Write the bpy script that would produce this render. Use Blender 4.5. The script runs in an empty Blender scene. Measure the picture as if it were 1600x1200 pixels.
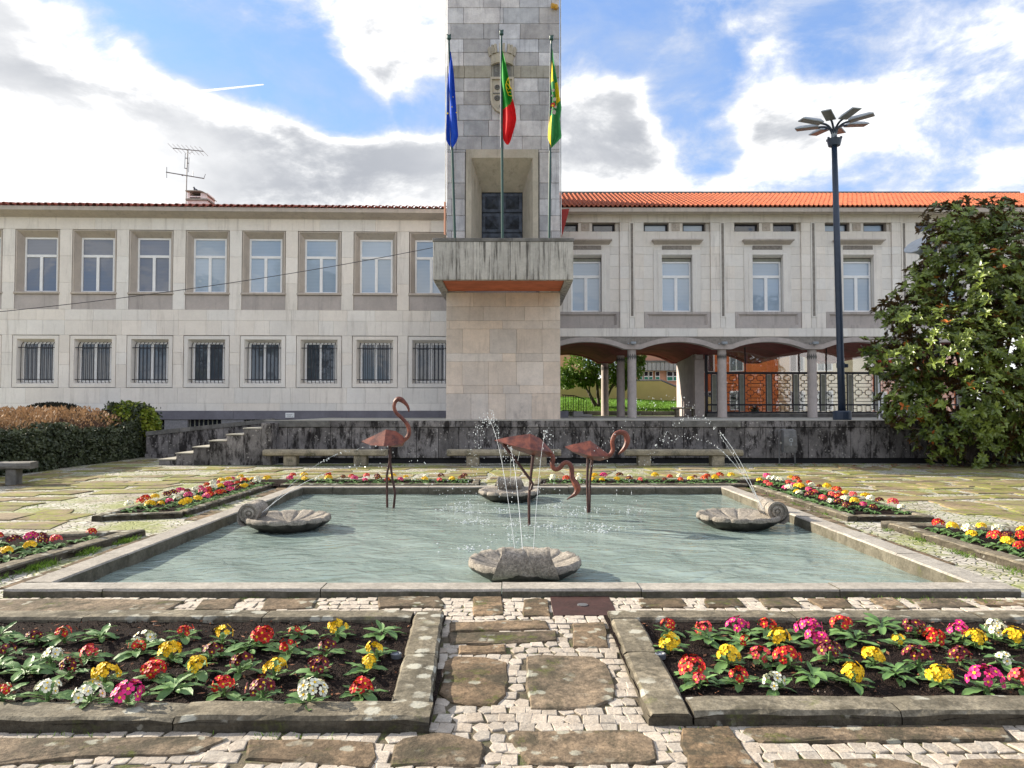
import bpy, math, random
from mathutils import Vector, Matrix
random.seed(7)
R = math.radians
sc = bpy.context.scene
col = sc.collection

# ------------------------------------------------------------------ camera, sky, sun, exposure
F = 1180.0                                   # focal length in pixels of the 1600 wide photograph
PITCH = math.atan(37 / F)
EYE = 1.65
cam_d = bpy.data.cameras.new('camera')
cam_d.sensor_width = 36.0
cam_d.lens = 36.0 * F / 1600.0
cam_d.clip_end = 8000
cam = bpy.data.objects.new('camera', cam_d)
col.objects.link(cam)
cam.location = (0, 0, EYE)
cam.rotation_euler = (math.pi / 2 + PITCH, 0, 0)
sc.camera = cam

SUN_AZ, SUN_EL = R(-67), R(24)               # azimuth from +Y, negative = to the left of the view
sun_d = bpy.data.lights.new('sun', 'SUN')
sun_d.energy = 4.2
sun_d.angle = R(0.6)
sun_d.color = (1.0, 0.90, 0.74)
sun = bpy.data.objects.new('sun', sun_d)
col.objects.link(sun)
sdir = Vector((math.sin(SUN_AZ) * math.cos(SUN_EL), math.cos(SUN_AZ) * math.cos(SUN_EL), math.sin(SUN_EL)))
sun.rotation_euler = sdir.to_track_quat('Z', 'Y').to_euler()
sun.location = (-30, 10, 30)

sc.view_settings.view_transform = 'Standard'
sc.view_settings.look = 'None'
sc.view_settings.exposure = 1.45
sc.view_settings.gamma = 1.0
sc.view_settings.use_curve_mapping = False
sc.render.engine = 'CYCLES'
sc.cycles.max_bounces = 6
sc.cycles.transparent_max_bounces = 12
sc.cycles.caustics_reflective = False
sc.cycles.caustics_refractive = False
sc.cycles.use_denoising = True


class NT:
    """small node helper"""
    def __init__(s, tree):
        s.t = tree

    def n(s, typ, ins=None, **props):
        nd = s.t.nodes.new('ShaderNode' + typ)
        for k, v in props.items():
            setattr(nd, k, v)
        if ins:
            for k, v in ins.items():
                s.put(nd.inputs[k], v)
        return nd

    def put(s, sock, v):
        if isinstance(v, bpy.types.NodeSocket):
            s.t.links.new(v, sock)
        elif isinstance(v, (tuple, list)) and sock.type == 'RGBA' and len(v) == 3:
            sock.default_value = (*v, 1)
        else:
            sock.default_value = v

    def math(s, op, a, b=0.0, c=0.0, clamp=False):
        nd = s.n('Math', {0: a, 1: b, 2: c}, operation=op)
        nd.use_clamp = clamp
        return nd.outputs[0]

    def noise(s, vec, scale, detail=4, rough=.55, dist=0.0):
        nd = s.n('TexNoise', {'Vector': vec, 'Scale': scale, 'Detail': detail, 'Roughness': rough, 'Distortion': dist})
        return nd.outputs[0]

    def vor(s, vec, scale, feature='F1', out=0, rnd=1.0):
        nd = s.n('TexVoronoi', {'Vector': vec, 'Scale': scale, 'Randomness': rnd}, feature=feature)
        return nd.outputs[out]

    def step(s, v, a, b):
        nd = s.n('MapRange', {'Value': v, 'From Min': a, 'From Max': b})
        nd.interpolation_type = 'SMOOTHSTEP'
        return nd.outputs[0]

    def mix(s, f, a, b, mode='MIX'):
        nd = s.n('Mix', data_type='RGBA', blend_type=mode)
        s.put(nd.inputs[0], f)
        s.put(nd.inputs[6], a)
        s.put(nd.inputs[7], b)
        return nd.outputs[2]

    def scale(s, vec, v):
        nd = s.n('VectorMath', {0: vec, 1: v}, operation='MULTIPLY')
        return nd.outputs[0]

    def pos(s):
        return s.n('NewGeometry').outputs['Position']

    def rnd(s):
        return s.n('ObjectInfo').outputs['Random']


# ------------------------------------------------------------------ sky with clouds
w = bpy.data.worlds.new('World')
sc.world = w
w.use_nodes = True
w.node_tree.nodes.clear()
T = NT(w.node_tree)
sky = T.n('TexSky')
sky.sky_type = 'NISHITA'
sky.sun_disc = False
sky.sun_elevation = SUN_EL
sky.sun_rotation = SUN_AZ
sky.air_density = 1.0
sky.dust_density = 0.6
sky.ozone_density = 2.0
dv = T.n('TexCoord').outputs['Generated']
sep = T.n('SeparateXYZ', {0: dv})
az = T.math('ARCTAN2', sep.outputs[0], sep.outputs[1])
el = T.math('ARCSINE', sep.outputs[2])
nv = T.scale(dv, (1.0, 1.0, 1.9))
n_big = T.noise(nv, 2.6, 9, .60, .35)
n_fine = T.noise(nv, 7.0, 9, .62, .25)
n_shade = T.noise(T.n('VectorMath', {0: nv, 1: (3.1, 1.7, 4.2)}, operation='ADD').outputs[0], 3.0, 7, .52, .2)


def blob(u, v, ru, rv, tilt=0.0):
    """soft cloud mass at photo pixel (u, v): 1 in the middle, 0 outside"""
    a0, e0 = math.atan((u - 800) / F), math.atan((637 - v) / F)
    da = T.math('SUBTRACT', az, a0)
    de = T.math('SUBTRACT', el, e0)
    c, s_ = math.cos(tilt), math.sin(tilt)
    x = T.math('DIVIDE', T.math('ADD', T.math('MULTIPLY', da, c), T.math('MULTIPLY', de, s_)), ru / F)
    y = T.math('DIVIDE', T.math('SUBTRACT', T.math('MULTIPLY', de, c), T.math('MULTIPLY', da, s_)), rv / F)
    r2 = T.math('ADD', T.math('MULTIPLY', x, x), T.math('MULTIPLY', y, y))
    return T.math('SUBTRACT', 1.0, T.step(T.math('SQRT', r2), 0.45, 1.2))


# (u, v, half width, half height, tilt, strength): left bank thick, right-hand clouds thin
cloud_blobs = [(80, 268, 300, 135, -.28, .30), (430, 308, 330, 90, -.10, .30), (-150, 230, 300, 170, 0, .28), (640, 275, 150, 75, 0, .28),
               (585, 70, 75, 130, .62, .22), (925, 200, 95, 110, .2, .20), (1010, 290, 220, 55, 0, .12), (1230, 170, 130, 100, 0, .10), (1480, 200, 200, 110, .2, .12), (1650, 260, 200, 120, 0, .12)]
gap_blobs = [(470, 140, 190, 60, -.35, .40), (940, 50, 170, 80, 0, .38), (1080, 130, 85, 100, 0, .36), (1560, 25, 100, 50, 0, .36), (300, 60, 260, 60, -.1, .28), (1110, 240, 70, 50, .3, .26), (660, 165, 70, 65, 0, .36), (1340, 110, 90, 50, 0, .2), (60, 40, 180, 50, 0, .2), (330, 135, 120, 40, -.2, .3), (1250, 40, 120, 50, 0, .2)]
mass = None
for b in cloud_blobs:
    q = T.math('MULTIPLY', blob(*b[:5]), b[5])
    mass = q if mass is None else T.math('MAXIMUM', mass, q)
gap = None
for b in gap_blobs:
    q = T.math('MULTIPLY', blob(*b[:5]), b[5])
    gap = q if gap is None else T.math('MAXIMUM', gap, q)
dens = T.math('ADD', T.math('MULTIPLY', T.math('SUBTRACT', n_big, .5), 0.95), T.math('MULTIPLY_ADD', T.math('SUBTRACT', n_fine, .5), 1.15, .70))
dens = T.math('SUBTRACT', T.math('ADD', dens, mass), gap)
cov = T.step(dens, 0.44, 0.82)
bulk = T.step(dens, 0.60, 0.88)
core = T.step(dens, 0.78, 1.12)
shade = T.step(n_shade, 0.32, 0.68)
grey_amt = T.math('MULTIPLY', core, T.math('ADD', 0.25, T.math('MULTIPLY', shade, 0.75)))
cl = T.mix(bulk, (3.15, 3.3, 3.65), (5.7, 5.65, 5.55))
body = T.step(dens, 0.74, 1.02)
cl = T.mix(T.math('MULTIPLY', body, T.math('MULTIPLY_ADD', shade, .5, .4)), cl, (3.2, 3.25, 3.35))
cl = T.mix(T.math('MULTIPLY', grey_amt, .92), cl, (1.75, 1.85, 2.05))
blue = T.mix(1.0, sky.outputs[0], (0.80, 0.95, 1.10), 'MULTIPLY')
blue = T.mix(0.55, blue, (1.1, 1.7, 3.2))
thin = T.math('MULTIPLY', T.step(n_fine, 0.34, 0.72), 0.50)
blue = T.mix(thin, blue, (2.3, 2.6, 3.15))
colr = T.mix(cov, blue, cl)
bg = T.n('Background', {'Color': colr, 'Strength': 0.1})
out = T.n('OutputWorld', {'Surface': bg.outputs[0]})
w.cycles.sampling_method = 'AUTOMATIC'


# ------------------------------------------------------------------ from photo pixels to places
def ray(u, v):
    y, z = F, 600.0 - v
    c, s_ = math.cos(PITCH), math.sin(PITCH)
    return Vector((u - 800.0, y * c - z * s_, y * s_ + z * c))


def at(u, v, z=0.0):
    d = ray(u, v)
    t = (z - EYE) / d.z
    return Vector((d.x * t, d.y * t, z))


def atY(u, v, Y):
    d = ray(u, v)
    t = Y / d.y
    return Vector((d.x * t, Y, EYE + d.z * t))


# ------------------------------------------------------------------ object helpers
class MB:
    def __init__(s):
        s.v, s.f, s.m = [], [], []

    def add(s, vs, fs, mi=0):
        o = len(s.v)
        s.v.extend([tuple(p) for p in vs])
        for f in fs:
            s.f.append(tuple(i + o for i in f))
            s.m.append(mi)

    def box(s, x0, x1, y0, y1, z0, z1, mi=0, c=0.0):
        """box, optionally with chamfered top and front edges"""
        if c <= 0:
            vs = [(x, y, z) for z in (z0, z1) for y in (y0, y1) for x in (x0, x1)]
            s.add(vs, [(0, 2, 3, 1), (4, 5, 7, 6), (0, 1, 5, 4), (2, 6, 7, 3), (0, 4, 6, 2), (1, 3, 7, 5)], mi)
        else:
            vs = []
            for k in range(2):
                for (sx, sy, sz) in ((c, c, 0), (0, c, c), (c, 0, c)):
                    z = z0 + sz if k == 0 else z1 - sz
                    vs += [(x0 + sx, y0 + sy, z), (x1 - sx, y0 + sy, z), (x1 - sx, y1 - sy, z), (x0 + sx, y1 - sy, z)]
            # groups: 0-3 bottom cap, 4-7 x faces low, 8-11 y faces low, 12-15 top cap, 16-19 x faces high, 20-23 y faces high
            fs = [(3, 2, 1, 0), (12, 13, 14, 15),
                  (8, 9, 21, 20), (10, 11, 23, 22), (4, 16, 19, 7), (5, 6, 18, 17),
                  (12, 20, 21, 13), (14, 22, 23, 15), (13, 17, 18, 14), (15, 19, 16, 12),
                  (0, 1, 9, 8), (2, 3, 11, 10), (1, 2, 6, 5), (3, 0, 4, 7),
                  (4, 8, 20, 16), (9, 5, 17, 21), (6, 10, 22, 18), (11, 7, 19, 23),
                  (0, 8, 4), (1, 5, 9), (2, 10, 6), (3, 7, 11), (12, 16, 20), (13, 21, 17), (14, 18, 22), (15, 23, 19)]
            s.add(vs, fs, mi)

    def prism(s, poly, z0, z1, c=0.0, mi=0, base=False):
        """upright prism over a 2-D outline, with a chamfered top"""
        n = len(poly)
        cx = sum(p[0] for p in poly) / n
        cy = sum(p[1] for p in poly) / n
        vs = [(p[0], p[1], z0) for p in poly]
        if c > 0:
            vs += [(p[0], p[1], z1 - c) for p in poly]
            ins = []
            for p in poly:
                d = math.hypot(p[0] - cx, p[1] - cy) or 1
                k = max(0, 1 - c * 1.3 / d)
                ins.append((cx + (p[0] - cx) * k, cy + (p[1] - cy) * k, z1))
            vs += ins
        else:
            vs += [(p[0], p[1], z1) for p in poly]
        rings = len(vs) // n
        fs = []
        for r in range(rings - 1):
            for i in range(n):
                j = (i + 1) % n
                fs.append((r * n + i, r * n + j, (r + 1) * n + j, (r + 1) * n + i))
        fs.append(tuple(range((rings - 1) * n, rings * n)))
        if base:
            fs.append(tuple(reversed(range(n))))
        s.add(vs, fs, mi)

    def tube(s, pts, rad, n=8, mi=0, caps=True):
        pts = [Vector(p) for p in pts]
        if not isinstance(rad, (list, tuple)):
            rad = [rad] * len(pts)
        vs, fs = [], []
        up = Vector((0.13, 0.21, 1)).normalized()
        prev = None
        for i, p in enumerate(pts):
            a = pts[max(i - 1, 0)]
            b = pts[min(i + 1, len(pts) - 1)]
            d = (b - a)
            d = d.normalized() if d.length > 1e-9 else Vector((0, 0, 1))
            if prev is None:
                x = d.cross(up)
                if x.length < 1e-3:
                    x = d.cross(Vector((1, 0, 0)))
            else:
                x = prev - d * prev.dot(d)
            x.normalize()
            prev = x
            y = d.cross(x)
            for k in range(n):
                a_ = 2 * math.pi * k / n
                vs.append(p + (x * math.cos(a_) + y * math.sin(a_)) * rad[i])
        for i in range(len(pts) - 1):
            for k in range(n):
                j = (k + 1) % n
                fs.append((i * n + k, i * n + j, (i + 1) * n + j, (i + 1) * n + k))
        if caps:
            fs.append(tuple(reversed(range(n))))
            fs.append(tuple(range((len(pts) - 1) * n, len(pts) * n)))
        s.add(vs, fs, mi)

    def lathe(s, prof, n=16, cx=0, cy=0, mi=0, a0=0.0, a1=2 * math.pi):
        full = abs(a1 - a0 - 2 * math.pi) < 1e-6
        m = n if full else n + 1
        vs, fs = [], []
        for (r, z) in prof:
            for k in range(m):
                a = a0 + (a1 - a0) * k / n
                vs.append((cx + r * math.cos(a), cy + r * math.sin(a), z))
        for i in range(len(prof) - 1):
            for k in range(n):
                j = (k + 1) % m
                fs.append((i * m + k, i * m + j, (i + 1) * m + j, (i + 1) * m + k))
        s.add(vs, fs, mi)

    def ring(s, outer, inner, mi=0):
        """faces between two loops of the same number of 3-D points"""
        n = len(outer)
        s.add(list(outer) + list(inner), [(i, (i + 1) % n, n + (i + 1) % n, n + i) for i in range(n)], mi)

    def mesh(s, name, mats, smooth=False):
        me = bpy.data.meshes.new(name)
        me.from_pydata(s.v, [], s.f)
        if not isinstance(mats, (list, tuple)):
            mats = [mats]
        for m in mats:
            me.materials.append(m)
        if len(mats) > 1:
            me.polygons.foreach_set('material_index', s.m)
        if smooth:
            me.polygons.foreach_set('use_smooth', [True] * len(me.polygons))
        me.update()
        return me

    def build(s, name, mats, parent=None, loc=(0, 0, 0), rz=0.0, smooth=False):
        return place(name, s.mesh(name, mats, smooth), parent, loc, rz)


def place(name, me, parent=None, loc=(0, 0, 0), rz=0.0, scale=None, rot=None):
    o = bpy.data.objects.new(name, me)
    col.objects.link(o)
    o.parent = parent
    o.location = loc
    o.rotation_euler = rot if rot is not None else (0, 0, rz)
    if scale is not None:
        o.scale = scale if isinstance(scale, (tuple, list, Vector)) else (scale, scale, scale)
    return o


def tag(o, label, cat, group=None):
    o['label'] = label
    o['category'] = cat
    if group:
        o['group'] = group
    return o


def thing(name, label, cat, loc=(0, 0, 0), rz=0.0, group=None):
    o = place(name, None, None, loc, rz)
    return tag(o, label, cat, group)


def struct(o):
    o['kind'] = 'structure'
    return o


def stuff(o):
    o['kind'] = 'stuff'
    return o


ORD = ['', 'first', 'second', 'third', 'fourth', 'fifth', 'sixth', 'seventh', 'eighth', 'ninth', 'tenth', 'eleventh', 'twelfth', 'thirteenth',
       'fourteenth', 'fifteenth', 'sixteenth', 'seventeenth', 'eighteenth', 'nineteenth', 'twentieth', 'twenty-first', 'twenty-second']


def inpoly(x, y, poly):
    c = False
    j = len(poly) - 1
    for i in range(len(poly)):
        xi, yi = poly[i][0], poly[i][1]
        xj, yj = poly[j][0], poly[j][1]
        if (yi > y) != (yj > y) and x < (xj - xi) * (y - yi) / (yj - yi) + xi:
            c = not c
        j = i
    return c


def grow(poly, d):
    n = len(poly)
    cx = sum(p[0] for p in poly) / n
    cy = sum(p[1] for p in poly) / n
    out = []
    for p in poly:
        l = math.hypot(p[0] - cx, p[1] - cy) or 1
        out.append((cx + (p[0] - cx) * (1 + d / l), cy + (p[1] - cy) * (1 + d / l)))
    return out


def spline(pts, n=6):
    """Catmull-Rom through 3-D points"""
    P = [Vector(p) for p in pts]
    P = [P[0] * 2 - P[1]] + P + [P[-1] * 2 - P[-2]]
    out = []
    for i in range(1, len(P) - 2):
        for k in range(n):
            t = k / n
            a, b, c, d = P[i - 1], P[i], P[i + 1], P[i + 2]
            out.append(0.5 * ((2 * b) + (c - a) * t + (2 * a - 5 * b + 4 * c - d) * t * t + (3 * b - a - 3 * c + d) * t ** 3))
    out.append(P[-2])
    return out


# ------------------------------------------------------------------ materials
def newmat(name):
    m = bpy.data.materials.new(name)
    m.use_nodes = True
    m.node_tree.nodes.clear()
    t = NT(m.node_tree)
    b = t.n('BsdfPrincipled')
    o = t.n('OutputMaterial', {'Surface': b.outputs[0]})
    return m, t, b


def plain(name, c, rough=.6, spec=.4, metal=0.0, var=.12, nscale=6.0, bump=0.0, bscale=60.0):
    m, t, b = newmat(name)
    p = t.pos()
    n = t.noise(p, nscale, 4)
    cc = t.mix(t.step(n, .3, .7), tuple(x * (1 - var) for x in c), tuple(min(1, x * (1 + var)) for x in c))
    t.put(b.inputs['Base Color'], cc)
    b.inputs['Roughness'].default_value = rough
    b.inputs['Specular IOR Level'].default_value = spec
    b.inputs['Metallic'].default_value = metal
    if bump:
        bp = t.n('Bump', {'Height': t.noise(p, bscale, 3), 'Strength': bump, 'Distance': .01})
        t.put(b.inputs['Normal'], bp.outputs[0])
    return m


def stone(name, c1, c2, scale=2.0, grain=.15, gscale=90.0, tint=.12, warm=0.0, streak=None, streak_amt=.5, stain=None, stain_rng=(.55, .7), stain_scale=1.5,
          lichen=None, lichen_scale=9.0, lichen_r=.28, lichen_amt=.8, moss=None, moss_rng=(.55, .7), moss_scale=2.5, streak_rng=(.50, .72), streak_scale=(5.0, 5.0, .45), stain_vec=(1, 1, 1), rough=.9, bump=.35, bscale=40.0, spec=.14, topmoss=False):
    """weathered stone: two tones, per-piece tint, grain, vertical streaks, dark stains, lichen discs, moss"""
    m, t, b = newmat(name)
    p = t.pos()
    r = t.rnd()
    base = t.mix(t.step(t.noise(p, scale, 10, .68), .34, .66), c1, c2)
    fine = t.step(t.noise(p, scale * 7, 8, .75), .36, .64)
    base = t.mix(t.math('MULTIPLY', fine, grain), base, tuple(x * .45 for x in c2))
    if tint:
        k = t.math('ADD', 1 - tint, t.math('MULTIPLY', r, 2 * tint))
        kk = t.n('CombineXYZ', {0: k, 1: k, 2: k}).outputs[0]
        base = t.mix(1.0, base, kk, 'MULTIPLY')
    if warm:
        r2 = t.math('FRACT', t.math('MULTIPLY', r, 17.3))
        base = t.mix(t.math('MULTIPLY', r2, warm), base, t.mix(1.0, base, (1.18, .96, .74), 'MULTIPLY'))
    g = t.noise(p, gscale, 3, .7)
    gk = t.math('ADD', 1 - grain, t.math('MULTIPLY', g, 2 * grain))
    base = t.mix(1.0, base, t.n('CombineXYZ', {0: gk, 1: gk, 2: gk}).outputs[0], 'MULTIPLY')
    if streak:
        sv = t.noise(t.scale(p, streak_scale), 1.0, 8, .7)
        base = t.mix(t.math('MULTIPLY', t.step(sv, *streak_rng), streak_amt), base, streak)
    if stain:
        sv = t.noise(t.scale(p, stain_vec), stain_scale, 10, .74, .3)
        base = t.mix(t.math('MULTIPLY', t.step(sv, *stain_rng), .9), base, stain)
    if lichen:
        wv = t.n('VectorMath', {0: p, 1: t.n('VectorMath', {0: t.n('TexNoise', {'Vector': p, 'Scale': 9.0}).outputs[1], 1: (.06, .06, .06)}, operation='MULTIPLY').outputs[0]}, operation='ADD').outputs[0]
        vd = t.vor(wv, lichen_scale)
        vd = t.math('MULTIPLY_ADD', t.math('SUBTRACT', t.noise(p, 26, 6, .75), .5), .55, vd)
        lm = t.step(vd, lichen_r, lichen_r - .10)
        gate = t.step(t.noise(p, 2.1, 4), .44, .56)
        lm = t.math('MULTIPLY', t.math('MULTIPLY', lm, gate), lichen_amt)
        base = t.mix(lm, base, lichen)
    if moss:
        mv = t.noise(p, moss_scale, 8, .7, .3)
        mk = t.math('MULTIPLY', t.step(mv, *moss_rng), t.step(t.noise(p, moss_scale * 9, 6, .7), .36, .60))
        base = t.mix(t.math('MULTIPLY', mk, .9), base, moss)
    t.put(b.inputs['Base Color'], base)
    b.inputs['Roughness'].default_value = rough
    b.inputs['Specular IOR Level'].default_value = spec
    h = t.math('ADD', t.noise(p, bscale, 6, .65), t.math('MULTIPLY', t.noise(p, bscale * .22, 4), 1.5))
    bp = t.n('Bump', {'Height': h, 'Strength': bump, 'Distance': .012})
    t.put(b.inputs['Normal'], bp.outputs[0])
    return m


M = {}
M['facade'] = stone('pale_limestone', (.85, .815, .765), (.79, .755, .71), 1.2, .08, 60, .05, .18, streak=(.38, .34, .30), streak_amt=.42, rough=.9, bump=.12)
M['facade_field'] = stone('pale_limestone_field', (.83, .795, .745), (.77, .735, .69), 1.2, .08, 60, .05, .12, streak=(.32, .29, .27), streak_amt=.25, rough=.9, bump=.12)
M['surround'] = stone('grey_stone_surround', (.55, .49, .43), (.47, .42, .375), 1.6, .1, 70, .05, .1, streak=(.22, .19, .17), streak_amt=.4, bump=.15)
M['apron'] = stone('grey_stone_apron', (.52, .47, .445), (.45, .41, .39), 1.6, .12, 70, .06, .05, streak=(.20, .18, .17), streak_amt=.45, bump=.2)
M['rough_band'] = stone('rough_grey_stone', (.36, .33, .30), (.24, .22, .20), 9, .3, 40, .05, .1, bump=.8, bscale=30)
M['plinth'] = stone('slate_grey_plinth', (.20, .195, .225), (.155, .15, .175), 1.5, .12, 80, .1, .0, bump=.12, rough=.7)
M['base_wall'] = stone('rough_basement_stone', (.30, .295, .31), (.22, .215, .23), 14, .3, 60, .05, .0, bump=.7)
M['tower_up'] = stone('grey_tower_stone', (.56, .565, .595), (.40, .40, .43), 2.2, .14, 50, .28, .3, streak=(.11, .11, .13), streak_amt=.5, stain=(.42, .42, .43), stain_rng=(.6, .75), stain_scale=1.9, bump=.3, rough=.7, spec=.35)
M['tower_low'] = stone('beige_tower_stone', (.74, .67, .60), (.63, .575, .52), 1.6, .14, 50, .12, .4, streak=(.28, .23, .19), streak_amt=.35, stain=(.33, .29, .27), stain_rng=(.58, .78), stain_scale=1.2, bump=.3)
M['band_stone'] = stone('lichen_grey_band', (.40, .375, .325), (.31, .29, .25), 2.5, .15, 60, .08, .2, streak=(.05, .045, .04), streak_amt=.6, bump=.3)
M['portal'] = stone('portal_stone', (.52, .47, .39), (.43, .39, .32), 2, .12, 60, .05, .1, streak=(.15, .135, .11), streak_amt=.5, bump=.2)
M['balcony'] = stone('drip_stained_concrete', (.54, .52, .485), (.43, .41, .38), 2.2, .18, 60, .08, .1, streak=(.05, .045, .04), streak_amt=.9, streak_rng=(.47, .66), streak_scale=(8.0, 8.0, .5), bump=.4)
M['coping'] = stone('dark_coping', (.22, .21, .20), (.13, .125, .115), 3, .2, 60, .1, .0, stain=(.34, .33, .3), stain_rng=(.58, .7), bump=.4)
M['soffit'] = plain('orange_soffit_paint', (.56, .16, .075), .8, .2, var=.15, nscale=2)
M['blackwall'] = stone('black_stained_stone', (.26, .24, .235), (.14, .13, .128), 1.6, .25, 50, .25, .0, stain=(.014, .012, .012), stain_rng=(.45, .60), stain_scale=2.9, stain_vec=(1.5, 1.5, .55), lichen=(.46, .43, .40), lichen_scale=9.0, lichen_r=.26, lichen_amt=.6, bump=.5, bscale=25)
M['step_top'] = stone('pale_step_stone', (.44, .42, .37), (.36, .34, .29), 2, .15, 60, .06, .1, moss=(.16, .17, .05), moss_rng=(.55, .72), bump=.3)
M['terrace'] = stone('pale_terrace_paving', (.46, .45, .41), (.38, .375, .34), .8, .12, 40, .05, .1, moss=(.20, .22, .07), moss_rng=(.52, .68), moss_scale=.9, bump=.2)
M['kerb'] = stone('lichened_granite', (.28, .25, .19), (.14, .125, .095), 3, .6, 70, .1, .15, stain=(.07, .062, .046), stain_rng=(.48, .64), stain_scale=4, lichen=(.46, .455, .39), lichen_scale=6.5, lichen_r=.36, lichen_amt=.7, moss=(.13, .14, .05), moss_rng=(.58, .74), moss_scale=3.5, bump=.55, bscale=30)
M['kerb_side_shade'] = stone('shade_painted_mossy_kerb_side', (.11, .095, .07), (.05, .043, .033), 4, .4, 60, .1, 0, stain=(.045, .04, .032), stain_rng=(.5, .66), stain_scale=5, lichen=(.34, .33, .28), lichen_scale=9, lichen_r=.2, lichen_amt=.5, moss=(.09, .10, .03), moss_rng=(.54, .7), moss_scale=4, bump=.7, bscale=30)  # shade of the outer kerb faces mixed into the colour, under the moss
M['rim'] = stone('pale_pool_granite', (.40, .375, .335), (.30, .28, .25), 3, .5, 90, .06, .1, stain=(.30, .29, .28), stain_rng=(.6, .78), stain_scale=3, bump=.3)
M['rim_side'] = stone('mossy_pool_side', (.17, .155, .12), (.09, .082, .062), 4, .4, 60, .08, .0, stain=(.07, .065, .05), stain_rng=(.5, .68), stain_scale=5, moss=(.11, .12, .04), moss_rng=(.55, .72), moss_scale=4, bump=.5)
M['basin'] = stone('grey_basin_wall', (.30, .305, .31), (.24, .245, .25), 3, .15, 80, .05, .0, bump=.25)
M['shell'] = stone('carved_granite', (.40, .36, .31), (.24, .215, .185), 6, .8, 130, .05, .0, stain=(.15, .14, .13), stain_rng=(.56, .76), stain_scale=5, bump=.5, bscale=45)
M['shell_under'] = stone('dark_granite_underside', (.09, .08, .07), (.035, .032, .028), 5, .25, 80, .05, .0, stain=(.02, .02, .018), stain_rng=(.48, .65), stain_scale=4, bump=.4, rough=.5)  # darker granite for the underside of the shell basins
M['slab'] = stone('mossy_schist_slab', (.26, .20, .14), (.095, .078, .058), 2.9, .6, 60, .26, .55, stain=(.06, .052, .036), stain_rng=(.48, .62), stain_scale=3.4, lichen=(.40, .40, .33), lichen_scale=8, lichen_r=.32, lichen_amt=.6, moss=(.085, .10, .02), moss_rng=(.54, .66), moss_scale=2.9, bump=1.0, bscale=18)
M['slab_far'] = stone('plaza_schist_slab', (.30, .24, .16), (.155, .125, .088), 1.5, .4, 40, .24, .35, moss=(.20, .22, .04), moss_rng=(.42, .56), moss_scale=1.1, bump=.8, bscale=12)
M['cobble'] = stone('pale_limestone_cobble', (.47, .43, .375), (.36, .32, .275), 8, .35, 70, .16, .25, stain=(.34, .31, .27), stain_rng=(.58, .75), stain_scale=7, bump=.5, bscale=45)
M['bench'] = stone('weathered_bench_granite', (.44, .385, .28), (.27, .235, .175), 3, .4, 60, .08, .1, stain=(.09, .085, .08), stain_rng=(.5, .68), stain_scale=2.5, moss=(.16, .15, .05), moss_rng=(.56, .7), bump=.5)
M['roof'] = stone('terracotta_tiles', (.46, .135, .065), (.33, .095, .05), 4, .15, 30, .1, .0, stain=(.18, .07, .05), stain_rng=(.50, .70), stain_scale=2, bump=.2, rough=.75)
M['roof_dark'] = stone('dull_red_tiles', (.40, .14, .10), (.26, .10, .075), 5, .2, 30, .18, .0, stain=(.13, .085, .075), stain_rng=(.52, .7), stain_scale=4, bump=.2)
M['white_frame'] = plain('white_window_paint', (.86, .86, .86), .4, .4, var=.04)
M['bar'] = plain('dark_iron', (.025, .024, .032), .5, .4)
M['dark'] = plain('dark_interior', (.02, .02, .022), .8, .2)
M['vault'] = plain('dark_red_vault_paint', (.20, .045, .045), .8, .2, var=.25, nscale=1.5)
M['column'] = stone('granite_column', (.54, .48, .45), (.46, .41, .385), 6, .2, 90, .05, .1, bump=.3)
M['room'] = plain('dark_plaster', (.42, .37, .36), .9, .1, var=.15, nscale=2)
M['door'] = plain('weathered_bronze', (.045, .055, .075), .5, .5, metal=.35, var=.45, nscale=5, bump=.3)
M['pole_green'] = plain('dark_green_paint', (.012, .055, .045), .35, .5)
M['steel'] = plain('pale_steel', (.55, .55, .52), .35, .5, metal=.6)
M['navy'] = plain('navy_lamp_paint', (.022, .036, .065), .38, .5, var=.1)
M['lamp_grey'] = plain('grey_lamp_shell', (.30, .33, .36), .4, .5)
M['lamp_lens'] = plain('lamp_underside', (.16, .16, .15), .3, .5, var=.25, nscale=20)
M['pink_plaster'] = plain('pinkish_white_plaster', (.82, .72, .70), .85, .2, var=.08)
M['antenna'] = plain('galvanised_tube', (.20, .20, .21), .5, .5, metal=.5)
M['pigeon'] = plain('slate_feathers', (.05, .055, .08), .7, .2, var=.3, nscale=40)
M['gold'] = plain('yellow_lamp_glass', (.55, .30, .03), .4, .4)
M['red_paint'] = plain('red_eave_paint', (.33, .035, .03), .6, .3)
M['yellow_wall'] = plain('cream_yellow_render', (.70, .52, .24), .9, .1, var=.06, nscale=1)
M['salmon'] = plain('salmon_render', (.62, .33, .23), .9, .1, var=.06, nscale=1)
M['concrete'] = stone('pale_ribbed_concrete', (.46, .45, .44), (.38, .37, .36), 1, .1, 30, .05, .0, streak=(.2, .19, .18), streak_amt=.5)
M['green_panel'] = plain('green_panel', (.02, .20, .13), .5, .4)
M['orange_wall'] = plain('orange_render', (.72, .20, .07), .9, .1, var=.06, nscale=.5)
M['cream_wall'] = plain('cream_render', (.82, .70, .47), .9, .1, var=.06, nscale=.5)
M['olive_panel'] = plain('olive_grey_panel', (.24, .24, .19), .5, .4)
M['soil'] = None
M['plate'] = plain('white_plaque', (.78, .79, .80), .4, .4, var=.02)
M['ink'] = plain('grey_lettering', (.22, .23, .26), .6, .3)
M['iron_rib'] = plain('worn_iron_rib', (.22, .13, .11), .5, .4)
M['iron_cover'] = stone('rusty_iron_cover', (.07, .036, .032), (.045, .025, .022), 8, .2, 80, .05, .0, bump=.3, rough=.6)
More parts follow.
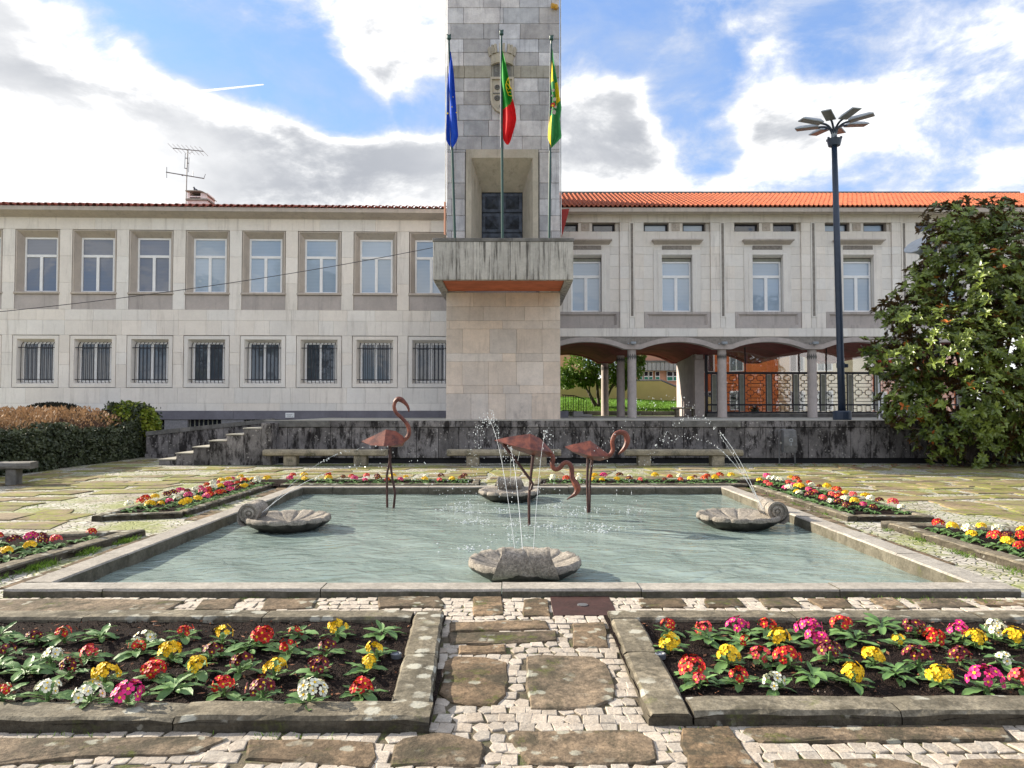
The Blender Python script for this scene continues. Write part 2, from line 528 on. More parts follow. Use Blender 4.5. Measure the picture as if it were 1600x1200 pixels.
M['bin'] = plain('grey_bin_metal', (.12, .12, .125), .45, .5, var=.3, nscale=8)
M['spot'] = plain('grey_spot_housing', (.10, .11, .13), .4, .5)
M['spot_glass'] = plain('spot_lens', (.30, .34, .40), .15, .6)
M['bark'] = stone('grey_bark', (.16, .135, .115), (.09, .075, .062), 6, .3, 60, .1, .0, bump=.8)


def mat_rust():
    m, t, b = newmat('rusted_steel')
    p = t.pos()
    c = t.mix(t.step(t.noise(p, 7, 6, .65), .35, .65), (.075, .018, .014), (.21, .055, .03))
    c = t.mix(t.math('MULTIPLY', t.step(t.noise(p, 45, 4, .7), .55, .7), .6), c, (.26, .085, .045))
    t.put(b.inputs['Base Color'], c)
    b.inputs['Roughness'].default_value = .5
    b.inputs['Specular IOR Level'].default_value = .45
    t.put(b.inputs['Normal'], t.n('Bump', {'Height': t.noise(p, 55, 5), 'Strength': .25, 'Distance': .01}).outputs[0])
    return m


M['rust'] = mat_rust()
M['rust_dark'] = plain('dark_rusted_rod', (.05, .018, .015), .5, .4, var=.4, nscale=20)


def mat_pane(name, base, dark=.5):
    """window pane with a roller blind just behind it"""
    m, t, b = newmat(name)
    p = t.pos()
    r = t.rnd()
    stripes = t.math('ADD', .9, t.math('MULTIPLY', t.math('SINE', t.math('MULTIPLY', t.n('SeparateXYZ', {0: p}).outputs[2], 110.0)), .08))
    c = t.mix(1.0, base, t.n('CombineXYZ', {0: stripes, 1: stripes, 2: stripes}).outputs[0], 'MULTIPLY')
    c = t.mix(t.math('MULTIPLY', r, dark), c, tuple(x * .35 for x in base))
    t.put(b.inputs['Base Color'], c)
    b.inputs['Roughness'].default_value = .03
    b.inputs['Specular IOR Level'].default_value = .9
    b.inputs['IOR'].default_value = 1.6
    t.put(b.inputs['Normal'], t.n('Bump', {'Height': t.noise(p, 1.6, 2), 'Strength': .08, 'Distance': .05}).outputs[0])
    return m


M['pane'] = mat_pane('blind_behind_glass', (.17, .195, .26), .45)
M['pane_light'] = mat_pane('pale_blind_behind_glass', (.42, .53, .66), .3)
M['pane_dark'] = mat_pane('dark_curtained_glass', (.08, .10, .13), .6)
M['pane_black'] = mat_pane('unlit_glass', (.03, .035, .05), .3)


def mat_glass():
    m = bpy.data.materials.new('lobby_glass')
    m.use_nodes = True
    m.node_tree.nodes.clear()
    t = NT(m.node_tree)
    tr = t.n('BsdfTransparent', {'Color': (.86, .88, .86)})
    gl = t.n('BsdfGlossy', {'Color': (.95, .95, .95), 'Roughness': .015})
    bp = t.n('Bump', {'Height': t.noise(t.pos(), 1.1, 2), 'Strength': .06, 'Distance': .05})
    t.put(gl.inputs['Normal'], bp.outputs[0])
    mx = t.n('MixShader', {0: .14, 1: tr.outputs[0], 2: gl.outputs[0]})
    t.n('OutputMaterial', {'Surface': mx.outputs[0]})
    return m


M['glass'] = mat_glass()


def mat_water():
    m = bpy.data.materials.new('milky_pool_water')
    m.use_nodes = True
    m.node_tree.nodes.clear()
    t = NT(m.node_tree)
    p = t.pos()
    b = t.n('BsdfPrincipled')
    c = t.mix(t.step(t.noise(p, .55, 4), .3, .7), (.23, .30, .275), (.31, .38, .35))
    t.put(b.inputs['Base Color'], c)
    b.inputs['Roughness'].default_value = .06
    b.inputs['IOR'].default_value = 1.33
    b.inputs['Specular IOR Level'].default_value = .5
    h = t.math('ADD', t.noise(t.scale(p, (1.0, 1.5, 1)), 2.6, 2, .45, .6), t.math('MULTIPLY', t.noise(t.scale(p, (1.0, 1.4, 1)), 9.0, 2, .5, .4), .16))
    t.put(b.inputs['Normal'], t.n('Bump', {'Height': h, 'Strength': .36, 'Distance': .12}).outputs[0])
    tr = t.n('BsdfTransparent', {'Color': (.62, .78, .76)})
    mx = t.n('MixShader', {0: .80, 1: tr.outputs[0], 2: b.outputs[0]})
    t.n('OutputMaterial', {'Surface': mx.outputs[0]})
    return m


M['water'] = mat_water()


def mat_drop():
    m, t, b = newmat('water_drop')
    b.inputs['Base Color'].default_value = (.86, .90, .92, 1)
    b.inputs['Roughness'].default_value = .1
    b.inputs['Specular IOR Level'].default_value = .8
    b.inputs['Transmission Weight'].default_value = .35
    b.inputs['IOR'].default_value = 1.33
    return m


M['drop'] = mat_drop()


def mat_leaf(name, c1, c2, back=None, rough=.4, spec=.5, nscale=3.0, transl=.15, vein=False):
    """leaf: tone varies from place to place and leaf to leaf, own colour underneath"""
    m = bpy.data.materials.new(name)
    m.use_nodes = True
    m.node_tree.nodes.clear()
    t = NT(m.node_tree)
    p = t.pos()
    b = t.n('BsdfPrincipled')
    isl = t.n('NewGeometry').outputs['Random Per Island']
    k = t.math('FRACT', t.math('ADD', t.math('MULTIPLY', isl, 1.0), t.rnd()))
    c = t.mix(t.math('MULTIPLY', t.math('ADD', k, t.step(t.noise(p, nscale, 3), .3, .7)), .5), c1, c2)
    if back:
        c = t.mix(t.n('NewGeometry').outputs['Backfacing'], c, back)
    t.put(b.inputs['Base Color'], c)
    b.inputs['Roughness'].default_value = rough
    b.inputs['Specular IOR Level'].default_value = spec
    if vein:
        t.put(b.inputs['Normal'], t.n('Bump', {'Height': t.noise(p, 130, 2), 'Strength': .4, 'Distance': .004}).outputs[0])
    tl = t.n('BsdfTranslucent', {'Color': c})
    mx = t.n('MixShader', {0: transl, 1: b.outputs[0], 2: tl.outputs[0]})
    t.n('OutputMaterial', {'Surface': mx.outputs[0]})
    return m


M['leaf_primrose'] = mat_leaf('primrose_leaf', (.075, .16, .045), (.15, .27, .085), (.15, .24, .10), .5, .4, 6, .15, True)
M['leaf_magnolia'] = mat_leaf('magnolia_leaf', (.018, .045, .012), (.25, .32, .055), (.13, .075, .03), .28, .5, 1.4, .10)
M['leaf_gold'] = mat_leaf('turning_magnolia_leaf', (.50, .22, .03), (.60, .12, .03), (.45, .17, .06), .45, .4, 2, .25)
M['leaf_ivy'] = mat_leaf('dark_ivy_leaf', (.018, .03, .013), (.12, .14, .07), None, .4, .5, 2.0, .08)
M['leaf_ivy_bright'] = mat_leaf('bright_ivy_leaf', (.09, .18, .02), (.36, .38, .04), None, .4, .5, 2.5, .2)
M['leaf_red'] = mat_leaf('russet_twig_leaf', (.17, .11, .06), (.40, .24, .13), None, .7, .2, 1.6, .2)
M['leaf_dome'] = mat_leaf('clipped_dark_leaf', (.016, .016, .010), (.04, .035, .02), None, .6, .3, 2, .08)
M['leaf_tree'] = mat_leaf('lawn_tree_leaf', (.07, .15, .02), (.20, .30, .05), None, .45, .4, 1.0, .25)
M['grass'] = mat_leaf('grass_blade', (.08, .16, .02), (.18, .30, .04), None, .6, .2, 3, .25)
M['lawn'] = plain('lawn_green', (.12, .25, .03), .9, .1, var=.3, nscale=2.5, bump=.6, bscale=30)
PETAL = {'red': (.55, .012, .012), 'maroon': (.13, .004, .018), 'yellow': (.86, .52, .008), 'magenta': (.68, .02, .20), 'white': (.78, .78, .62), 'coral': (.75, .06, .09)}
for k_, c_ in PETAL.items():
    m_, t_, bs_ = newmat(k_ + '_petal')
    rr_ = t_.math('FRACT', t_.math('ADD', t_.rnd(), t_.n('NewGeometry').outputs['Random Per Island']))
    t_.put(bs_.inputs['Base Color'], t_.mix(rr_, tuple(x * .62 for x in c_), tuple(min(1, x * 1.18 + .01) for x in c_)))
    bs_.inputs['Roughness'].default_value = .55
    bs_.inputs['Specular IOR Level'].default_value = .25
    M['petal_' + k_] = m_
M['eye'] = plain('yellow_flower_eye', (.80, .50, .02), .6, .2)


def mat_soil():
    m, t, b = newmat('dark_bark_soil')
    p = t.pos()
    c = t.mix(t.step(t.vor(p, 120, out=1), .0, 1.0), (.007, .005, .005), (.028, .02, .017))
    c = t.mix(t.math('MULTIPLY', t.step(t.noise(p, 60, 3), .60, .72), .7), c, (.10, .062, .045))
    t.put(b.inputs['Base Color'], c)
    b.inputs['Roughness'].default_value = .95
    b.inputs['Specular IOR Level'].default_value = .06
    t.put(b.inputs['Normal'], t.n('Bump', {'Height': t.vor(p, 95), 'Strength': .9, 'Distance': .01}).outputs[0])
    return m


M['soil'] = mat_soil()
def mat_grit():
    m, t, b = newmat('volcanic_grit')
    k = t.n('NewGeometry').outputs['Random Per Island']
    c = t.mix(k, (.008, .006, .006), (.04, .03, .026))
    c = t.mix(t.step(k, .90, .92), c, (.17, .14, .125))
    c = t.mix(t.step(k, .95, .955), c, (.20, .085, .05))
    t.put(b.inputs['Base Color'], c)
    b.inputs['Roughness'].default_value = .9
    b.inputs['Specular IOR Level'].default_value = .06
    return m


M['grit'] = mat_grit()


def mat_ground():
    """small pale cobbles with mossy joints, for the plaza beyond the pieces built one by one"""
    m, t, b = newmat('mossy_cobble_ground')
    p = t.pos()
    d = t.vor(t.scale(p, (1, 1, 0)), 10.5, 'DISTANCE_TO_EDGE')
    cellc = t.n('TexVoronoi', {'Vector': t.scale(p, (1, 1, 0)), 'Scale': 10.5}).outputs['Color']
    cr = t.n('SeparateXYZ', {0: cellc}).outputs[0]
    c = t.mix(cr, (.34, .32, .28), (.50, .47, .42))
    joint = t.step(d, .09, .03)
    jc = t.mix(t.step(t.noise(p, 1.7, 5), .42, .56), (.075, .062, .045), (.13, .16, .03))
    c = t.mix(joint, c, jc)
    c = t.mix(t.math('MULTIPLY', t.step(t.noise(p, .8, 8, .7), .46, .62), .85), c, (.19, .215, .045))
    c = t.mix(t.math('MULTIPLY', t.step(t.noise(p, .6, 6), .52, .7), .6), c, (.20, .165, .12))
    t.put(b.inputs['Base Color'], c)
    b.inputs['Roughness'].default_value = .85
    t.put(b.inputs['Normal'], t.n('Bump', {'Height': t.math('ADD', t.step(d, 0, .12), t.math('MULTIPLY', t.noise(p, 30, 4), .4)), 'Strength': .6, 'Distance': .02}).outputs[0])
    return m


M['ground'] = mat_ground()
M['bed_ground'] = stone('mossy_joint_soil', (.17, .14, .10), (.10, .085, .06), 5, .3, 60, 0, 0, moss=(.10, .13, .03), moss_rng=(.48, .62), moss_scale=3.0, bump=.8, bscale=40)
# ------------------------------------------------------------------ ground, terrace, lawn
TZ = 1.25                                     # level of the terrace
WY = 22.4                                     # front of the terrace wall
mb = MB()
# the ground sheet leaves out the pool basin
PX0, PX1, PY0, PY1 = -4.14, 4.14, 6.86, 15.02  # inner edge of the pool rim
GX, GY0, GY1 = 400, -120, 900
mb.add([(-GX, GY0, 0), (GX, GY0, 0), (GX, GY1, 0), (-GX, GY1, 0), (PX0 - .1, PY0 - .1, 0), (PX1 + .1, PY0 - .1, 0), (PX1 + .1, PY1 + .1, 0), (PX0 - .1, PY1 + .1, 0)],
       [(0, 1, 5, 4), (1, 2, 6, 5), (2, 3, 7, 6), (3, 0, 4, 7)])
ground = struct(mb.build('ground', M['ground']))

mb = MB()
mb.box(-6.8, 30, WY + .32, 60, .02, TZ - .004)
terrace = struct(mb.build('terrace', M['terrace']))

# ------------------------------------------------------------------ left wing of the town hall
LA = atY(697, 500, 30.0)
LROT = R(1.9)
lw = thing('town_hall_wing', 'long two-storey pale stone wing with barred lower windows left of the tower', 'building', (LA.x, 30.0, 0), LROT)


def wing(u, v):
    """photo pixel -> (x, z) on the front of the left wing"""
    d = ray(u, v)
    n = Vector((-math.sin(LROT), math.cos(LROT), 0))
    A = Vector((LA.x, 30.0, 0))
    t = (A - Vector((0, 0, EYE))).dot(n) / d.dot(n)
    q = Vector((0, 0, EYE)) + d * t - A
    return q.dot(Vector((math.cos(LROT), math.sin(LROT), 0))), q.z


def zl(v):
    return wing(345, v)[1]


xw1 = wing(58, 412)[0]
xw8 = wing(673, 412)[0]
PITCHL = (xw8 - xw1) / 7
cols = [xw1 + PITCHL * i for i in range(-2, 9)]
WU, WL = 1.72, 1.80                            # openings in the facade
G = .005
Z = {k: zl(v) for k, v in dict(fr0=360, fr1=341, u0=484, a0=459, u1=360, bandA=501, l1=524, l0=606, pl1=642, pl0=655.5, cor0=341, cor1=330, tile=325).items()}
TH = .35
pan_cache = {}


def panel(parent, x0, x1, z0, z1, mat='facade', y0=0.0, y1=TH, name='panel', g=G):
    key = (round(x1 - x0, 3), round(z1 - z0, 3), mat, y0, y1, g)
    if key not in pan_cache:
        b_ = MB()
        w_, h_ = x1 - x0, z1 - z0
        b_.box(g / 2, w_ - g / 2, y0, y1, g / 2, h_ - g / 2, c=.004)
        pan_cache[key] = b_.mesh(name, M[mat])
    return place(name, pan_cache[key], parent, (x0, 0, z0))


xl_end, xr_end = cols[0] - PITCHL / 2, cols[-1] + PITCHL / 2
mb = MB()
mb.box(xl_end, xr_end, TH + .01, 9.0, 0, Z['cor0'] - .003)
mb.build('wall', M['dark'], lw)
zs3 = lambda a, b, n: [a + (b - a) * i / n for i in range(n + 1)]
for i, c in enumerate(cols):
    x0, x1 = c - PITCHL / 2, c + PITCHL / 2
    panel(lw, x0 - PITCHL / 2, x1 - PITCHL / 2, Z['fr0'], Z['fr1'])
    ped = (x0 - (PITCHL - WU) / 2, x0 + (PITCHL - WU) / 2)
    for a, b in zip(*(lambda q: (q[:-1], q[1:]))(zs3(Z['u0'], Z['fr0'], 3))):
        panel(lw, ped[0], ped[1], a, b)
    panel(lw, x0, c, Z['bandA'], Z['u0'])
    panel(lw, c, x1, Z['bandA'], Z['u0'])
    off = .22 if i % 2 else -.1
    panel(lw, x0, c + off - .25, Z['l1'], Z['bandA'])
    panel(lw, c + off - .25, c + off + .35, Z['l1'], Z['bandA'])
    panel(lw, c + off + .35, x1, Z['l1'], Z['bandA'])
    pl_ = (x0 - (PITCHL - WL) / 2, x0 + (PITCHL - WL) / 2)
    for a, b in zip(*(lambda q: (q[:-1], q[1:]))([Z['l0'], zl(570), zl(551), Z['l1']])):
        panel(lw, pl_[0], pl_[1], a, b)
    zm = zl(630)
    sp = c + (-.35 if i % 3 else .3)
    panel(lw, x0, sp, zm, Z['l0'])
    panel(lw, sp, x1, zm, Z['l0'])
    panel(lw, x0 - .4, x1 - .4, Z['pl1'], zm)
    if i % 2 == 0:
        panel(lw, x0, x0 + 2 * PITCHL, Z['pl0'], Z['pl1'], 'plinth', -.04, TH)

# basement wall with three openings, below the plinth
bas = [(wing(213, 664)[0], wing(257, 664)[0]), (wing(293, 664)[0], wing(346, 664)[0]), (wing(381, 664)[0], wing(436, 664)[0])]
edges = [xl_end] + [e for ab in bas for e in ab] + [xr_end]
mb = MB()
for k in range(0, len(edges), 2):
    mb.box(edges[k], edges[k + 1], .0, TH, 0, Z['pl0'] - .003)
for a, b in bas:
    mb.box(a, b, 0, TH, 0, zl(671))
mb.build('basement_wall', M['base_wall'], lw)
for a, b in bas:
    mb = MB()
    mb.box(a + .03, b - .03, .2, .22, zl(671) + .01, Z['pl0'] - .01)
    wn = mb.build('basement_window', M['pane_black'], lw)
    mb = MB()
    n = 7
    for k in range(n + 1):
        x = a + .05 + (b - a - .1) * k / n
        mb.box(x - .02, x + .02, .14, .17, zl(671) + .01, Z['pl0'] - .01)
    mb.build('bars', M['olive_panel'], wn)

# window meshes of the left wing
REC = .30


def rect(x0, x1, z0, z1, y):
    return [(x0, y, z0), (x1, y, z0), (x1, y, z1), (x0, y, z1)]


def splay_mesh(w_, h_, band, inx, inz0, inz1, rec, name, mat):
    """stone surround: flat outer band, then sides splayed back to the window"""
    b_ = MB()
    x = w_ / 2 - .022
    o = rect(-x, x, .022, h_ - .022, 0.012)
    i1 = rect(-x + band, x - band, .008 + band, h_ - .008 - band, 0.012)
    i1b = rect(-x + band, x - band, .008 + band, h_ - .008 - band, 0.03)
    i2 = rect(-inx, inx, inz0, inz1, rec)
    back = rect(-x, x, .022, h_ - .022, .30)
    b_.ring(o, i1)
    b_.ring(i1, i1b)
    b_.ring(i1b, i2)
    b_.ring(back, o)
    return b_.mesh(name, M[mat])


def frame_mesh(inx, z0, z1, y, bars, name='frame'):
    """white casement: bars is a list of rectangles (x0, x1, z0, z1)"""
    b_ = MB()
    t = .065
    b_.box(-inx, -inx + t, y, y + .06, z0, z1)
    b_.box(inx - t, inx, y, y + .06, z0, z1)
    b_.box(-inx + t, inx - t, y, y + .06, z0, z0 + t)
    b_.box(-inx + t, inx - t, y, y + .06, z1 - t, z1)
    for (a, b, c, d) in bars:
        b_.box(a, b, y - .012, y + .05, c, d)
    return b_.mesh(name, M['white_frame'])


def pane_mesh(x0, x1, z0, z1, y, mat, name='pane'):
    b_ = MB()
    b_.box(x0, x1, y, y + .012, z0, z1)
    return b_.mesh(name, M[mat])


HU = Z['u1'] - Z['a0']
ui, uz0, uz1 = .645, .06, HU - .27
um = uz0 + (uz1 - uz0) * .665
me_us = splay_mesh(WU, HU, .05, ui, uz0, uz1, REC, 'window', 'surround')
me_uf = frame_mesh(ui, uz0, uz1, REC, [(-ui + .065, ui - .065, um - .05, um + .05), (-.055, .055, uz0 + .065, um - .05)])
UP = [(-ui + .06, -.05, uz0 + .06, um - .045), (.05, ui - .06, uz0 + .06, um - .045), (-ui + .06, ui - .06, um + .045, uz1 - .06)]
me_up = {k: [pane_mesh(*q, REC + .035, k) for q in UP] for k in ('pane', 'pane_light')}
b_ = MB()
b_.box(-WU / 2 - .03, WU / 2 + .03, -.035, .2, -.035, .045, c=.01)
me_sill = b_.mesh('sill', M['surround'])
HL = Z['l1'] - Z['l0']
li, lz0, lz1 = .60, .23, HL - .27
me_ls = splay_mesh(WL, HL, .15, li, lz0, lz1, .26, 'window', 'facade_field')
me_lf = frame_mesh(li, lz0, lz1, .26, [(-.05, .05, lz0 + .065, lz1 - .065)])
LP = [(-li + .06, -.045, lz0 + .06, lz1 - .06), (.045, li - .06, lz0 + .06, lz1 - .06)]
me_lp = [pane_mesh(*q, .295, 'pane_dark') for q in LP]
b_ = MB()
nb = 9
for k in range(nb):
    x = -.60 + 1.2 * k / (nb - 1)
    pts = [(x, .25, lz1 + .0), (x, .20, lz1 - .03), (x, .13, lz1 - .10), (x, .09, lz1 - .2), (x, .08, lz0 + .25), (x, .09, lz0 + .02), (x, .14, lz0 - .06)]
    b_.tube(pts, .014, 5)
for z in (lz1 - .22, lz0 + .10):
    b_.box(-.70, .70, .055, .085, z - .014, z + .014)
me_grille = b_.mesh('security_bars', M['bar'])
for i, c in enumerate(cols):
    wn = place('window', me_us, lw, (c, 0, Z['a0']))
    place('frame', me_uf, wn)
    kind = 'pane' if i < 5 else 'pane_light'
    for q in me_up[kind]:
        place('pane', q, wn)
    place('sill', me_sill, wn)
    panel(lw, c - WU / 2, c + WU / 2, Z['u0'], Z['a0'] - .04, 'apron', .035, TH, 'apron', .012)
    wn = place('window', me_ls, lw, (c, 0, Z['l0']))
    place('frame', me_lf, wn)
    for q in me_lp:
        place('pane', q, wn)
    place('security_bars', me_grille, wn)

# cornice, roof
mb = MB()
z0, z1 = Z['cor0'], Z['cor1']
mb.add([(xl_end, -.04, z0), (xr_end, -.04, z0), (xr_end, -.50, z0 + (z1 - z0) * .55), (xl_end, -.50, z0 + (z1 - z0) * .55), (xl_end, -.50, z1 + .03), (xr_end, -.50, z1 + .03), (xr_end, .6, z1 + .03), (xl_end, .6, z1 + .03),
        (xl_end, .6, z0), (xr_end, .6, z0)],
       [(0, 3, 2, 1), (3, 4, 5, 2), (4, 7, 6, 5), (0, 1, 9, 8)])
mb.box(xl_end, xr_end, -.04, TH, z0 - .02, z0 + .0)
mb.build('cornice', M['surround'], lw)


def tile_sheet(x0, x1, y0, z0, slope, length, period, h, row, name, mat, parent, first_row=0):
    """barrel-tile roof: half-round columns, a small step at each course"""
    n = max(1, int(round((x1 - x0) / period)))
    per = (x1 - x0) / n
    seg = 8
    prof = []
    for i in range(n):
        for k in range(seg):
            a = k / seg
            zz = h * math.sin(math.pi * min(a / .62, 1)) ** .8 if a < .62 else -.25 * h * math.sin(math.pi * (a - .62) / .38)
            prof.append((x0 + (i + a) * per, zz))
    prof.append((x1, 0))
    b_ = MB()
    m_ = len(prof)
    rows = int(length / row)
    for r in range(first_row, rows):
        ya, yb = y0 + r * row, y0 + (r + 1) * row
        za, zb = z0 + slope * (r * row) + .018, z0 + slope * ((r + 1) * row)
        vs = [(x, ya, za + q) for x, q in prof] + [(x, yb, zb + q) for x, q in prof] + [(x, ya, za + q - .03) for x, q in prof]
        fs = [(k, k + 1, m_ + k + 1, m_ + k) for k in range(m_ - 1)] + [(2 * m_ + k, 2 * m_ + k + 1, k + 1, k) for k in range(m_ - 1)]
        b_.add(vs, fs)
    return stuff(b_.build(name, M[mat], parent, smooth=False)), per, n


rf = MB()
zt = Z['cor1'] + .035
rf.add([(xl_end, -.45, zt), (xr_end, -.45, zt), (xr_end, 4.3, zt + 4.75 * .22), (xl_end, 4.3, zt + 4.75 * .22), (xr_end, 9, zt), (xl_end, 9, zt)], [(0, 1, 2, 3), (3, 2, 4, 5)])
roof = rf.build('roof', M['roof_dark'], lw)
PER = .262
tile_sheet(xl_end, xr_end, -.55 + .42, zt + .03 + .42 * .22, .22, 4.5, PER, .07, .42, 'roof_tiles', 'roof_dark', roof)
b_ = MB()
seg = 7
vs = []
for y, zz, s_ in ((0, .016, 1.0), (.45, .115, .9)):
    for k in range(seg + 1):
        a = math.pi * k / seg
        vs.append((PER * .36 * s_ * math.cos(a), y, zz + .085 * s_ * math.sin(a)))
b_.add(vs, [(k, k + 1, seg + 2 + k, seg + 1 + k) for k in range(seg)])
vs2 = [(p[0] * .8, p[1] + .002, p[2] * .8) for p in vs[:seg + 1]]
b_.add(vs[:seg + 1] + vs2, [(k, seg + 1 + k, seg + 2 + k, k + 1) for k in range(seg)])
me_tile = b_.mesh('tile', M['roof_dark'])
n = int((xr_end - xl_end) / PER)
for k in range(n):
    x = xl_end + PER * (k + .4)
    if x < wing(-60, 330)[0] or x > .4:
        continue
    place('tile', me_tile, roof, (x, -.62 + random.uniform(-.02, .02), zt + .0 + random.uniform(-.006, .006)), random.uniform(-.04, .04))

# chimney (part of the building)
ch = MB()
cx, cz = wing(308, 320)
cx0, cx1 = wing(291, 320)[0] * 1.09, wing(323, 320)[0] * 1.09
zc0, zc1 = zt + .4, zl(297) + .65
CY = 2.6
zz = lambda v: EYE + (637 - v) * (30 + CY - .45) / F
cx0, cx1 = [((u - 800) / F * (30 + CY - .4) - LA.x) for u in (291, 322)]
ch.box(cx0, cx1, CY, CY + .9, zt, zz(310))
ch.box(cx0, cx1, CY, CY + .9, zz(304.5), zz(302.8))
ch.box(cx0, cx0 + .10, CY, CY + .9, zz(302.8), zz(297.5))
ch.box(cx1 - .28, cx1, CY, CY + .9, zz(302.8), zz(297.5))
ch.box(cx0 + .1, cx1 - .28, CY + .5, CY + .9, zz(302.8), zz(297.5))
ch.box(cx0, cx0 + .1, CY, CY + .9, zz(307), zz(304.5))
ch.box(cx1 - .28, cx1, CY, CY + .9, zz(307), zz(304.5))
chim = ch.build('chimney', M['pink_plaster'], lw)
b_ = MB()
b_.box(cx0 - .06, cx1 + .06, CY - .06, CY + .96, zz(310), zz(307), c=.01)
b_.build('ledge', M['band_stone'], chim)
b_ = MB()
k = 8
prof = [((cx0 - .06) + (cx1 - cx0 + .12) * i / k, zz(297.3) + (0.04 if i < 5 else .04 - .035 * (i - 5) ** 1.5)) for i in range(k + 1)]
b_.add([(x, y, z + d) for d in (0, .045) for y in (CY - .07, CY + .97) for x, z in prof],
       [(i, i + 1, k + 1 + i + 1, k + 1 + i) for i in range(k)] + [(2 * (k + 1) + i, 3 * (k + 1) + i, 3 * (k + 1) + i + 1, 2 * (k + 1) + i + 1) for i in range(k)]
       + [(i, 2 * (k + 1) + i, 2 * (k + 1) + i + 1, i + 1) for i in range(k)] + [(0, k + 1, 3 * (k + 1), 2 * (k + 1)), (k, 3 * k + 2, 4 * k + 3, 2 * k + 1)])
b_.build('cap', M['band_stone'], chim)
b_ = MB()
b_.box(cx0 + .1, cx1 - .28, CY + .48, CY + .495, zz(307), zz(297.5))
b_.build('flue_opening', M['dark'], chim)
lwR = Matrix.Rotation(LROT, 4, 'Z')


def lw_world(x, y, z):
    q = lwR @ Vector((x, y, z))
    return Vector((LA.x + q.x, 30 + q.y, q.z))


# antenna and pigeon
a0 = lw_world(cx0 + .0, CY + .3, zt + .2)
ay = a0.y


def ap(u, v):
    q = atY(u, v, ay)
    return q - Vector((a0.x, ay, 0))


an = thing('antenna', 'thin metal rooftop aerial with two cross booms behind the chimney', 'antenna', (a0.x, ay, 0))
b_ = MB()
b_.tube([(ap(290.5, 325)), ap(291.5, 280), ap(293.5, 233)], .026, 6)
b_.build('mast', M['antenna'], an)
b_ = MB()
b_.tube([ap(270, 231.5), ap(318, 236.5)], .02, 5)
for i in range(8):
    u = 269.5 + i * 6.9
    v = 231.5 + (u - 270) * .105
    b_.tube([ap(u - 1.5, v - 3) + Vector((0, -.35, 0)), ap(u + 2.2, v + 3.2) + Vector((0, .35, 0))], .008, 4)
b_.tube([ap(295, 240), ap(302, 237)], .008, 4)
b_.build('upper_boom', M['antenna'], an)
b_ = MB()
b_.tube([ap(259.5, 269), ap(319, 279)], .024, 5)
b_.tube([ap(260.5, 261), ap(260.5, 278)], .014, 4)
b_.tube([ap(302, 268), ap(301, 276)], .012, 4)
b_.tube([ap(321, 272), ap(318.5, 279)], .012, 4)
b_.tube([ap(284, 273.5), ap(286, 273.7)], .04, 5)
b_.build('lower_boom', M['antenna'], an)
b_ = MB()
b_.tube([ap(289.5, 240), ap(288.5, 263)], .016, 4)
b_.tube([ap(289, 247), ap(292.5, 247)], .02, 4)
b_.tube([ap(288.5, 263), ap(292, 263)], .02, 4)
b_.tube([ap(295.5, 246), ap(294.5, 269)], .014, 4)
b_.tube([ap(292.5, 255), ap(295, 255)], .02, 4)
b_.build('side_dipole', M['antenna'], an)

pg = lw_world(((310 - 800) / F * 32.9 - LA.x), CY + .45, zz(297.3) + .085)
pb = MB()
pb.tube([(.17, .0, .02), (.08, 0, .07), (.0, 0, .11), (-.07, 0, .15), (-.105, 0, .20), (-.115, 0, .245), (-.13, 0, .275), (-.15, 0, .27), (-.185, 0, .26)], [.012, .05, .075, .075, .05, .034, .036, .022, .004], 9)
for sy in (-1, 1):
    pb.tube([(-.0, sy * .025, .06), (-.01, sy * .025, .0)], .007, 4)
    pb.tube([(-.05, sy * .068, .15), (.05, sy * .062, .10), (.15, sy * .02, .045)], [.02, .03, .006], 6)
tag(pb.build('pigeon', M['pigeon'], None, pg, smooth=True), 'small dark pigeon perched on top of the chimney', 'pigeon')

# plaque on the plinth
px0, pz0 = wing(446.5, 652.6)
px1, pz1 = wing(460.5, 645)
pq = thing('plaque', 'small white plaque with grey lettering on the grey plinth', 'plaque', lw_world((px0 + px1) / 2, -.045, pz0), LROT)
b_ = MB()
hw = (px1 - px0) / 2
b_.box(-hw, hw, -.02, 0, 0, pz1 - pz0, c=.004)
b_.build('plate', M['plate'], pq)
b_ = MB()
for row, (a, b, n_) in enumerate(((-.13, .11, 9), (-.11, .06, 7))):
    zc = (pz1 - pz0) * (.62 - row * .3)
    for i in range(n_):
        x = a + (b - a) * i / n_
        b_.box(x, x + .016, -.024, -.0205, zc - .012, zc + .012)
b_.box(.09, .12, -.024, -.0205, .02, .045)
b_.build('lettering', M['ink'], pq)

# overhead cable
c1 = atY(676, 387, 23.9)
c0 = atY(-40, 491, 21.5)
pts = []
for i in range(25):
    t = i / 24
    q = c0.lerp(c1, t)
    q.z -= .30 * 4 * t * (1 - t) * .6
    pts.append(q)
b_ = MB()
ext = c0 + (c0 - c1) * .25
ext.z = c0.z - .9
b_.tube([ext] + pts, .011, 5)
tag(b_.build('overhead_cable', M['bar']), 'thin dark cable sagging from the balcony corner across the left facade', 'cable')

# ------------------------------------------------------------------ tower
TY = 26.2
TL, TR = atY(697, 600, TY).x, atY(875.5, 600, TY).x
tw = thing('clock_tower', 'tall square stone tower with a projecting balcony and carved coat of arms', 'tower', ((TL + TR) / 2, TY, 0))
TXC = (TL + TR) / 2


def tx(u, v=400, dy=0.0):
    return atY(u, v, TY + dy).x - TXC


def tz(v, dy=0.0):
    return atY(785, v, TY + dy).z


HW = (TR - TL) / 2
SD = 5.8
mb = MB()
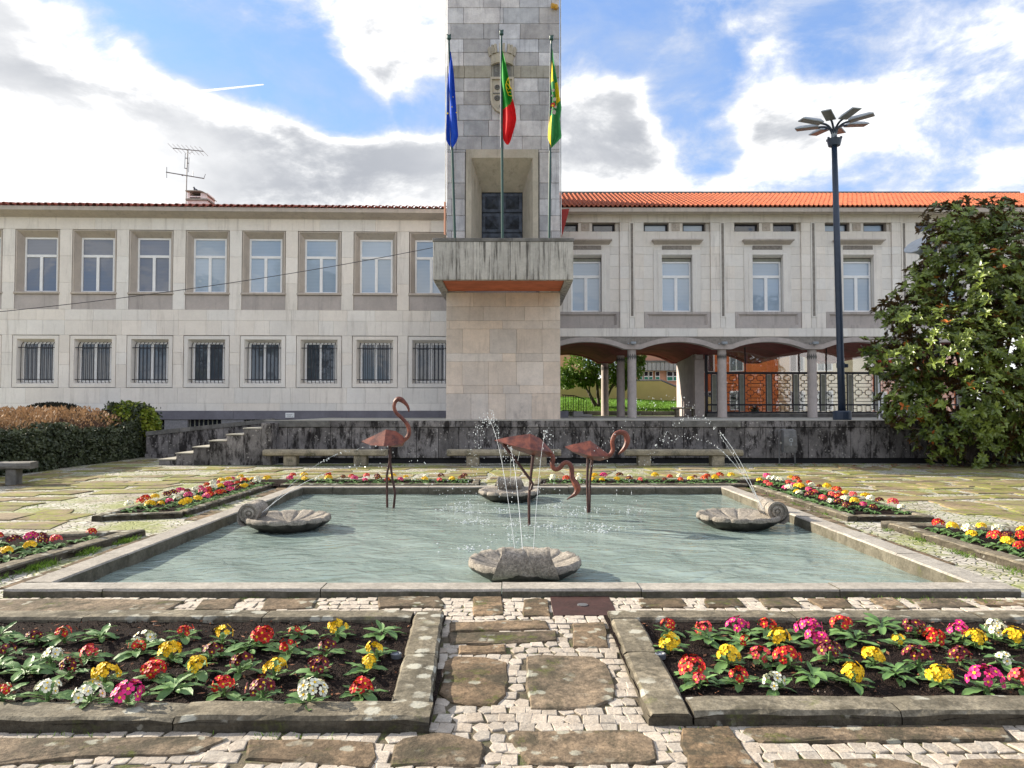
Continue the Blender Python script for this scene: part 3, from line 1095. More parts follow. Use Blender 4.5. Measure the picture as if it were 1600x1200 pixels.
# core leaves the portal niche open
pzt, pzb = tz(247), tz(372)
zbal = tz(457)                                 # underside of the balcony at the tower
mb.box(-HW + .01, HW - .01, .30, SD, TZ, zbal)
nl, nr = tx(727), tx(842)
zfl = tz(400)
mb.box(-HW + .01, HW - .01, .30, SD, zbal, zfl)
mb.box(-HW + .01, nl, .30, SD, zfl, tz(233))
mb.box(nr, HW - .01, .30, SD, zfl, tz(233))
mb.box(nl, nr, 1.6, SD, zfl, tz(233))
mb.box(-HW + .01, HW - .01, .30, SD, tz(233), 24.6)
mb.build('core', M['tower_up'], tw)


def blocks(z0, z1, us, mat, dy=0.0, c=.012, g=.008, v=None):
    if mat == 'tower_low':
        c, g = .006, .004
    """one course of ashlar; us = photo columns of the joints"""
    xs = [-HW + (u - 697) / (875.5 - 697) * 2 * HW for u in us]
    for a, b in zip(xs[:-1], xs[1:]):
        b_ = MB()
        pr = random.uniform(0, .008) - dy
        b_.box(a + g / 2, b - g / 2, -pr, .29, z0 + g / 2, z1 - g / 2, c=c)
        b_.build('stone', M[mat], tw)


Z_ = lambda *v: [tz(x) for x in v]
LOW = [(655.5, 615, (697, 736, 763, 790, 831, 875.5)), (615, 602, (697, 724, 763, 786, 812, 875.5)), (602, 565, (697, 722, 763, 807, 849, 875.5)),
       (565, 552, (697, 785, 806, 848, 875.5)), (552, 514, (697, 723, 765, 807, 847, 875.5)), (514, 501, (697, 702, 785, 848, 875.5)),
       (501, 479, (697, 755, 820, 875.5)), (479, 457, (697, 740, 790, 842, 875.5))]
for a, b, us in LOW:
    blocks(tz(a), tz(b), us, 'tower_low')
SIDE = [(457, 420, 0), (420, 372, 0), (372, 361, 0), (361, 337, 1), (337, 311, 0), (311, 286, 1), (286, 238, 0)]
for a, b, k in SIDE:
    blocks(tz(a), tz(b), (697, 705 + 3 * k, 726.2), 'tower_up')
    blocks(tz(a), tz(b), (843, 862 - 3 * k, 875.5), 'tower_up')
blocks(tz(238), tz(234), (697, 727, 760, 800, 842, 875.5), 'tower_up')
UPC = [(234, 213, (697, 712, 752, 787, 816, 846, 875.5)), (213, 188, (697, 724, 763, 802, 846, 875.5)), (188, 164, (697, 716, 768, 813, 875.5)),
       (164, 143, (697, 724, 766, 803, 843, 875.5)), (143, 122, (697, 724, 766, 803, 841, 875.5)), (103, 82, (697, 723, 806, 842, 875.5)), (82, 61, (697, 723, 765, 842, 875.5)),
       (61, 37, (697, 703, 755, 779, 813, 875.5)), (37, 12, (697, 723, 781, 786, 843, 875.5)), (12, -12, (697, 755, 782, 812, 863, 875.5))]
for a, b, us in UPC:
    blocks(tz(a), tz(b), us, 'tower_up')
blocks(tz(122), tz(103), (697, 708, 725, 768, 802, 814, 875.5), 'band_stone', -.02)
v = -12
k = 0
while tz(v) < 24.4:
    blocks(tz(v), tz(v - 24), (697, 730 + 18 * (k % 3), 775 + 10 * (k % 2), 812 + 14 * (k % 3), 875.5), 'tower_up')
    v -= 24
    k += 1
mb = MB()
mb.box(-HW - .15, HW + .15, -.2, SD + .1, 24.6, 24.95, c=.02)
mb.build('cap', M['band_stone'], tw)

# portal: frame, splayed niche, bronze door
mb = MB()
fo = rect(tx(728), tx(841), zfl, tz(234), -.05)
fi = rect(tx(736.5), tx(832.5), zfl, tz(247.3), -.05)
dd = .95
di = rect(tx(752.6, 300, dd), tx(816.6, 300, dd), zfl, tz(300.6, dd), dd)
fb = rect(tx(728), tx(841), zfl, tz(234), .32)
mb.ring(fb, fo)
mb.ring(fo, fi)
# sides run straight for a little before they splay
mb.ring(fi, di)
mb.build('portal', M['portal'], tw)
for s_ in (-1, 1):
    b_ = MB()
    x = tx(727.2) if s_ < 0 else tx(842)
    b_.box(x - .035, x + .035, .02, .31, zfl, tz(237))
    b_.build('side_groove', M['coping'], tw)
dl, dr, dzt = di[0][0], di[1][0], di[2][2]
mb = MB()
mb.box(dl - .05, dr + .05, dd + .10, dd + .16, zfl, dzt + .05)
door = mb.build('door', M['door'], tw)
ph = (tz(300.6, dd) - tz(332, dd))
wdt = (dr - dl) / 2
for cx_ in range(2):
    for rz_ in range(4):
        x0, x1 = dl + cx_ * wdt, dl + (cx_ + 1) * wdt
        z1 = dzt - rz_ * ph
        z0 = z1 - ph
        if z0 < zfl:
            continue
        b_ = MB()
        e = .03
        b_.box(x0 + e / 2, x1 - e / 2, dd + .05, dd + .099, z0 + e / 2, z1 - e / 2, c=.008)
        m_ = .13
        xa, xb, za, zb = x0 + m_, x1 - m_, z0 + m_, z1 - m_
        b_.add([(xa, dd + .048, za), (xb, dd + .048, za), (xb, dd + .048, zb), (xa, dd + .048, zb), ((xa + xb) / 2, dd - .10, (za + zb) / 2)],
               [(0, 1, 4), (1, 2, 4), (2, 3, 4), (3, 0, 4)])
        b_.build('door_panel', M['door'], door)

# balcony
BY = 23.6
bl, br = atY(676.5, 400, BY).x - TXC, atY(896, 400, BY).x - TXC
bz0, bz1 = atY(785, 437, BY).z, atY(785, 372, BY).z
yb = BY - TY
back = 3.2
js = [676.5, 712.6, 739.3, 768.5, 797.5, 828, 857.7, 896]
for a, b in zip(js[:-1], js[1:]):
    xa, xb = atY(a, 400, BY).x - TXC, atY(b, 400, BY).x - TXC
    b_ = MB()
    b_.box(xa + .005, xb - .005, yb, yb + .20, bz0, bz1 - .115, c=.008)
    b_.build('parapet_panel', M['balcony'], tw)
for s_ in (0, 1):
    ys = [yb + .205, yb + 1.2, yb + 2.2, yb + 3.4, back]
    for a, b in zip(ys[:-1], ys[1:]):
        b_ = MB()
        xa, xb = (bl, bl + .2) if s_ == 0 else (br - .2, br)
        b_.box(xa, xb, a + .005, b - .005, bz0, bz1 - .115, c=.008)
        b_.build('parapet_panel', M['balcony'], tw)
for a, b in ((bl - .02, tx(712, 400, -2.6)), (tx(712, 400, -2.6) + .008, tx(800, 400, -2.6)), (tx(800, 400, -2.6) + .008, br + .02)):
    b_ = MB()
    b_.box(a, b, yb - .02, yb + .24, bz1 - .112, bz1, c=.012)
    b_.build('coping', M['coping'], tw)
for xa, xb in ((bl - .02, bl + .22), (br - .22, br + .02)):
    b_ = MB()
    b_.box(xa, xb, yb + .245, back, bz1 - .112, bz1, c=.012)
    b_.build('coping', M['coping'], tw)
mb = MB()
mb.box(bl + .2, br - .2, yb + .2, -.01, bz0 + .16, bz0 + .3)
mb.box(bl + .2, -HW - .005, -.01, back, bz0 + .16, bz0 + .3)
mb.box(HW + .005, br - .2, -.01, back, bz0 + .16, bz0 + .3)
mb.build('balcony_floor', M['coping'], tw)
mb = MB()
ins = .27
mb.box(bl + ins, br - ins, yb + .21, -.012, bz0 + .04, bz0 + .155)
mb.build('soffit', M['soffit'], tw)
mb = MB()
mb.box(bl + .005, bl + ins, yb + .205, back, bz0 - .03, bz0 + .03, c=.01)
mb.box(br - ins, br - .005, yb + .205, back, bz0 - .03, bz0 + .03, c=.01)
mb.build('soffit_border', M['balcony'], tw)

# coat of arms
arms = MB()
sw, szt, szb = tx(803) - tx(766), tz(123), tz(178)
xc = tx(784.5)
shp = []
for i in range(17):
    a = math.pi * i / 16
    shp.append((xc - math.cos(a) * sw / 2, szb + (szt - szb) * .42 - math.sin(a) * (szt - szb) * .42))
out_ = [(xc - sw / 2, szt)] + shp + [(xc + sw / 2, szt)]
inn = [(xc + (x - xc) * .84, (szt + szb) / 2 + (z - (szt + szb) / 2) * .88) for x, z in out_]
f3 = lambda L, y: [(x, y, z) for x, z in L]
arms.ring(f3(out_, 0), f3(out_, -.16))
arms.ring(f3(out_, -.16), f3(inn, -.16))
arms.ring(f3(inn, -.16), f3(inn, -.09))
arms.add(f3(inn, -.09), [tuple(reversed(range(len(inn))))])
shield = arms.build('shield', M['portal'], tw)
rel = MB()
zc = (szt + szb) / 2
rel.box(xc - .012, xc + .012, -.115, -.085, zc - .35, szt - .1)
rel.box(xc - sw * .38, xc + sw * .38, -.115, -.085, zc + .05, zc + .08)
for (dx, dz, r_) in ((-.17, .28, .10), (.17, .28, .10), (-.17, -.1, .11), (.17, -.1, .11), (0, -.38, .10)):
    pr_ = [(r_, 0), (r_ * .8, .03), (r_ * .55, .03), (r_ * .45, .012), (0.001, .05)]
    n_ = 10
    vs = []
    for (rr, hh) in pr_:
        for k in range(n_):
            a = 2 * math.pi * k / n_
            vs.append((xc + dx + rr * math.cos(a), -.09 - hh, zc + dz + rr * math.sin(a)))
    rel.add(vs, [(i * n_ + k, i * n_ + (k + 1) % n_, (i + 1) * n_ + (k + 1) % n_, (i + 1) * n_ + k) for i in range(len(pr_) - 1) for k in range(n_)])
rel.build('shield_relief', M['coping'], shield)
crown = MB()
cz0, cz1 = tz(103), tz(89)
cr0, cr1 = .40, .45
cy_ = .08
crown.lathe([(cr0 - .1, cz0), (cr0, cz0), (cr0 + .02, cz0 + .06), (cr0 - .02, cz0 + .08), (cr1 - .02, cz1), (cr1 - .1, cz1), (cr0 - .1, cz0 + .05)], 20, xc, cy_, a0=math.pi, a1=2 * math.pi)
for k in range(5):
    a = math.pi + math.pi * (k + .5) / 5
    for j in range(3):
        aa = a + (j - 1) * .13
        ca, sa = math.cos(aa), math.sin(aa)
        x, y = xc + (cr1 - .02) * ca, cy_ + (cr1 - .02) * sa
        h0, h1 = cz1, cz1 + .2 + (.09 if j != 1 else .0)
        px, py = -sa * .028, ca * .028
        f_ = 1 + .12
        vs = []
        for hh, ff in ((h0, 1), (h1, f_)):
            for (sx, sr) in ((-1, -1), (1, -1), (1, 1), (-1, 1)):
                vs.append((xc + (x - xc) * ff + px * sx * 1.3 + ca * .04 * sr, cy_ + (y - cy_) * ff + py * sx * 1.3 + sa * .04 * sr, hh))
        crown.add(vs, [(0, 1, 5, 4), (1, 2, 6, 5), (2, 3, 7, 6), (3, 0, 4, 7), (4, 5, 6, 7)])
crown.build('mural_crown', M['portal'], tw)
nk = MB()
nk.box(xc - .3, xc + .3, -.10, -.005, tz(122), tz(103))
nk.build('crown_neck', M['coping'], tw)
# lamp at the top right, conductors down both edges
b_ = MB()
b_.tube([(tx(869), -.03, tz(12)), (tx(865), -.14, tz(12.5)), (tx(862), -.16, tz(12.5))], [.06, .085, .10], 10)
b_.tube([(tx(869), .0, tz(12)), (tx(869), -.16, tz(13))], [.09, .07], 10)
b_.build('spot_lamp', M['gold'], tw)
for u, nm in ((695.3, 'conductor_pipe'), (877, 'conductor_pipe')):
    b_ = MB()
    b_.tube([(tx(u), .12, tz(366)), (tx(u), .12, 24.4)], .022, 6)
    b_.build(nm, M['steel'], tw)
b_ = MB()
b_.tube([(tx(694.8), .06, tz(366)), (tx(694.8), .06, tz(315))], .04, 6)
b_.build('pipe_sleeve', M['salmon'], tw)

# flag poles and flags
POLES = [((701.5, 62), (712.5, 374), 'dark green flagpole on the balcony that carries the blue flag'),
         ((783.5, 55), (785.5, 374), 'dark green flagpole on the balcony before the bronze door'),
         ((861.6, 63), (857.5, 374), 'dark green flagpole on the balcony that carries the green and yellow flag')]
FY = 24.6
for (ut, vt), (ub, vb), lab in POLES:
    p0, p1 = atY(ub, vb + 22, FY), atY(ut, vt, FY)
    p0.z = bz0 + .3
    f = thing('flagpole', lab, 'flagpole', p0, group='flagpoles on the balcony')
    d = p1 - p0
    b_ = MB()
    b_.tube([(0, 0, 0), d * .52], [.045, .042], 10)
    b_.tube([d * .52, d], [.036, .03], 10)
    b_.build('mast', M['pole_green'], f)
    b_ = MB()
    b_.tube([d * .53 + Vector((-.045, -.015, 0)), d * .985 + Vector((-.035, -.015, 0))], .014, 6)
    b_.build('halyard', M['steel'], f)
    b_ = MB()
    b_.tube([d, d * 1.0 + Vector((0, 0, .03)), d + Vector((0, 0, .09)), d + Vector((0, 0, .14))], [.055, .075, .065, .07], 10)
    for s_ in (-1, 1):
        b_.box(d.x + s_ * .05 - .02, d.x + s_ * .05 + .02, d.y - .02, d.y + .02, d.z + .14, d.z + .18)
    b_.build('finial', M['pole_green'], f)

FM = [plain('blue_flag_cloth', (.015, .075, .50), .75, .2, var=.1), plain('yellow_flag_cloth', (.80, .58, .02), .75, .2, var=.05), plain('green_flag_cloth', (.02, .26, .03), .75, .2, var=.1),
      plain('red_flag_cloth', (.62, .012, .015), .75, .2, var=.1), plain('soft_green_flag_cloth', (.05, .26, .08), .75, .2, var=.1), plain('grey_emblem_print', (.38, .33, .28), .8, .2), plain('red_emblem_print', (.45, .05, .03), .8, .2)]
FLAGS = [
    ('blue', [(405, 118, 122), (500, 103, 137), (600, 98, 148), (700, 93, 155), (835, 92, 165), (950, 90, 172), (1060, 88, 180), (1110, 88, 165), (1135, 105, 152), (1155, 125, 140)],
     'limp blue flag with small yellow stars hanging in folds'),
    ('green_red', [(395, 519, 524), (500, 514, 550), (620, 513, 575), (700, 513, 590), (780, 513, 603), (860, 515, 625), (940, 518, 635), (1000, 522, 622), (1060, 522, 603), (1110, 540, 590), (1132, 560, 576)],
     'limp flag green above and red below with a yellow armillary emblem'),
    ('green_yellow', [(385, 910, 915), (480, 908, 925), (570, 905, 940), (680, 900, 960), (800, 895, 975), (865, 890, 985), (940, 888, 972), (1000, 883, 978), (1080, 880, 988), (1120, 890, 950), (1155, 903, 915)],
     'limp green and yellow flag with a grey and red town emblem'),
]
for fi_, (kind, prof, lab) in enumerate(FLAGS):
    NS, NT_ = 14, 44
    b_ = MB()
    org = atY(680 + (prof[0][1] + prof[0][2]) / 10, prof[0][0] / 5, FY)
    vs = []
    grid = []
    for r_ in range(NT_ + 1):
        yy = prof[0][0] + (prof[-1][0] - prof[0][0]) * r_ / NT_
        for (a, b) in zip(prof[:-1], prof[1:]):
            if a[0] <= yy <= b[0] + 1e-6:
                t = (yy - a[0]) / (b[0] - a[0])
                L, Rr = a[1] + (b[1] - a[1]) * t, a[2] + (b[2] - a[2]) * t
                break
        for k in range(NS + 1):
            s_ = k / NS
            q = atY(680 + (L + (Rr - L) * s_) / 5, yy / 5, FY)
            wd = (Rr - L) / 5 * FY / F
            amp = min(.10, wd * .28)
            ph_ = s_ * 9.5 + .6 * math.sin(r_ * .12 + fi_) + fi_
            q.y = FY - .05 + amp * math.sin(ph_) + .04 * math.sin(r_ * .3 + s_ * 3)
            vs.append(q - org)
            grid.append((s_, L + (Rr - L) * s_, yy))
    for r_ in range(NT_):
        for k in range(NS):
            i0 = r_ * (NS + 1) + k
            s_, xx, yy = grid[i0]
            xx += (grid[i0 + 1][1] - grid[i0][1]) / 2
            yy += 8
            if kind == 'blue':
                mi = 0
            elif kind == 'green_red':
                lim = 855 - max(0, xx - 560) * 1.9 if xx > 560 else 850
                mi = 2 if yy < lim else 3
            else:
                if yy < 640:
                    mi = 4 if xx > 912 + (yy - 480) * .06 else 1
                elif yy < 900:
                    mi = 1 if (xx < 905 or xx > 935 + (yy - 640) * .06) else 4
                    if yy > 805 and xx > 950:
                        mi = 4
                else:
                    mi = 1 if xx < 905 else 4
            b_.f.append((i0, i0 + 1, i0 + NS + 2, i0 + NS + 1))
            b_.m.append(mi)
    b_.v = [tuple(q) for q in vs]
    fl = b_.mesh('flag', FM, smooth=True)
    fo_ = place('flag', fl, None, org)
    tag(fo_, lab, 'flag', 'flags hanging from the balcony poles')

    def surf(xx, yy, off=-.02):
        best = min(range(len(grid)), key=lambda i: (grid[i][1] - xx) ** 2 + (grid[i][2] - yy) ** 2)
        q = Vector(vs[best])
        p = atY(680 + xx / 5, yy / 5, FY) - org
        p.y = min(q.y, vs[min(best + 1, len(vs) - 1)].y, vs[max(best - 1, 0)].y) + off
        return p
    e_ = MB()
    if kind == 'blue':
        for (x, y, r_) in ((97, 892, 11), (134, 850, 7), (168, 890, 8), (140, 760, 5)):
            c_ = surf(x, y, -.03)
            pts = []
            for k in range(10):
                a = math.pi / 2 + math.pi * k / 5
                rr = (r_ if k % 2 == 0 else r_ * .45) / 5 * FY / F
                pts.append((c_.x + rr * math.cos(a), c_.y, c_.z + rr * math.sin(a)))
            e_.add(pts + [(c_.x, c_.y, c_.z)], [(k, (k + 1) % 10, 10) for k in range(10)])
        e_.build('star_emblem', FM[1], fo_)
    elif kind == 'green_red':
        for arc in ([(572, 620), (558, 645), (552, 680), (558, 715), (575, 745), (598, 765)], [(572, 620), (580, 660), (582, 700)], [(560, 655), (583, 690), (598, 712)], [(556, 690), (572, 700), (588, 703)], [(566, 730), (577, 720), (590, 735)]):
            e_.tube([surf(x, y, -.035) for x, y in arc], .013, 4)
        e_.build('armillary_emblem', FM[1], fo_)
    else:
        for (x, y, r_, mi) in ((918, 835, 20, 6), (930, 790, 16, 5), (920, 720, 13, 5), (938, 850, 12, 5), (925, 895, 18, 5), (910, 870, 9, 5), (915, 840, 8, 1), (912, 760, 10, 5)):
            c_ = surf(x, y, -.03 - .004 * (mi == 1))
            n_ = 9
            pts = [(c_.x + r_ / 5 * FY / F * math.cos(2 * math.pi * k / n_) * (.8 + .35 * (k % 2)), c_.y, c_.z + r_ / 5 * FY / F * math.sin(2 * math.pi * k / n_) * (.8 + .35 * (k % 3) / 2)) for k in range(n_)]
            e_.add(pts, [tuple(range(n_))], {5: 0, 6: 1, 1: 2}[mi])
        e_.build('town_emblem', [FM[5], FM[6], FM[1]], fo_)
# ------------------------------------------------------------------ right wing over the arcade
RY = 30.5
rw = thing('arcade_wing', 'pale stone wing with orange tiled roof raised over a columned arcade right of the tower', 'building', (0, RY, 0))


def rx(u, dy=0.0, v=450):
    return atY(u, v, RY + dy).x


def rz(v, dy=0.0):
    return atY(1060, v, RY + dy).z


BW = (rx(1342) - rx(1058)) / 2               # bay width
bc = [rx(1058.5) + BW * k for k in range(-1, 5)]   # window centres
RX0, RX1 = 1.75, bc[-1] + BW / 2
zt_ = {k: rz(v) for k, v in dict(bot=526, ap0=512.7, ap1=487, win0=486.5, win1=402.5, sl0=361, sl1=347.5, fr=334.5, cor=328.5, tile=321, strip0=496, strip1=347).items()}
pw = rx(1006.5) - rx(969)                     # pilaster width
mb = MB()
mb.box(RX0, RX1, .46, 1.1, zt_['bot'] + .05, zt_['fr'])
mb.box(RX0, RX1, 1.1, 7.5, zt_['bot'] + .75, zt_['fr'])
mb.build('wall', M['dark'], rw)
FIELD = .07                                   # recess of the bays behind the pilasters


def pan2(x0, x1, z0, z1, mat='facade', y0=0.0, y1=.42, name='panel'):
    return panel(rw, x0, x1, z0, z1, mat, y0, y1, name, .005)


courses = [zt_['bot'], zt_['ap0'], rz(489), rz(470), rz(452), rz(435), rz(416), rz(397), rz(385), zt_['sl0'], zt_['sl1']]
sur_w = rx(1097) - rx(1023)
z_s1 = rz(390)
ui2, h2 = (rx(1081.5, .3) - rx(1033.5, .3)) / 2, 0
REC2 = .32
# shared meshes
b_ = MB()
o = rect(-sur_w / 2, sur_w / 2, 0, z_s1 - zt_['ap1'], FIELD - .03)
i1 = rect(-sur_w / 2 + .17, sur_w / 2 - .17, 0, z_s1 - zt_['ap1'] - .14, FIELD - .03)
i1b = rect(-sur_w / 2 + .19, sur_w / 2 - .19, 0, z_s1 - zt_['ap1'] - .16, FIELD - .045)
i1c = rect(-sur_w / 2 + .34, sur_w / 2 - .34, 0, z_s1 - zt_['ap1'] - .20, FIELD - .045)
win_h = (rz(402.5, .3) - rz(486.5, .3))
i2 = rect(-ui2, ui2, 0, win_h + .02, REC2)
bk = rect(-sur_w / 2, sur_w / 2, 0, z_s1 - zt_['ap1'], FIELD + .02)
b_.ring(bk, o)
b_.ring(o, i1)
b_.ring(i1, i1b)
b_.ring(i1b, i1c)
b_.ring(i1c, i2)
me_rs = b_.mesh('window', M['facade_field'])
wz0, wz1 = .02, win_h - .12
wm = wz0 + (wz1 - wz0) * .70
me_rf = frame_mesh(ui2 - .02, wz0, wz1, REC2 - .02, [(-ui2 + .085, ui2 - .085, wm - .055, wm + .055), (-.06, .06, wz0 + .065, wm - .055)])
RP = [(-ui2 + .08, -.055, wz0 + .06, wm - .05), (.055, ui2 - .08, wz0 + .06, wm - .05), (-ui2 + .08, ui2 - .08, wm + .05, wz1 - .06)]
me_rp = [pane_mesh(*q, REC2 + .02, 'pane_light') for q in RP]
b_ = MB()
b_.box(-ui2 + .02, ui2 - .02, REC2 - .05, REC2 + .03, wz1 + .01, wz1 + .115, c=.01)
me_box = b_.mesh('shutter_box', M['olive_panel'])
lw2 = (rx(1099) - rx(1020)) / 2
b_ = MB()
b_.box(-lw2, lw2, -.20, FIELD + .01, .13, .185)
b_.add([(-lw2 + .03, -.17, .13), (lw2 - .03, -.17, .13), (lw2 - .1, FIELD + .01, 0), (-lw2 + .1, FIELD + .01, 0)], [(0, 3, 2, 1)])
b_.add([(-lw2 + .03, -.17, .13), (-lw2 + .1, FIELD + .01, 0), (-lw2 + .03, FIELD + .01, .13), (lw2 - .03, -.17, .13), (lw2 - .1, FIELD + .01, 0), (lw2 - .03, FIELD + .01, .13)], [(0, 2, 1), (3, 4, 5)])
me_ledge = b_.mesh('ledge', M['surround'])
fw = (BW - pw) / 2                             # half width of the field
b_ = MB()
aw = (rx(1111.7) - rx(1008.5)) / 2
ah = zt_['ap1'] - zt_['ap0']
o = rect(-aw, aw, .01, ah, FIELD - .035)
i1 = rect(-aw + .12, aw - .12, .13, ah - .09, FIELD - .035)
i2_ = rect(-aw + .22, aw - .22, .13, ah - .16, FIELD + .06)
bk = rect(-aw, aw, .01, ah, FIELD + .02)
b_.ring(bk, o)
b_.ring(o, i1)
b_.ring(i1, i2_)
b_.add(i2_, [(0, 1, 2, 3)])
me_apron = b_.mesh('apron', M['apron'])
b_ = MB()
sw_ = (rx(993) - rx(985)) / 2
b_.ring(rect(-sw_, sw_, 0, zt_['strip1'] - zt_['strip0'], -.02), rect(-sw_ + .05, sw_ - .05, .05, zt_['strip1'] - zt_['strip0'] - .05, -.02))
b_.ring(rect(-sw_, sw_, 0, zt_['strip1'] - zt_['strip0'], .01), rect(-sw_, sw_, 0, zt_['strip1'] - zt_['strip0'], -.02))
b_.ring(rect(-sw_ + .05, sw_ - .05, .05, zt_['strip1'] - zt_['strip0'] - .05, -.02), rect(-sw_ + .05, sw_ - .05, .05, zt_['strip1'] - zt_['strip0'] - .05, .0))
me_strip = b_.mesh('pilaster_strip', M['facade'])
b_ = MB()
b_.box(-sw_ + .052, sw_ - .052, -.005, -.001, .052, zt_['strip1'] - zt_['strip0'] - .052)
me_inlay = b_.mesh('strip_inlay', M['rough_band'])
b_ = MB()
b_.box(-.60, .60, FIELD - .005, FIELD + .02, 0, .17)
me_rough = b_.mesh('rough_inlay', M['rough_band'])
slw = .055
for bi, c in enumerate(bc):
    x0, x1 = c - BW / 2, c + BW / 2
    # pilaster at the left of the bay
    if x0 - pw / 2 > 1.7:
        for a, b in zip(courses[:-1], courses[1:]):
            if a < zt_['ap0'] - .01:
                continue
            pan2(x0 - pw / 2, x0 - sw_ - .005, a, b)
            pan2(x0 + sw_ + .005, x0 + pw / 2, a, b)
        pan2(x0 - sw_, x0 + sw_, zt_['ap0'], zt_['strip0'])
        st = place('pilaster_strip', me_strip, rw, (x0, 0, zt_['strip0']))
        place('strip_inlay', me_inlay, st)
        mbk = MB()
    # bottom band and frieze
    for a, b in ((x0, x0 + BW * .37), (x0 + BW * .37, x0 + BW * .72), (x0 + BW * .72, x1)):
        pan2(a, b, zt_['bot'], zt_['ap0'])
    for a, b in ((x0, c - .3), (c - .3, x1 - .5), (x1 - .5, x1)):
        pan2(a, b, zt_['sl1'], zt_['fr'])
    # field beside the window
    xf0, xf1 = x0 + pw / 2, x1 - pw / 2
    fc = [zt_['ap1'], rz(470), rz(452), rz(435), rz(416), rz(397), rz(385)]
    for a, b in zip(fc[:-1], fc[1:]):
        pan2(xf0, c - sur_w / 2, a, b, 'facade_field', FIELD)
        pan2(c + sur_w / 2, xf1, a, b, 'facade_field', FIELD)
    pan2(c - sur_w / 2, c - .61, z_s1, rz(385), 'facade_field', FIELD)
    pan2(c + .61, c + sur_w / 2, z_s1, rz(385), 'facade_field', FIELD)
    for a, b in ((xf0, c - .7), (c - .7, c + .6), (c + .6, xf1)):
        pan2(a, b, rz(385), zt_['sl0'], 'facade_field', FIELD)
    place('rough_inlay', me_rough, rw, (c, 0, z_s1 + .01))
    pan2(c - .605, c + .605, rz(385) - .05, rz(385), 'facade_field', FIELD)
    wn = place('window', me_rs, rw, (c, 0, zt_['ap1']))
    place('frame', me_rf, wn)
    for q in me_rp:
        place('pane', q, wn)
    place('shutter_box', me_box, wn)
    place('ledge', me_ledge, rw, (c, 0, rz(382)))
    place('apron', me_apron, rw, (c, 0, zt_['ap0']))
    pan2(xf0, c - aw, zt_['ap0'], zt_['ap1'], 'facade_field', FIELD)
    pan2(c + aw, xf1, zt_['ap0'], zt_['ap1'], 'facade_field', FIELD)
    # slit windows with a lozenge block between
    zs0, zs1 = zt_['sl0'] + .006, zt_['sl1'] - .006
    cl_ = c - .03
    for a, b, lit in ((xf0 + .02, cl_ - .30, bi % 2), (cl_ + .28, xf1 - .18, bi % 2)):
        s_ = MB()
        s_.ring(rect(a, b, zs0, zs1, FIELD), rect(a + .01, b - .01, zs0 + .01, zs1 - .01, .36))
        sl = s_.build('slit_window', M['surround'], rw)
        q = pane_mesh(a + .08, b - .08, zs0 + .012, zs1 - .03, .34, 'pane_black' if lit == 0 else 'pane_light')
        place('pane', q, sl)
        f_ = MB()
        f_.box(a + .012, a + .08, .30, .35, zs0 + .012, zs1 - .012)
        f_.box(b - .08, b - .012, .30, .35, zs0 + .012, zs1 - .012)
        f_.box(a + .08, b - .08, .30, .35, zs1 - .05, zs1 - .012)
        f_.build('frame', M['bar'], sl)
    pan2(cl_ - .30, cl_ + .28, zt_['sl0'], zt_['sl1'], 'facade_field', FIELD + .02)
    pan2(xf1 - .18, xf1, zt_['sl0'], zt_['sl1'], 'facade_field', FIELD + .12)
    lz = MB()
    zc = (zs0 + zs1) / 2
    lz.box(cl_ - .17, cl_ + .16, FIELD - .012, FIELD + .02, zs0 + .02, zs1 - .02, c=.008)
    y = FIELD - .013
    lz.add([(cl_ - .13, y, zc), (cl_, y, zc - .12), (cl_ + .13, y, zc), (cl_, y, zc + .12), (cl_, y - .05, zc)], [(0, 1, 4), (1, 2, 4), (2, 3, 4), (3, 0, 4)])
    lz.build('lozenge_block', M['surround'], rw)

# cornice and roof
mb = MB()
za, zb = zt_['fr'], zt_['cor']
e0, e1 = RX0, RX1
yo = -.62
k_ = (RY + yo) / RY
zo0 = EYE + (637 - 328.5) * (RY + yo) / F
zo1 = EYE + (637 - 322.0) * (RY + yo) / F
mb.add([(e0, -.05, za), (e1, -.05, za), (e1, yo + .12, zo0 - .05), (e0, yo + .12, zo0 - .05), (e0, yo + .12, zo0), (e1, yo + .12, zo0), (e1, yo, zo0), (e0, yo, zo0), (e0, yo, zo1), (e1, yo, zo1), (e1, .6, zo1), (e0, .6, zo1), (e0, .6, za), (e1, .6, za)],
       [(0, 3, 2, 1), (3, 4, 5, 2), (4, 7, 6, 5), (7, 8, 9, 6), (8, 11, 10, 9), (12, 0, 1, 13)])
mb.build('cornice', M['surround'], rw)
SL = .40
y_e = yo - .06
zr0 = zo1 + .02
LEN = 4.6
mb = MB()
mb.add([(e0, y_e + .15, zr0), (e1, y_e + .15, zr0), (e1, y_e + LEN, zr0 + SL * LEN - .06), (e0, y_e + LEN, zr0 + SL * LEN - .06), (e1, 9, zr0 + .3), (e0, 9, zr0 + .3)], [(0, 1, 2, 3), (3, 2, 4, 5)])
roof2 = mb.build('roof', M['roof'], rw)
tile_sheet(e0, e1, y_e, zr0 + .02, SL, LEN, .192, .065, .42, 'roof_tiles', 'roof', roof2)
mb = MB()
pts = [(e0 + (e1 - e0) * i / 60, y_e + LEN, zr0 + SL * LEN + .0) for i in range(61)]
mb.tube(pts, .10, 8)
mb.build('ridge', M['coping'], roof2)
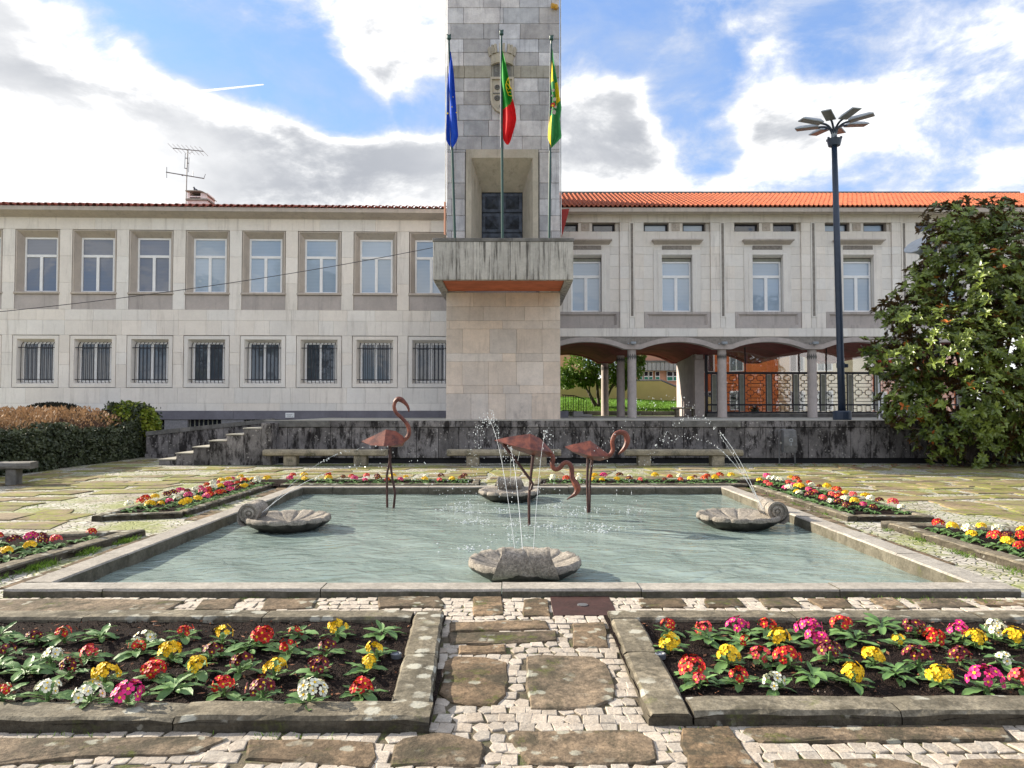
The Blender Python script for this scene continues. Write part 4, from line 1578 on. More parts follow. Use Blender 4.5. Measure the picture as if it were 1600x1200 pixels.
# red eave return beside the tower
mb = MB()
a, b, c_, d_ = atY(877, 327, 28.6), atY(889.5, 326, 28.6), atY(888, 333, 28.6), atY(877.5, 372, 28.6)
o3 = Vector((0, RY, 0))
vs = [q - o3 for q in (a, b, c_, d_)]
vs2 = [q + Vector((0, 1.6, 0)) for q in vs]
mb.add(vs + vs2, [(3, 2, 1, 0), (0, 1, 5, 4), (1, 2, 6, 5), (2, 3, 7, 6)])
mb.build('eave_return', M['red_paint'], rw)

# arcade: columns, arches, vaults
XC0 = rx(989, 0, 600)
DX = rx(1131, 0, 600) - XC0
colx = [XC0 + DX * k for k in range(-1, 5)]
zsp = rz(545.5)                                # springing
ztop = rz(534)                                 # crown of the opening
BD = 6.8                                       # depth of the arcade


def column(x, y, z0, z1, r, name='column'):
    b_ = MB()
    prof = [(r * 1.03, z0), (r * 1.03, z0 + .04), (r, z0 + .05), (r * .965, (z0 + z1) / 2), (r * .93, z1 - .01), (r * .93, z1)]
    b_.lathe(prof, 20, x, y)
    o_ = b_.build(name, M['column'], rw, smooth=True)
    b_ = MB()
    for k in range(14):
        a = 2 * math.pi * (k + .5) / 14
        ca, sa = math.cos(a), math.sin(a)
        rr = r * .935 + .004
        zc = z1 - .30
        t_ = .045
        vs = [(x + rr * ca + sa * t_, y + rr * sa - ca * t_, zc), (x + rr * ca, y + rr * sa, zc - .13), (x + rr * ca - sa * t_, y + rr * sa + ca * t_, zc), (x + rr * ca, y + rr * sa, zc + .13), (x + (rr + .012) * ca, y + (rr + .012) * sa, zc)]
        b_.add(vs, [(1, 0, 4), (2, 1, 4), (3, 2, 4), (0, 3, 4)])
    stuff(b_.build('lozenge_band', M['coping'], o_))
    return o_


for k, x in enumerate(colx):
    if x < 2.4:
        continue
    column(x, .26, TZ, zsp, .19)
    if k <= 1:
        column(x - .05, 3.1, TZ, rz(552, 3.1), .185)
        column(x - .30, BD, TZ, rz(566, BD), .185)


def seg_arc(x0, x1, zs, zt2, n=18):
    """segmental arch points with short flats over the columns"""
    fl = .34
    L = [(x0, zs)]
    w_ = (x1 - x0) / 2 - fl
    for i in range(n + 1):
        t = -1 + 2 * i / n
        L.append(((x0 + x1) / 2 + w_ * t, zs + (zt2 - zs) * (1 - abs(t) ** 2.1)))
    L.append((x1, zs))
    return L


ext_h = .19
for k in range(len(colx) - 1):
    x0, x1 = colx[k], colx[k + 1]
    A = seg_arc(x0, x1, zsp, ztop)
    # voussoirs of pale stone on the arcade front
    groups = [(0, 2), (2, 5), (5, 8), (8, 12), (12, 15), (15, 18), (18, 20)]
    for ga, gb in groups:
        if A[gb][0] < 2.1:
            continue
        low_ = [(A[i][0], A[i][1]) for i in range(ga, gb + 1)]
        up_ = [(x, z + ext_h) for x, z in low_]
        pl = low_ + up_[::-1]
        n_ = len(pl)
        cxm = sum(p[0] for p in pl) / n_
        pl = [(cxm + (p[0] - cxm) * .994, p[1]) for p in pl]
        b_ = MB()
        vs = [(p[0], -.02, p[1]) for p in pl] + [(p[0], .42, p[1]) for p in pl]
        m_ = len(low_)
        fs = [(i, i + 1, n_ - 2 - i, n_ - 1 - i) for i in range(m_ - 1)] + [(i, n_ + i, n_ + (i + 1) % n_, (i + 1) % n_) for i in range(n_)]
        b_.add(vs, fs)
        b_.build('voussoir', M['column'], rw)
    # rough spandrel between the arch and the facade
    b_ = MB()
    zz0 = zt_['bot'] - .004
    for (xa, za_), (xb, zb_) in zip(A[:-1], A[1:]):
        if xb < 2.0:
            continue
        b_.add([(xa, .03, za_ + ext_h), (xb, .03, zb_ + ext_h), (xb, .03, max(zz0, zb_ + ext_h)), (xa, .03, max(zz0, za_ + ext_h)), (xa, .42, max(zz0, za_ + ext_h)), (xb, .42, max(zz0, zb_ + ext_h))], [(0, 1, 2, 3), (3, 2, 5, 4)])
    b_.build('spandrel', M['rough_band'], rw)
    # vault
    b_ = MB()
    B = seg_arc(x0 - .3, x1 - .3, zsp - .16, ztop - .02)
    n_ = len(A)
    b_.add([(x, .425, z + .01) for x, z in A] + [(x, BD, z + .01) for x, z in B], [(i + 1, i, n_ + i, n_ + i + 1) for i in range(n_ - 1)])
    b_.build('vault', M['vault'], rw)
    # rear arch
    b_ = MB()
    b_.add([(x, BD - .2, z - .02) for x, z in B] + [(x, BD - .2, z + .17) for x, z in B] + [(x, BD + .25, z - .02) for x, z in B] + [(x, BD + .25, 6.0) for x, z in B],
           [(i, i + 1, n_ + i + 1, n_ + i) for i in range(n_ - 1)] + [(i + 1, i, 2 * n_ + i, 2 * n_ + i + 1) for i in range(n_ - 1)] + [(2 * n_ + i + 1, 2 * n_ + i, 3 * n_ + i, 3 * n_ + i + 1) for i in range(n_ - 1)])
    b_.build('rear_arch', M['vault'], rw)
    # floodlight above the column
    if x0 > 2.4:
        b_ = MB()
        b_.box(x0 - .11, x0 + .11, -.20, -.06, zsp + .19, zsp + .29, c=.015)
        b_.box(x0 - .03, x0 + .03, -.08, -.018, zsp + .16, zsp + .24)
        b_.box(x0 - .22, x0 - .16, -.10, -.03, zsp + .19, zsp + .24, c=.01)
        b_.build('floodlight', M['lamp_grey'], rw)

# porter's room and pier left of the glass lobby
XR = rx(1057, BD, 600)
mb = MB()
xp = rx(1086, 2.6, 600)
mb.add([(XR, BD - .02, TZ), (xp, 2.95, TZ), (xp + .1, 2.95, TZ), (xp + .1, BD - .02, TZ)] + [(XR, BD - .02, ztop), (xp, 2.95, ztop), (xp + .1, 2.95, ztop), (xp + .1, BD - .02, ztop)],
       [(0, 1, 5, 4), (1, 2, 6, 5), (2, 3, 7, 6)])
mb.build('side_wall', M['room'], rw)
mb = MB()
mb.box(xp - .02, rx(1100.5, 2.6, 600), 2.55, 2.94, TZ, zsp - .25, c=.012)
mb.build('pier', M['column'], rw)
mb = MB()
mb.box(xp + .03, rx(1099, 2.6, 600), 2.6, 2.9, zsp - .24, zsp + .05)
mb.build('pier_head', M['column'], rw)
# glass lobby
GYO = 2.7                                      # glass plane behind the facade
gx0, gx1 = rx(1103.5, GYO, 600), colx[-1]
gz0, gzt = rz(646, GYO), rz(583, GYO)
gtop = ztop + .05
mb = MB()
mb.box(gx0, gx1, GYO - .05, GYO + .25, TZ, gz0)
mb.build('lobby_plinth', M['coping'], rw)
mb = MB()
mb.box(gx0 - .3, gx0 - .1, GYO + .3, BD - .3, TZ, ztop)
mb.build('lobby_side_wall', M['room'], rw)
strips = [1115.5, 1158.5, 1201, 1243, 1285.5, 1327.5, 1370, 1412, 1455, 1497]
sx = [rx(u, GYO, 600) for u in strips]
fr = MB()
for z in (gz0 + .04, gzt, gz0 + .38):
    hh = .035 if z != gzt else .05
    fr.box(gx0, gx1, GYO - .06, GYO - .012, z - hh, z + hh)
fr.box(gx0 - .06, gx0 + .06, GYO - .06, GYO + .02, gz0, gtop - .3)
for k, x in enumerate(sx):
    for s_ in (-1, 1):
        fr.box(x + s_ * .12 - .022, x + s_ * .12 + .022, GYO - .062, GYO - .013, gz0 + .08, gzt - .05)
    if k in (1, 3, 4, 6):
        fr.box(x + .16 - .02, x + .16 + .02, GYO - .05, GYO - .012, gzt + .05, gtop + .1)
screen = fr.build('lobby_frame', M['bar'], rw)
px_ = [gx0] + sx + [gx1]
for a, b in zip(px_[:-1], px_[1:]):
    g_ = MB()
    g_.box(a + .003, b - .003, GYO, GYO + .01, gz0, gzt)
    g_.build('glass_pane', M['glass'], rw)
for a, b in ((gx0, sx[1] + .16), (sx[1] + .16, sx[3] + .16), (sx[3] + .16, sx[4] + .16), (sx[4] + .16, sx[6] + .16), (sx[6] + .16, gx1)):
    g_ = MB()
    g_.box(a + .003, b - .003, GYO, GYO + .01, gzt + .004, gtop + .1)
    g_.build('glass_pane', M['glass'], rw)
for x in sx:
    g_ = MB()
    g_.box(x - .085, x + .085, GYO - .05, GYO - .02, gz0 + .10, gzt - .07)
    st = g_.build('metal_strip', M['olive_panel'], rw)
    g_ = MB()
    g_.ring(rect(x - .098, x + .098, gz0 + .09, gzt - .06, GYO - .058), rect(x - .082, x + .082, gz0 + .106, gzt - .076, GYO - .058))
    g_.build('strip_edge', M['steel'], st)


def bar(b_, x0, z0, x1, z1, t=.012, y=GYO - .045):
    if abs(x0 - x1) < 1e-6:
        b_.box(x0 - t, x0 + t, y - .012, y + .012, min(z0, z1), max(z0, z1))
    else:
        b_.box(min(x0, x1), max(x0, x1), y - .012, y + .012, z0 - t, z0 + t)


def loop(b_, x0, x1, z0, z1, ch):
    P_ = [(x0 + ch, z0), (x1 - ch, z0), (x1, z0 + ch), (x1, z1 - ch), (x1 - ch, z1), (x0 + ch, z1), (x0, z1 - ch), (x0, z0 + ch)]
    b_.tube([(x, GYO - .045, z) for x, z in P_ + P_[:1]], .013, 4, caps=False)


for a, b in zip([gx0 + .06 - .12] + sx[:-1], sx):
    xa, xb = a + .16, b - .16
    if xb - xa < .2:
        continue
    g_ = MB()
    wd = xb - xa
    z_lo, z_hi = gz0 + .44, gzt - .06
    rows = 4
    rh = (z_hi - z_lo) / rows
    for r_ in range(rows):
        z0, z1 = z_lo + r_ * rh + .05, z_lo + (r_ + 1) * rh - .05
        zm = (z0 + z1) / 2
        if r_ % 2 == 1:
            loop(g_, xa + wd * .08, xa + wd * .42, z0, z1, .05)
            loop(g_, xb - wd * .42, xb - wd * .08, z0, z1, .05)
            bar(g_, xa, zm, xa + wd * .08, zm)
            bar(g_, xb - wd * .08, zm, xb, zm)
            bar(g_, xa + wd * .42, zm, xb - wd * .42, zm)
            for xx in (xa + wd * .25, xb - wd * .25):
                bar(g_, xx, z0 - .1, xx, z0)
                bar(g_, xx, z1, xx, z1 + .1)
        else:
            loop(g_, xa + wd * .1, xb - wd * .1, z0 + .03, z1 - .03, .02)
            bar(g_, xa, zm, xa + wd * .1, zm)
            bar(g_, xb - wd * .1, zm, xb, zm)
    z0, z1 = gz0 + .08, gz0 + .34
    loop(g_, xa + wd * .15, xa + wd * .40, z0, z1, .04)
    loop(g_, xb - wd * .40, xb - wd * .15, z0, z1, .04)
    bar(g_, xa, (z0 + z1) / 2, xa + wd * .15, (z0 + z1) / 2)
    bar(g_, xb - wd * .15, (z0 + z1) / 2, xb, (z0 + z1) / 2)
    g_.build('ornamental_grille', M['bar'], rw)

# potted plant inside the lobby
pot = thing('potted_plant', 'dark bushy plant in a black pot behind the lobby glass', 'potted plant', (rx(1180, 3.6, 640), RY + 3.6, TZ))
b_ = MB()
b_.lathe([(0, 0), (.14, 0), (.19, .3), (.16, .3), (.15, .26), (0, .26)], 12)
b_.build('pot', M['bin'], pot)
b_ = MB()
for k in range(40):
    a, e = random.uniform(0, 6.28), random.uniform(.2, 1.4)
    d = Vector((math.cos(a) * math.cos(e), math.sin(a) * math.cos(e), math.sin(e)))
    s_ = d.cross(Vector((0, 0, 1))).normalized() * .03
    p0 = Vector((0, 0, .27))
    L_ = random.uniform(.2, .42)
    b_.add([p0, p0 + d * L_ * .5 + s_, p0 + d * L_ + Vector((0, 0, -.06)), p0 + d * L_ * .5 - s_], [(0, 1, 2, 3)])
stuff(b_.build('leaves', M['leaf_ivy'], pot))

# bench slab and planter block under the arcade
bs = thing('stone_bench', 'small stone slab bench against the side wall under the arcade', 'bench', (rx(1068, 3.4, 640), RY + 3.0, TZ))
b_ = MB()
b_.box(-.62, .62, -.25, .25, .34, .42, c=.012)
b_.build('seat', M['bench'], bs)
for s_ in (-1, 1):
    b_ = MB()
    b_.box(s_ * .38 - .07, s_ * .38 + .07, -.2, .2, 0, .34)
    b_.build('leg', M['bench'], bs)
bk = thing('concrete_block', 'small pale concrete step block beside the railing behind the tower', 'block', (atY(903, 640, 33.5).x, 33.5, TZ))
b_ = MB()
b_.box(-.22, .22, -.2, .2, 0, .24, c=.015)
b_.box(.225, .62, -.16, .2, 0, .12, c=.015)
b_.build('block', M['concrete'], bk)

# ------------------------------------------------------------------ behind the arcade
mb = MB()
NXL = 40
lawn_pts = [(36.9, TZ - .02), (38.2, TZ + .02), (38.3, TZ + .10), (42, TZ + .45), (46, TZ + 1.0), (50, TZ + 1.35), (56, TZ + 1.5)]
vs, fs = [], []
for i, (y, z) in enumerate(lawn_pts):
    for k in range(NXL + 1):
        x = -4 + 14.3 * k / NXL
        vs.append((x, y, z - max(0, x - 3) * .035 * min(1, max(0, (y - 38.3) / 6)) + (.03 * math.sin(x * 1.7 + y) if y > 39 else 0)))
for i in range(len(lawn_pts) - 1):
    for k in range(NXL):
        a = i * (NXL + 1) + k
        fs.append((a, a + 1, a + NXL + 2, a + NXL + 1))
mb.add(vs, fs)
lawn = struct(mb.build('lawn', M['lawn'], smooth=True))


def lawn_z(x, y):
    for (a, b) in zip(lawn_pts[:-1], lawn_pts[1:]):
        if a[0] <= y <= b[0]:
            t = (y - a[0]) / (b[0] - a[0])
            return a[1] + (b[1] - a[1]) * t - max(0, x - 3) * .035 * min(1, max(0, (y - 38.3) / 6))
    return lawn_pts[-1][1]


b_ = MB()
for k in range(9000):
    y = 38.4 + random.random() ** 1.4 * 8
    x = random.uniform(2.2, 10)
    z = lawn_z(x, y)
    h_ = random.uniform(.05, .11)
    a = random.uniform(0, 3.14)
    dx, dy = math.cos(a) * .02, math.sin(a) * .02
    b_.add([(x - dx, y - dy, z), (x + dx, y + dy, z), (x + random.uniform(-.04, .04), y + random.uniform(-.04, .04), z + h_)], [(0, 1, 2)])
stuff(b_.build('grass', M['grass']))
lk = thing('lawn_kerb', 'low dark stone kerb along the foot of the sunny lawn behind the arcade', 'kerb', (0, 37.9, TZ))
x = 1.8
while x < 11:
    b_ = MB()
    L_ = random.uniform(1.3, 1.8)
    b_.box(x, x + L_ - .012, -.14, .14, -.02, .22 + random.uniform(-.01, .01), c=.015)
    b_.build('stone', M['coping'], lk)
    x += L_
# cream wall behind the lawn with a sloping end
WYY = 47.0
yw = thing('boundary_wall', 'cream yellow rendered wall with a sloping right end behind the lawn', 'wall', (0, WYY, 0))
q = [atY(u, v, WYY) for u, v in ((800, 597), (1033, 595.5), (1053, 604), (1075, 613))]
b_ = MB()
pl = [(-3, 1.5), (q[3].x + 2, 1.5), (q[3].x + 2, q[3].z - .5), (q[2].x, q[2].z), (q[1].x, q[1].z), (-3, q[0].z)]
b_.add([(x, 0, z) for x, z in pl] + [(x, .25, z) for x, z in pl], [tuple(range(6))] + [(i, 6 + i, 6 + (i + 1) % 6, (i + 1) % 6) for i in range(6)])
b_.build('render', M['yellow_wall'], yw)
b_ = MB()
cp = [(-3, q[0].z), (q[1].x, q[1].z), (q[2].x, q[2].z), (q[3].x + 2, q[3].z - .5)]
b_.tube([(x, .12, z + .02) for x, z in cp], .11, 4)
b_.build('coping', M['coping'], yw)
# building behind with green panels
BYY = 58.0
bb = thing('school_building', 'pale concrete building with dark windows over green panels behind the cream wall', 'building', (0, BYY, 0))
P_ = lambda u, v: atY(u, v, BYY)
b_ = MB()
b_.box(P_(990, 600).x, 13.8, .4, 8, .5, P_(1000, 520).z)
b_.build('wall', M['salmon'], bb)
b_ = MB()
zc0, zc1 = P_(1000, 579).z, P_(1000, 566).z
x = P_(985, 570).x
while x < P_(1075, 570).x:
    b_.box(x, x + .27, -.15, .38, zc0, zc1)
    b_.box(x + .27, x + .33, -.09, .38, zc0, zc1)
    x += .33
b_.build('ribbed_fascia', M['concrete'], bb)
b_ = MB()
b_.box(P_(985, 570).x, P_(1075, 570).x, 1.2, 1.6, zc1, P_(1000, 530).z)
b_.build('upper_wall', M['concrete'], bb)
b_ = MB()
b_.box(P_(985, 570).x, P_(1075, 570).x, -.2, 1.3, zc1, zc1 + .12)
b_.build('slab_edge', M['coping'], bb)
for u0, u1 in ((1000, 1005), (1007, 1014), (1014.6, 1021), (1025, 1032), (1043, 1052.5), (1053.2, 1062)):
    xa, xb = P_(u0, 590).x, P_(u1, 590).x
    b_ = MB()
    b_.box(xa, xb, .25, .36, P_(1000, 595).z, P_(1000, 580).z)
    wn = b_.build('window', M['white_frame'], bb)
    b_ = MB()
    b_.box(xa + .04, xb - .04, .235, .248, P_(1000, 588).z + .04, P_(1000, 580).z - .04)
    b_.build('pane', M['pane_black'], wn)
    b_ = MB()
    b_.box(xa + .04, xb - .04, .23, .248, P_(1000, 595).z + .04, P_(1000, 588).z - .04)
    b_.build('green_panel', M['green_panel'], wn)
hs = thing('house', 'salmon house with white trimmed window glimpsed left behind the lawn tree', 'house', (P_(880, 590).x, 56, 0))
b_ = MB()
b_.box(-2.2, 1.4, 0, 5, .5, 6.2)
b_.build('wall', M['salmon'], hs)
b_ = MB()
b_.box(-.25, .45, -.06, -.005, 3.0, 4.2)
wn = b_.build('window', M['white_frame'], hs)
b_ = MB()
b_.box(-.18, .38, -.07, -.062, 3.07, 4.13)
b_.build('pane', M['pane_dark'], wn)

# railing
rl = thing('railing', 'thin black iron handrail by the lawn seen through the left arch', 'railing', (0, 35.5, TZ))
RPT = lambda u, v: atY(u, v, 35.5) - Vector((0, 35.5, TZ))
b_ = MB()
b_.tube([RPT(878, 617), RPT(898, 618.5), RPT(915, 624)], .022, 5)
b_.tube([RPT(878, 641), RPT(898, 642), RPT(915, 647)], .018, 5)
b_.build('rail', M['bar'], rl)
for u in range(880, 917, 4):
    v = 617 + max(0, u - 895) * .33
    b_ = MB()
    p = RPT(u, v)
    b_.tube([p, (p.x, p.y, max(0.0, p.z - 1.0))], .014, 5)
    b_.build('baluster', M['bar'], rl)


# ------------------------------------------------------------------ leaf helpers
def leaf_pts(p, d, nrm, L, W, fold=.25, droop=.15):
    """6-vertex folded leaf: base p, direction d, facing nrm"""
    s_ = d.cross(nrm)
    if s_.length < 1e-4:
        s_ = d.cross(Vector((1, .3, .2)))
    s_.normalize()
    n = s_.cross(d).normalized()
    m1 = p + d * L * .35 + n * (0 * L)
    m2 = p + d * L * .72 - n * droop * L * .3
    tip = p + d * L - n * droop * L
    up = n * fold * W
    return [p, m1 + s_ * W * .5 + up, m2 + s_ * W * .36 + up, tip, m2 - s_ * W * .36 + up, m1 - s_ * W * .5 + up, m1, m2]


LEAF_F = [(0, 1, 6), (1, 2, 7, 6), (2, 3, 7), (0, 6, 5), (5, 6, 7, 4), (4, 7, 3)]


def rdir(zmin=-1.0):
    while True:
        d = Vector((random.gauss(0, 1), random.gauss(0, 1), random.gauss(0, 1)))
        if d.length > .1:
            d.normalize()
            if d.z >= zmin:
                return d


def leafy(b_, n, pfun, L, W, mi=0, zmin=-.4, simple=False):
    for _ in range(n):
        p, out_d = pfun()
        d = (rdir() * .8 + out_d * .8).normalized()
        nrm = (out_d + Vector((0, 0, .6)) + rdir() * .7).normalized()
        l_ = L * random.uniform(.7, 1.25)
        w_ = W * random.uniform(.8, 1.2)
        if simple:
            s_ = d.cross(nrm)
            if s_.length < 1e-3:
                continue
            s_.normalize()
            b_.add([p, p + d * l_ * .5 + s_ * w_ * .5, p + d * l_, p + d * l_ * .5 - s_ * w_ * .5], [(0, 1, 2, 3)], mi)
        else:
            b_.add(leaf_pts(p, d, nrm, l_, w_), LEAF_F, mi)


# tree on the lawn
lt_y = 42.5
lt = thing('lawn_tree', 'small multi-stemmed bright green tree on the lawn behind the arcade columns', 'tree', (atY(938, 640, lt_y).x, lt_y, lawn_z(4.9, lt_y) - .05))
LO = lt.location.copy()
LP_ = lambda u, v, dy=0: atY(u, v, lt_y + dy) - LO
b_ = MB()
for (pts, r0) in (([(936, 645), (925, 625), (916, 607), (905, 590)], .10), ([(937, 645), (934, 615), (932, 590), (930, 570)], .11), ([(939, 645), (948, 622), (958, 600), (966, 580)], .10), ([(937, 640), (921, 612), (925, 585), (915, 570)], .07), ([(940, 640), (953, 610), (975, 590)], .06)):
    q = [LP_(u, v, random.uniform(-.5, .5) * i / 2) for i, (u, v) in enumerate(pts)]
    b_.tube(spline(q, 4), [r0 * (1 - .7 * i / (4 * (len(q) - 1))) for i in range(4 * (len(q) - 1) + 1)], 7)
b_.build('trunk', M['bark'], lt, smooth=True)
lobes = [(905, 575, 26), (930, 560, 30), (885, 590, 18), (960, 565, 28), (985, 575, 22), (975, 592, 16), (945, 585, 24), (915, 592, 14), (990, 560, 18)]
b_ = MB()


def lobe_pt():
    u, v, r_ = random.choice(lobes)
    d = rdir()
    c_ = LP_(u, v)
    rr = r_ * lt_y / F * random.uniform(.55, 1.0)
    return c_ + Vector((d.x * rr, d.y * rr * 1.1, d.z * rr * .9)), d


leafy(b_, 5200, lobe_pt, .20, .12)
stuff(b_.build('crown', M['leaf_tree'], lt))

# ------------------------------------------------------------------ buildings seen through the lobby glass
def block_building(x0, x1, y, h, wall, label, trim):
    t = thing('apartment_block', label, 'building', (y[0], y[1], 0), R(135), group='apartment blocks behind the lobby')
    w_ = (x1 - x0) / 2
    b_ = MB()
    b_.box(-w_, w_, -9, 0, 0, h)
    b_.build('wall', M[wall], t)
    b_ = MB()
    b_.box(-w_ - .2, w_ + .2, -9.2, .25, h, h + .35)
    b_.build('roof_slab', M['concrete'], t)
    nx = int(2 * w_ / 2.1)
    fm = MB()
    fm.box(-.6, .6, .0, .07, -.75, .75)
    me_f = fm.mesh('window', M['white_frame'])
    pm = MB()
    for s_ in (-1, 1):
        pm.box(s_ * .28 - .22, s_ * .28 + .22, .072, .085, -.65, .65)
    me_p = pm.mesh('pane', M['pane_black'])
    for r_ in range(int((h - 1.5) / 3)):
        for k in range(nx):
            wn = place('window', me_f, t, (-w_ + (k + .5) * 2 * w_ / nx, 0, 2.2 + r_ * 3))
            place('pane', me_p, wn)
        b_ = MB()
        b_.box(-w_, w_, .0, .12, .55 + r_ * 3 + (3 if r_ else .2), .75 + r_ * 3 + (3 if r_ else .2))
        b_.build('string_course', M[trim], t)


block_building(-5.0, 5.0, (14.8, 61.2), 12, 'orange_wall', 'orange rendered apartment block seen through the left lobby glass', 'concrete')
block_building(-5.5, 5.5, (21.0, 61.2), 13, 'cream_wall', 'cream rendered apartment block seen through the middle lobby glass', 'concrete')
block_building(-6, 6, (28.2, 63.2), 12, 'orange_wall', 'orange rendered apartment block seen through the lobby glass beside the lamp post', 'cream_wall')

# ------------------------------------------------------------------ terrace wall, steps, ramp wall
rt = thing('terrace_wall', 'long dark lichen-stained retaining wall of stone panels below the terrace', 'wall', (0, WY, 0))
wz = lambda v: atY(800, v, WY).z
zcop = atY(800, 667.5, WY).z
wall_x0, wall_x1 = atY(412, 690, WY).x, 19.0
us = [412, 416 + 33, 483, 516, 549, 583, 619, 651, 685, 717, 749, 778, 809, 843, 867, 905, 938, 970, 1003, 1036, 1068, 1100, 1132, 1164, 1197, 1229, 1263, 1297, 1329, 1361, 1390, 1422, 1456, 1490, 1525, 1560, 1595, 1630, 1670]
for a, b in zip(us[:-1], us[1:]):
    xa, xb = atY(a, 690, WY).x, atY(b, 690, WY).x
    b_ = MB()
    o_ = random.uniform(0, .012)
    b_.box(xa + .006, xb - .006, -o_, .31, .16, zcop - .006, c=.010)
    b_.build('panel', M['blackwall'], rt)
b_ = MB()
b_.box(wall_x0 + .01, wall_x1, .05, .32, .0, zcop)
b_.build('backing', M['dark'], rt)
x = wall_x0 - .02
k = 0
while x < wall_x1:
    L_ = random.uniform(1.25, 2.1)
    b_ = MB()
    b_.box(x + .005, x + L_ - .005, -.035 + random.uniform(-.006, .006), .315, zcop + .002, TZ + .012 + random.uniform(-.004, .004), c=.012)
    b_.build('coping', M['blackwall' if k % 7 else 'coping'], rt)
    x += L_
    k += 1
b_ = MB()
xs0 = wall_x0 - .02
b_.box(xs0, wall_x1, -.034, .9, TZ + .016, TZ + .022)
b_.build('pale_top', M['step_top'], rt)  # thin pale sheet laid along the top of the wall

stp = thing('steps', 'flight of dark stained stone steps with pale treads left of the terrace wall', 'steps', (0, 21.7, 0))
su = [254, 280.6, 307, 332, 358.5, 385, 412]
rise = TZ / 7
for k in range(6):
    xa = atY(su[k], 700, 21.9).x
    xb = atY(su[k + 1], 700, 21.9).x
    b_ = MB()
    for j in range(1):
        b_.box(xa, xb - .006, -.02 - .0 * k, 2.6, 0.0, rise * (k + 1) - .035, c=.008)
    b_.build('step', M['blackwall'], stp)
    b_ = MB()
    b_.box(xa - .025, xb - .006, -.035, 2.6, rise * (k + 1) - .033, rise * (k + 1), c=.006)
    b_.build('tread', M['step_top'], stp)
b_ = MB()
xa, xb = atY(412, 700, 21.9).x, atY(420, 700, 21.9).x
b_.box(xa, wall_x0 + .45, -.02, .66, 0, TZ - .04, c=.008)
b_.build('end_pier', M['blackwall'], stp)
b_ = MB()
b_.box(-6.75, xa - .01, 2.65, 8.2, 0.0, TZ + .003)
b_.build('landing', M['terrace'], stp)

rp = thing('ramp_wall', 'low dark sloping parapet wall with stone panels beyond the steps', 'wall', (0, 24.9, 0))
ru = [228, 246, 263, 281, 298, 314, 331, 349, 366, 384, 402, 424]
for k, (a, b) in enumerate(zip(ru[:-1], ru[1:])):
    xa, xb = atY(a, 690, 24.9).x, atY(b, 690, 24.9).x
    ta = atY(a, 681 - (a - 228) * .105, 24.9).z
    tb = atY(b, 681 - (b - 228) * .105, 24.9).z
    b_ = MB()
    g = .005
    vs = [(xa + g, 0, .14), (xb - g, 0, .14), (xb - g, 0, tb), (xa + g, 0, ta), (xa + g, .3, .14), (xb - g, .3, .14), (xb - g, .3, tb), (xa + g, .3, ta)]
    b_.add(vs, [(0, 1, 2, 3), (1, 5, 6, 2), (4, 0, 3, 7), (3, 2, 6, 7), (5, 4, 7, 6)])
    b_.build('panel', M['blackwall'], rp)
    b_ = MB()
    h_ = .14
    vs = [(xa, -.03, ta + .004), (xb - .006, -.03, tb + .004), (xb - .006, -.03, tb + h_), (xa, -.03, ta + h_), (xa, .33, ta + .004), (xb - .006, .33, tb + .004), (xb - .006, .33, tb + h_), (xa, .33, ta + h_)]
    b_.add(vs, [(0, 1, 2, 3), (1, 5, 6, 2), (4, 0, 3, 7), (3, 2, 6, 7), (5, 4, 7, 6), (0, 4, 5, 1)])
    b_.build('coping', M['coping'], rp)
b_ = MB()
b_.box(atY(228, 690, 24.9).x, atY(424, 690, 24.9).x, -.05, .3, 0, .135)
b_.build('plinth', M['blackwall'], rp)


# ------------------------------------------------------------------ benches
def bench(name, label, x0, x1, y, depth, h, thick, legs, rz=0.0, loc=None, mat='bench', legw=.36):
    cx_ = (x0 + x1) / 2
    t = thing(name, label, 'bench', loc or (cx_, y, 0), rz, 'long stone benches round the fountain')
    b_ = MB()
    w_ = (x1 - x0) / 2
    n = 10
    # seat with a slightly uneven bull-nosed front
    ring_ = [(-depth / 2, h - thick * .5), (-depth / 2 + .015, h - thick * .15), (-depth / 2 + .05, h), (depth / 2 - .03, h), (depth / 2, h - .03), (depth / 2, h - thick), (-depth / 2 + .05, h - thick), (-depth / 2 + .01, h - thick * .85)]
    m_ = len(ring_)
    vs = []
    for i in range(n + 1):
        x = -w_ + 2 * w_ * i / n
        for (yy, z) in ring_:
            vs.append((x, yy + random.uniform(-.008, .008), z + random.uniform(-.005, .005)))
    fs = [(i * m_ + k, i * m_ + (k + 1) % m_, (i + 1) * m_ + (k + 1) % m_, (i + 1) * m_ + k) for i in range(n) for k in range(m_)]
    fs += [tuple(reversed(range(m_))), tuple(range(n * m_, (n + 1) * m_))]
    b_.add(vs, [tuple(reversed(f)) for f in fs])
    b_.build('seat', M[mat], t)
    for lx in legs:
        b_ = MB()
        b_.box(lx - legw / 2, lx + legw / 2, -depth / 2 + .06, depth / 2 - .04, 0, h - thick, c=.02)
        b_.build('leg', M[mat], t)
    return t


BYN = 21.55
for (ua, ub, l1, l2, lab) in ((414, 604, 455, 564, 'long grey stone bench below the wall beside the steps'), (699, 876, 739, 844, 'long stone bench below the wall behind the middle flamingo'),
                              (976, 1158, 1006, 1120, 'long stone bench below the wall between right flamingo and litter bin')):
    xa, xb = atY(ua, 705, BYN).x, atY(ub, 705, BYN).x
    cx_ = (xa + xb) / 2
    bench('stone_bench', lab, xa, xb, BYN, .46, .46, .17, [atY(l1, 720, BYN).x - cx_, atY(l2, 720, BYN).x - cx_])
bench('stone_bench', 'dark weathered stone bench in front of the ivy hedge at the left edge', -1.5, 1.5, 0, .5, .49, .14, [-1.0, 1.12], R(14), (-11.72, 15.9, 0), 'coping', .2)

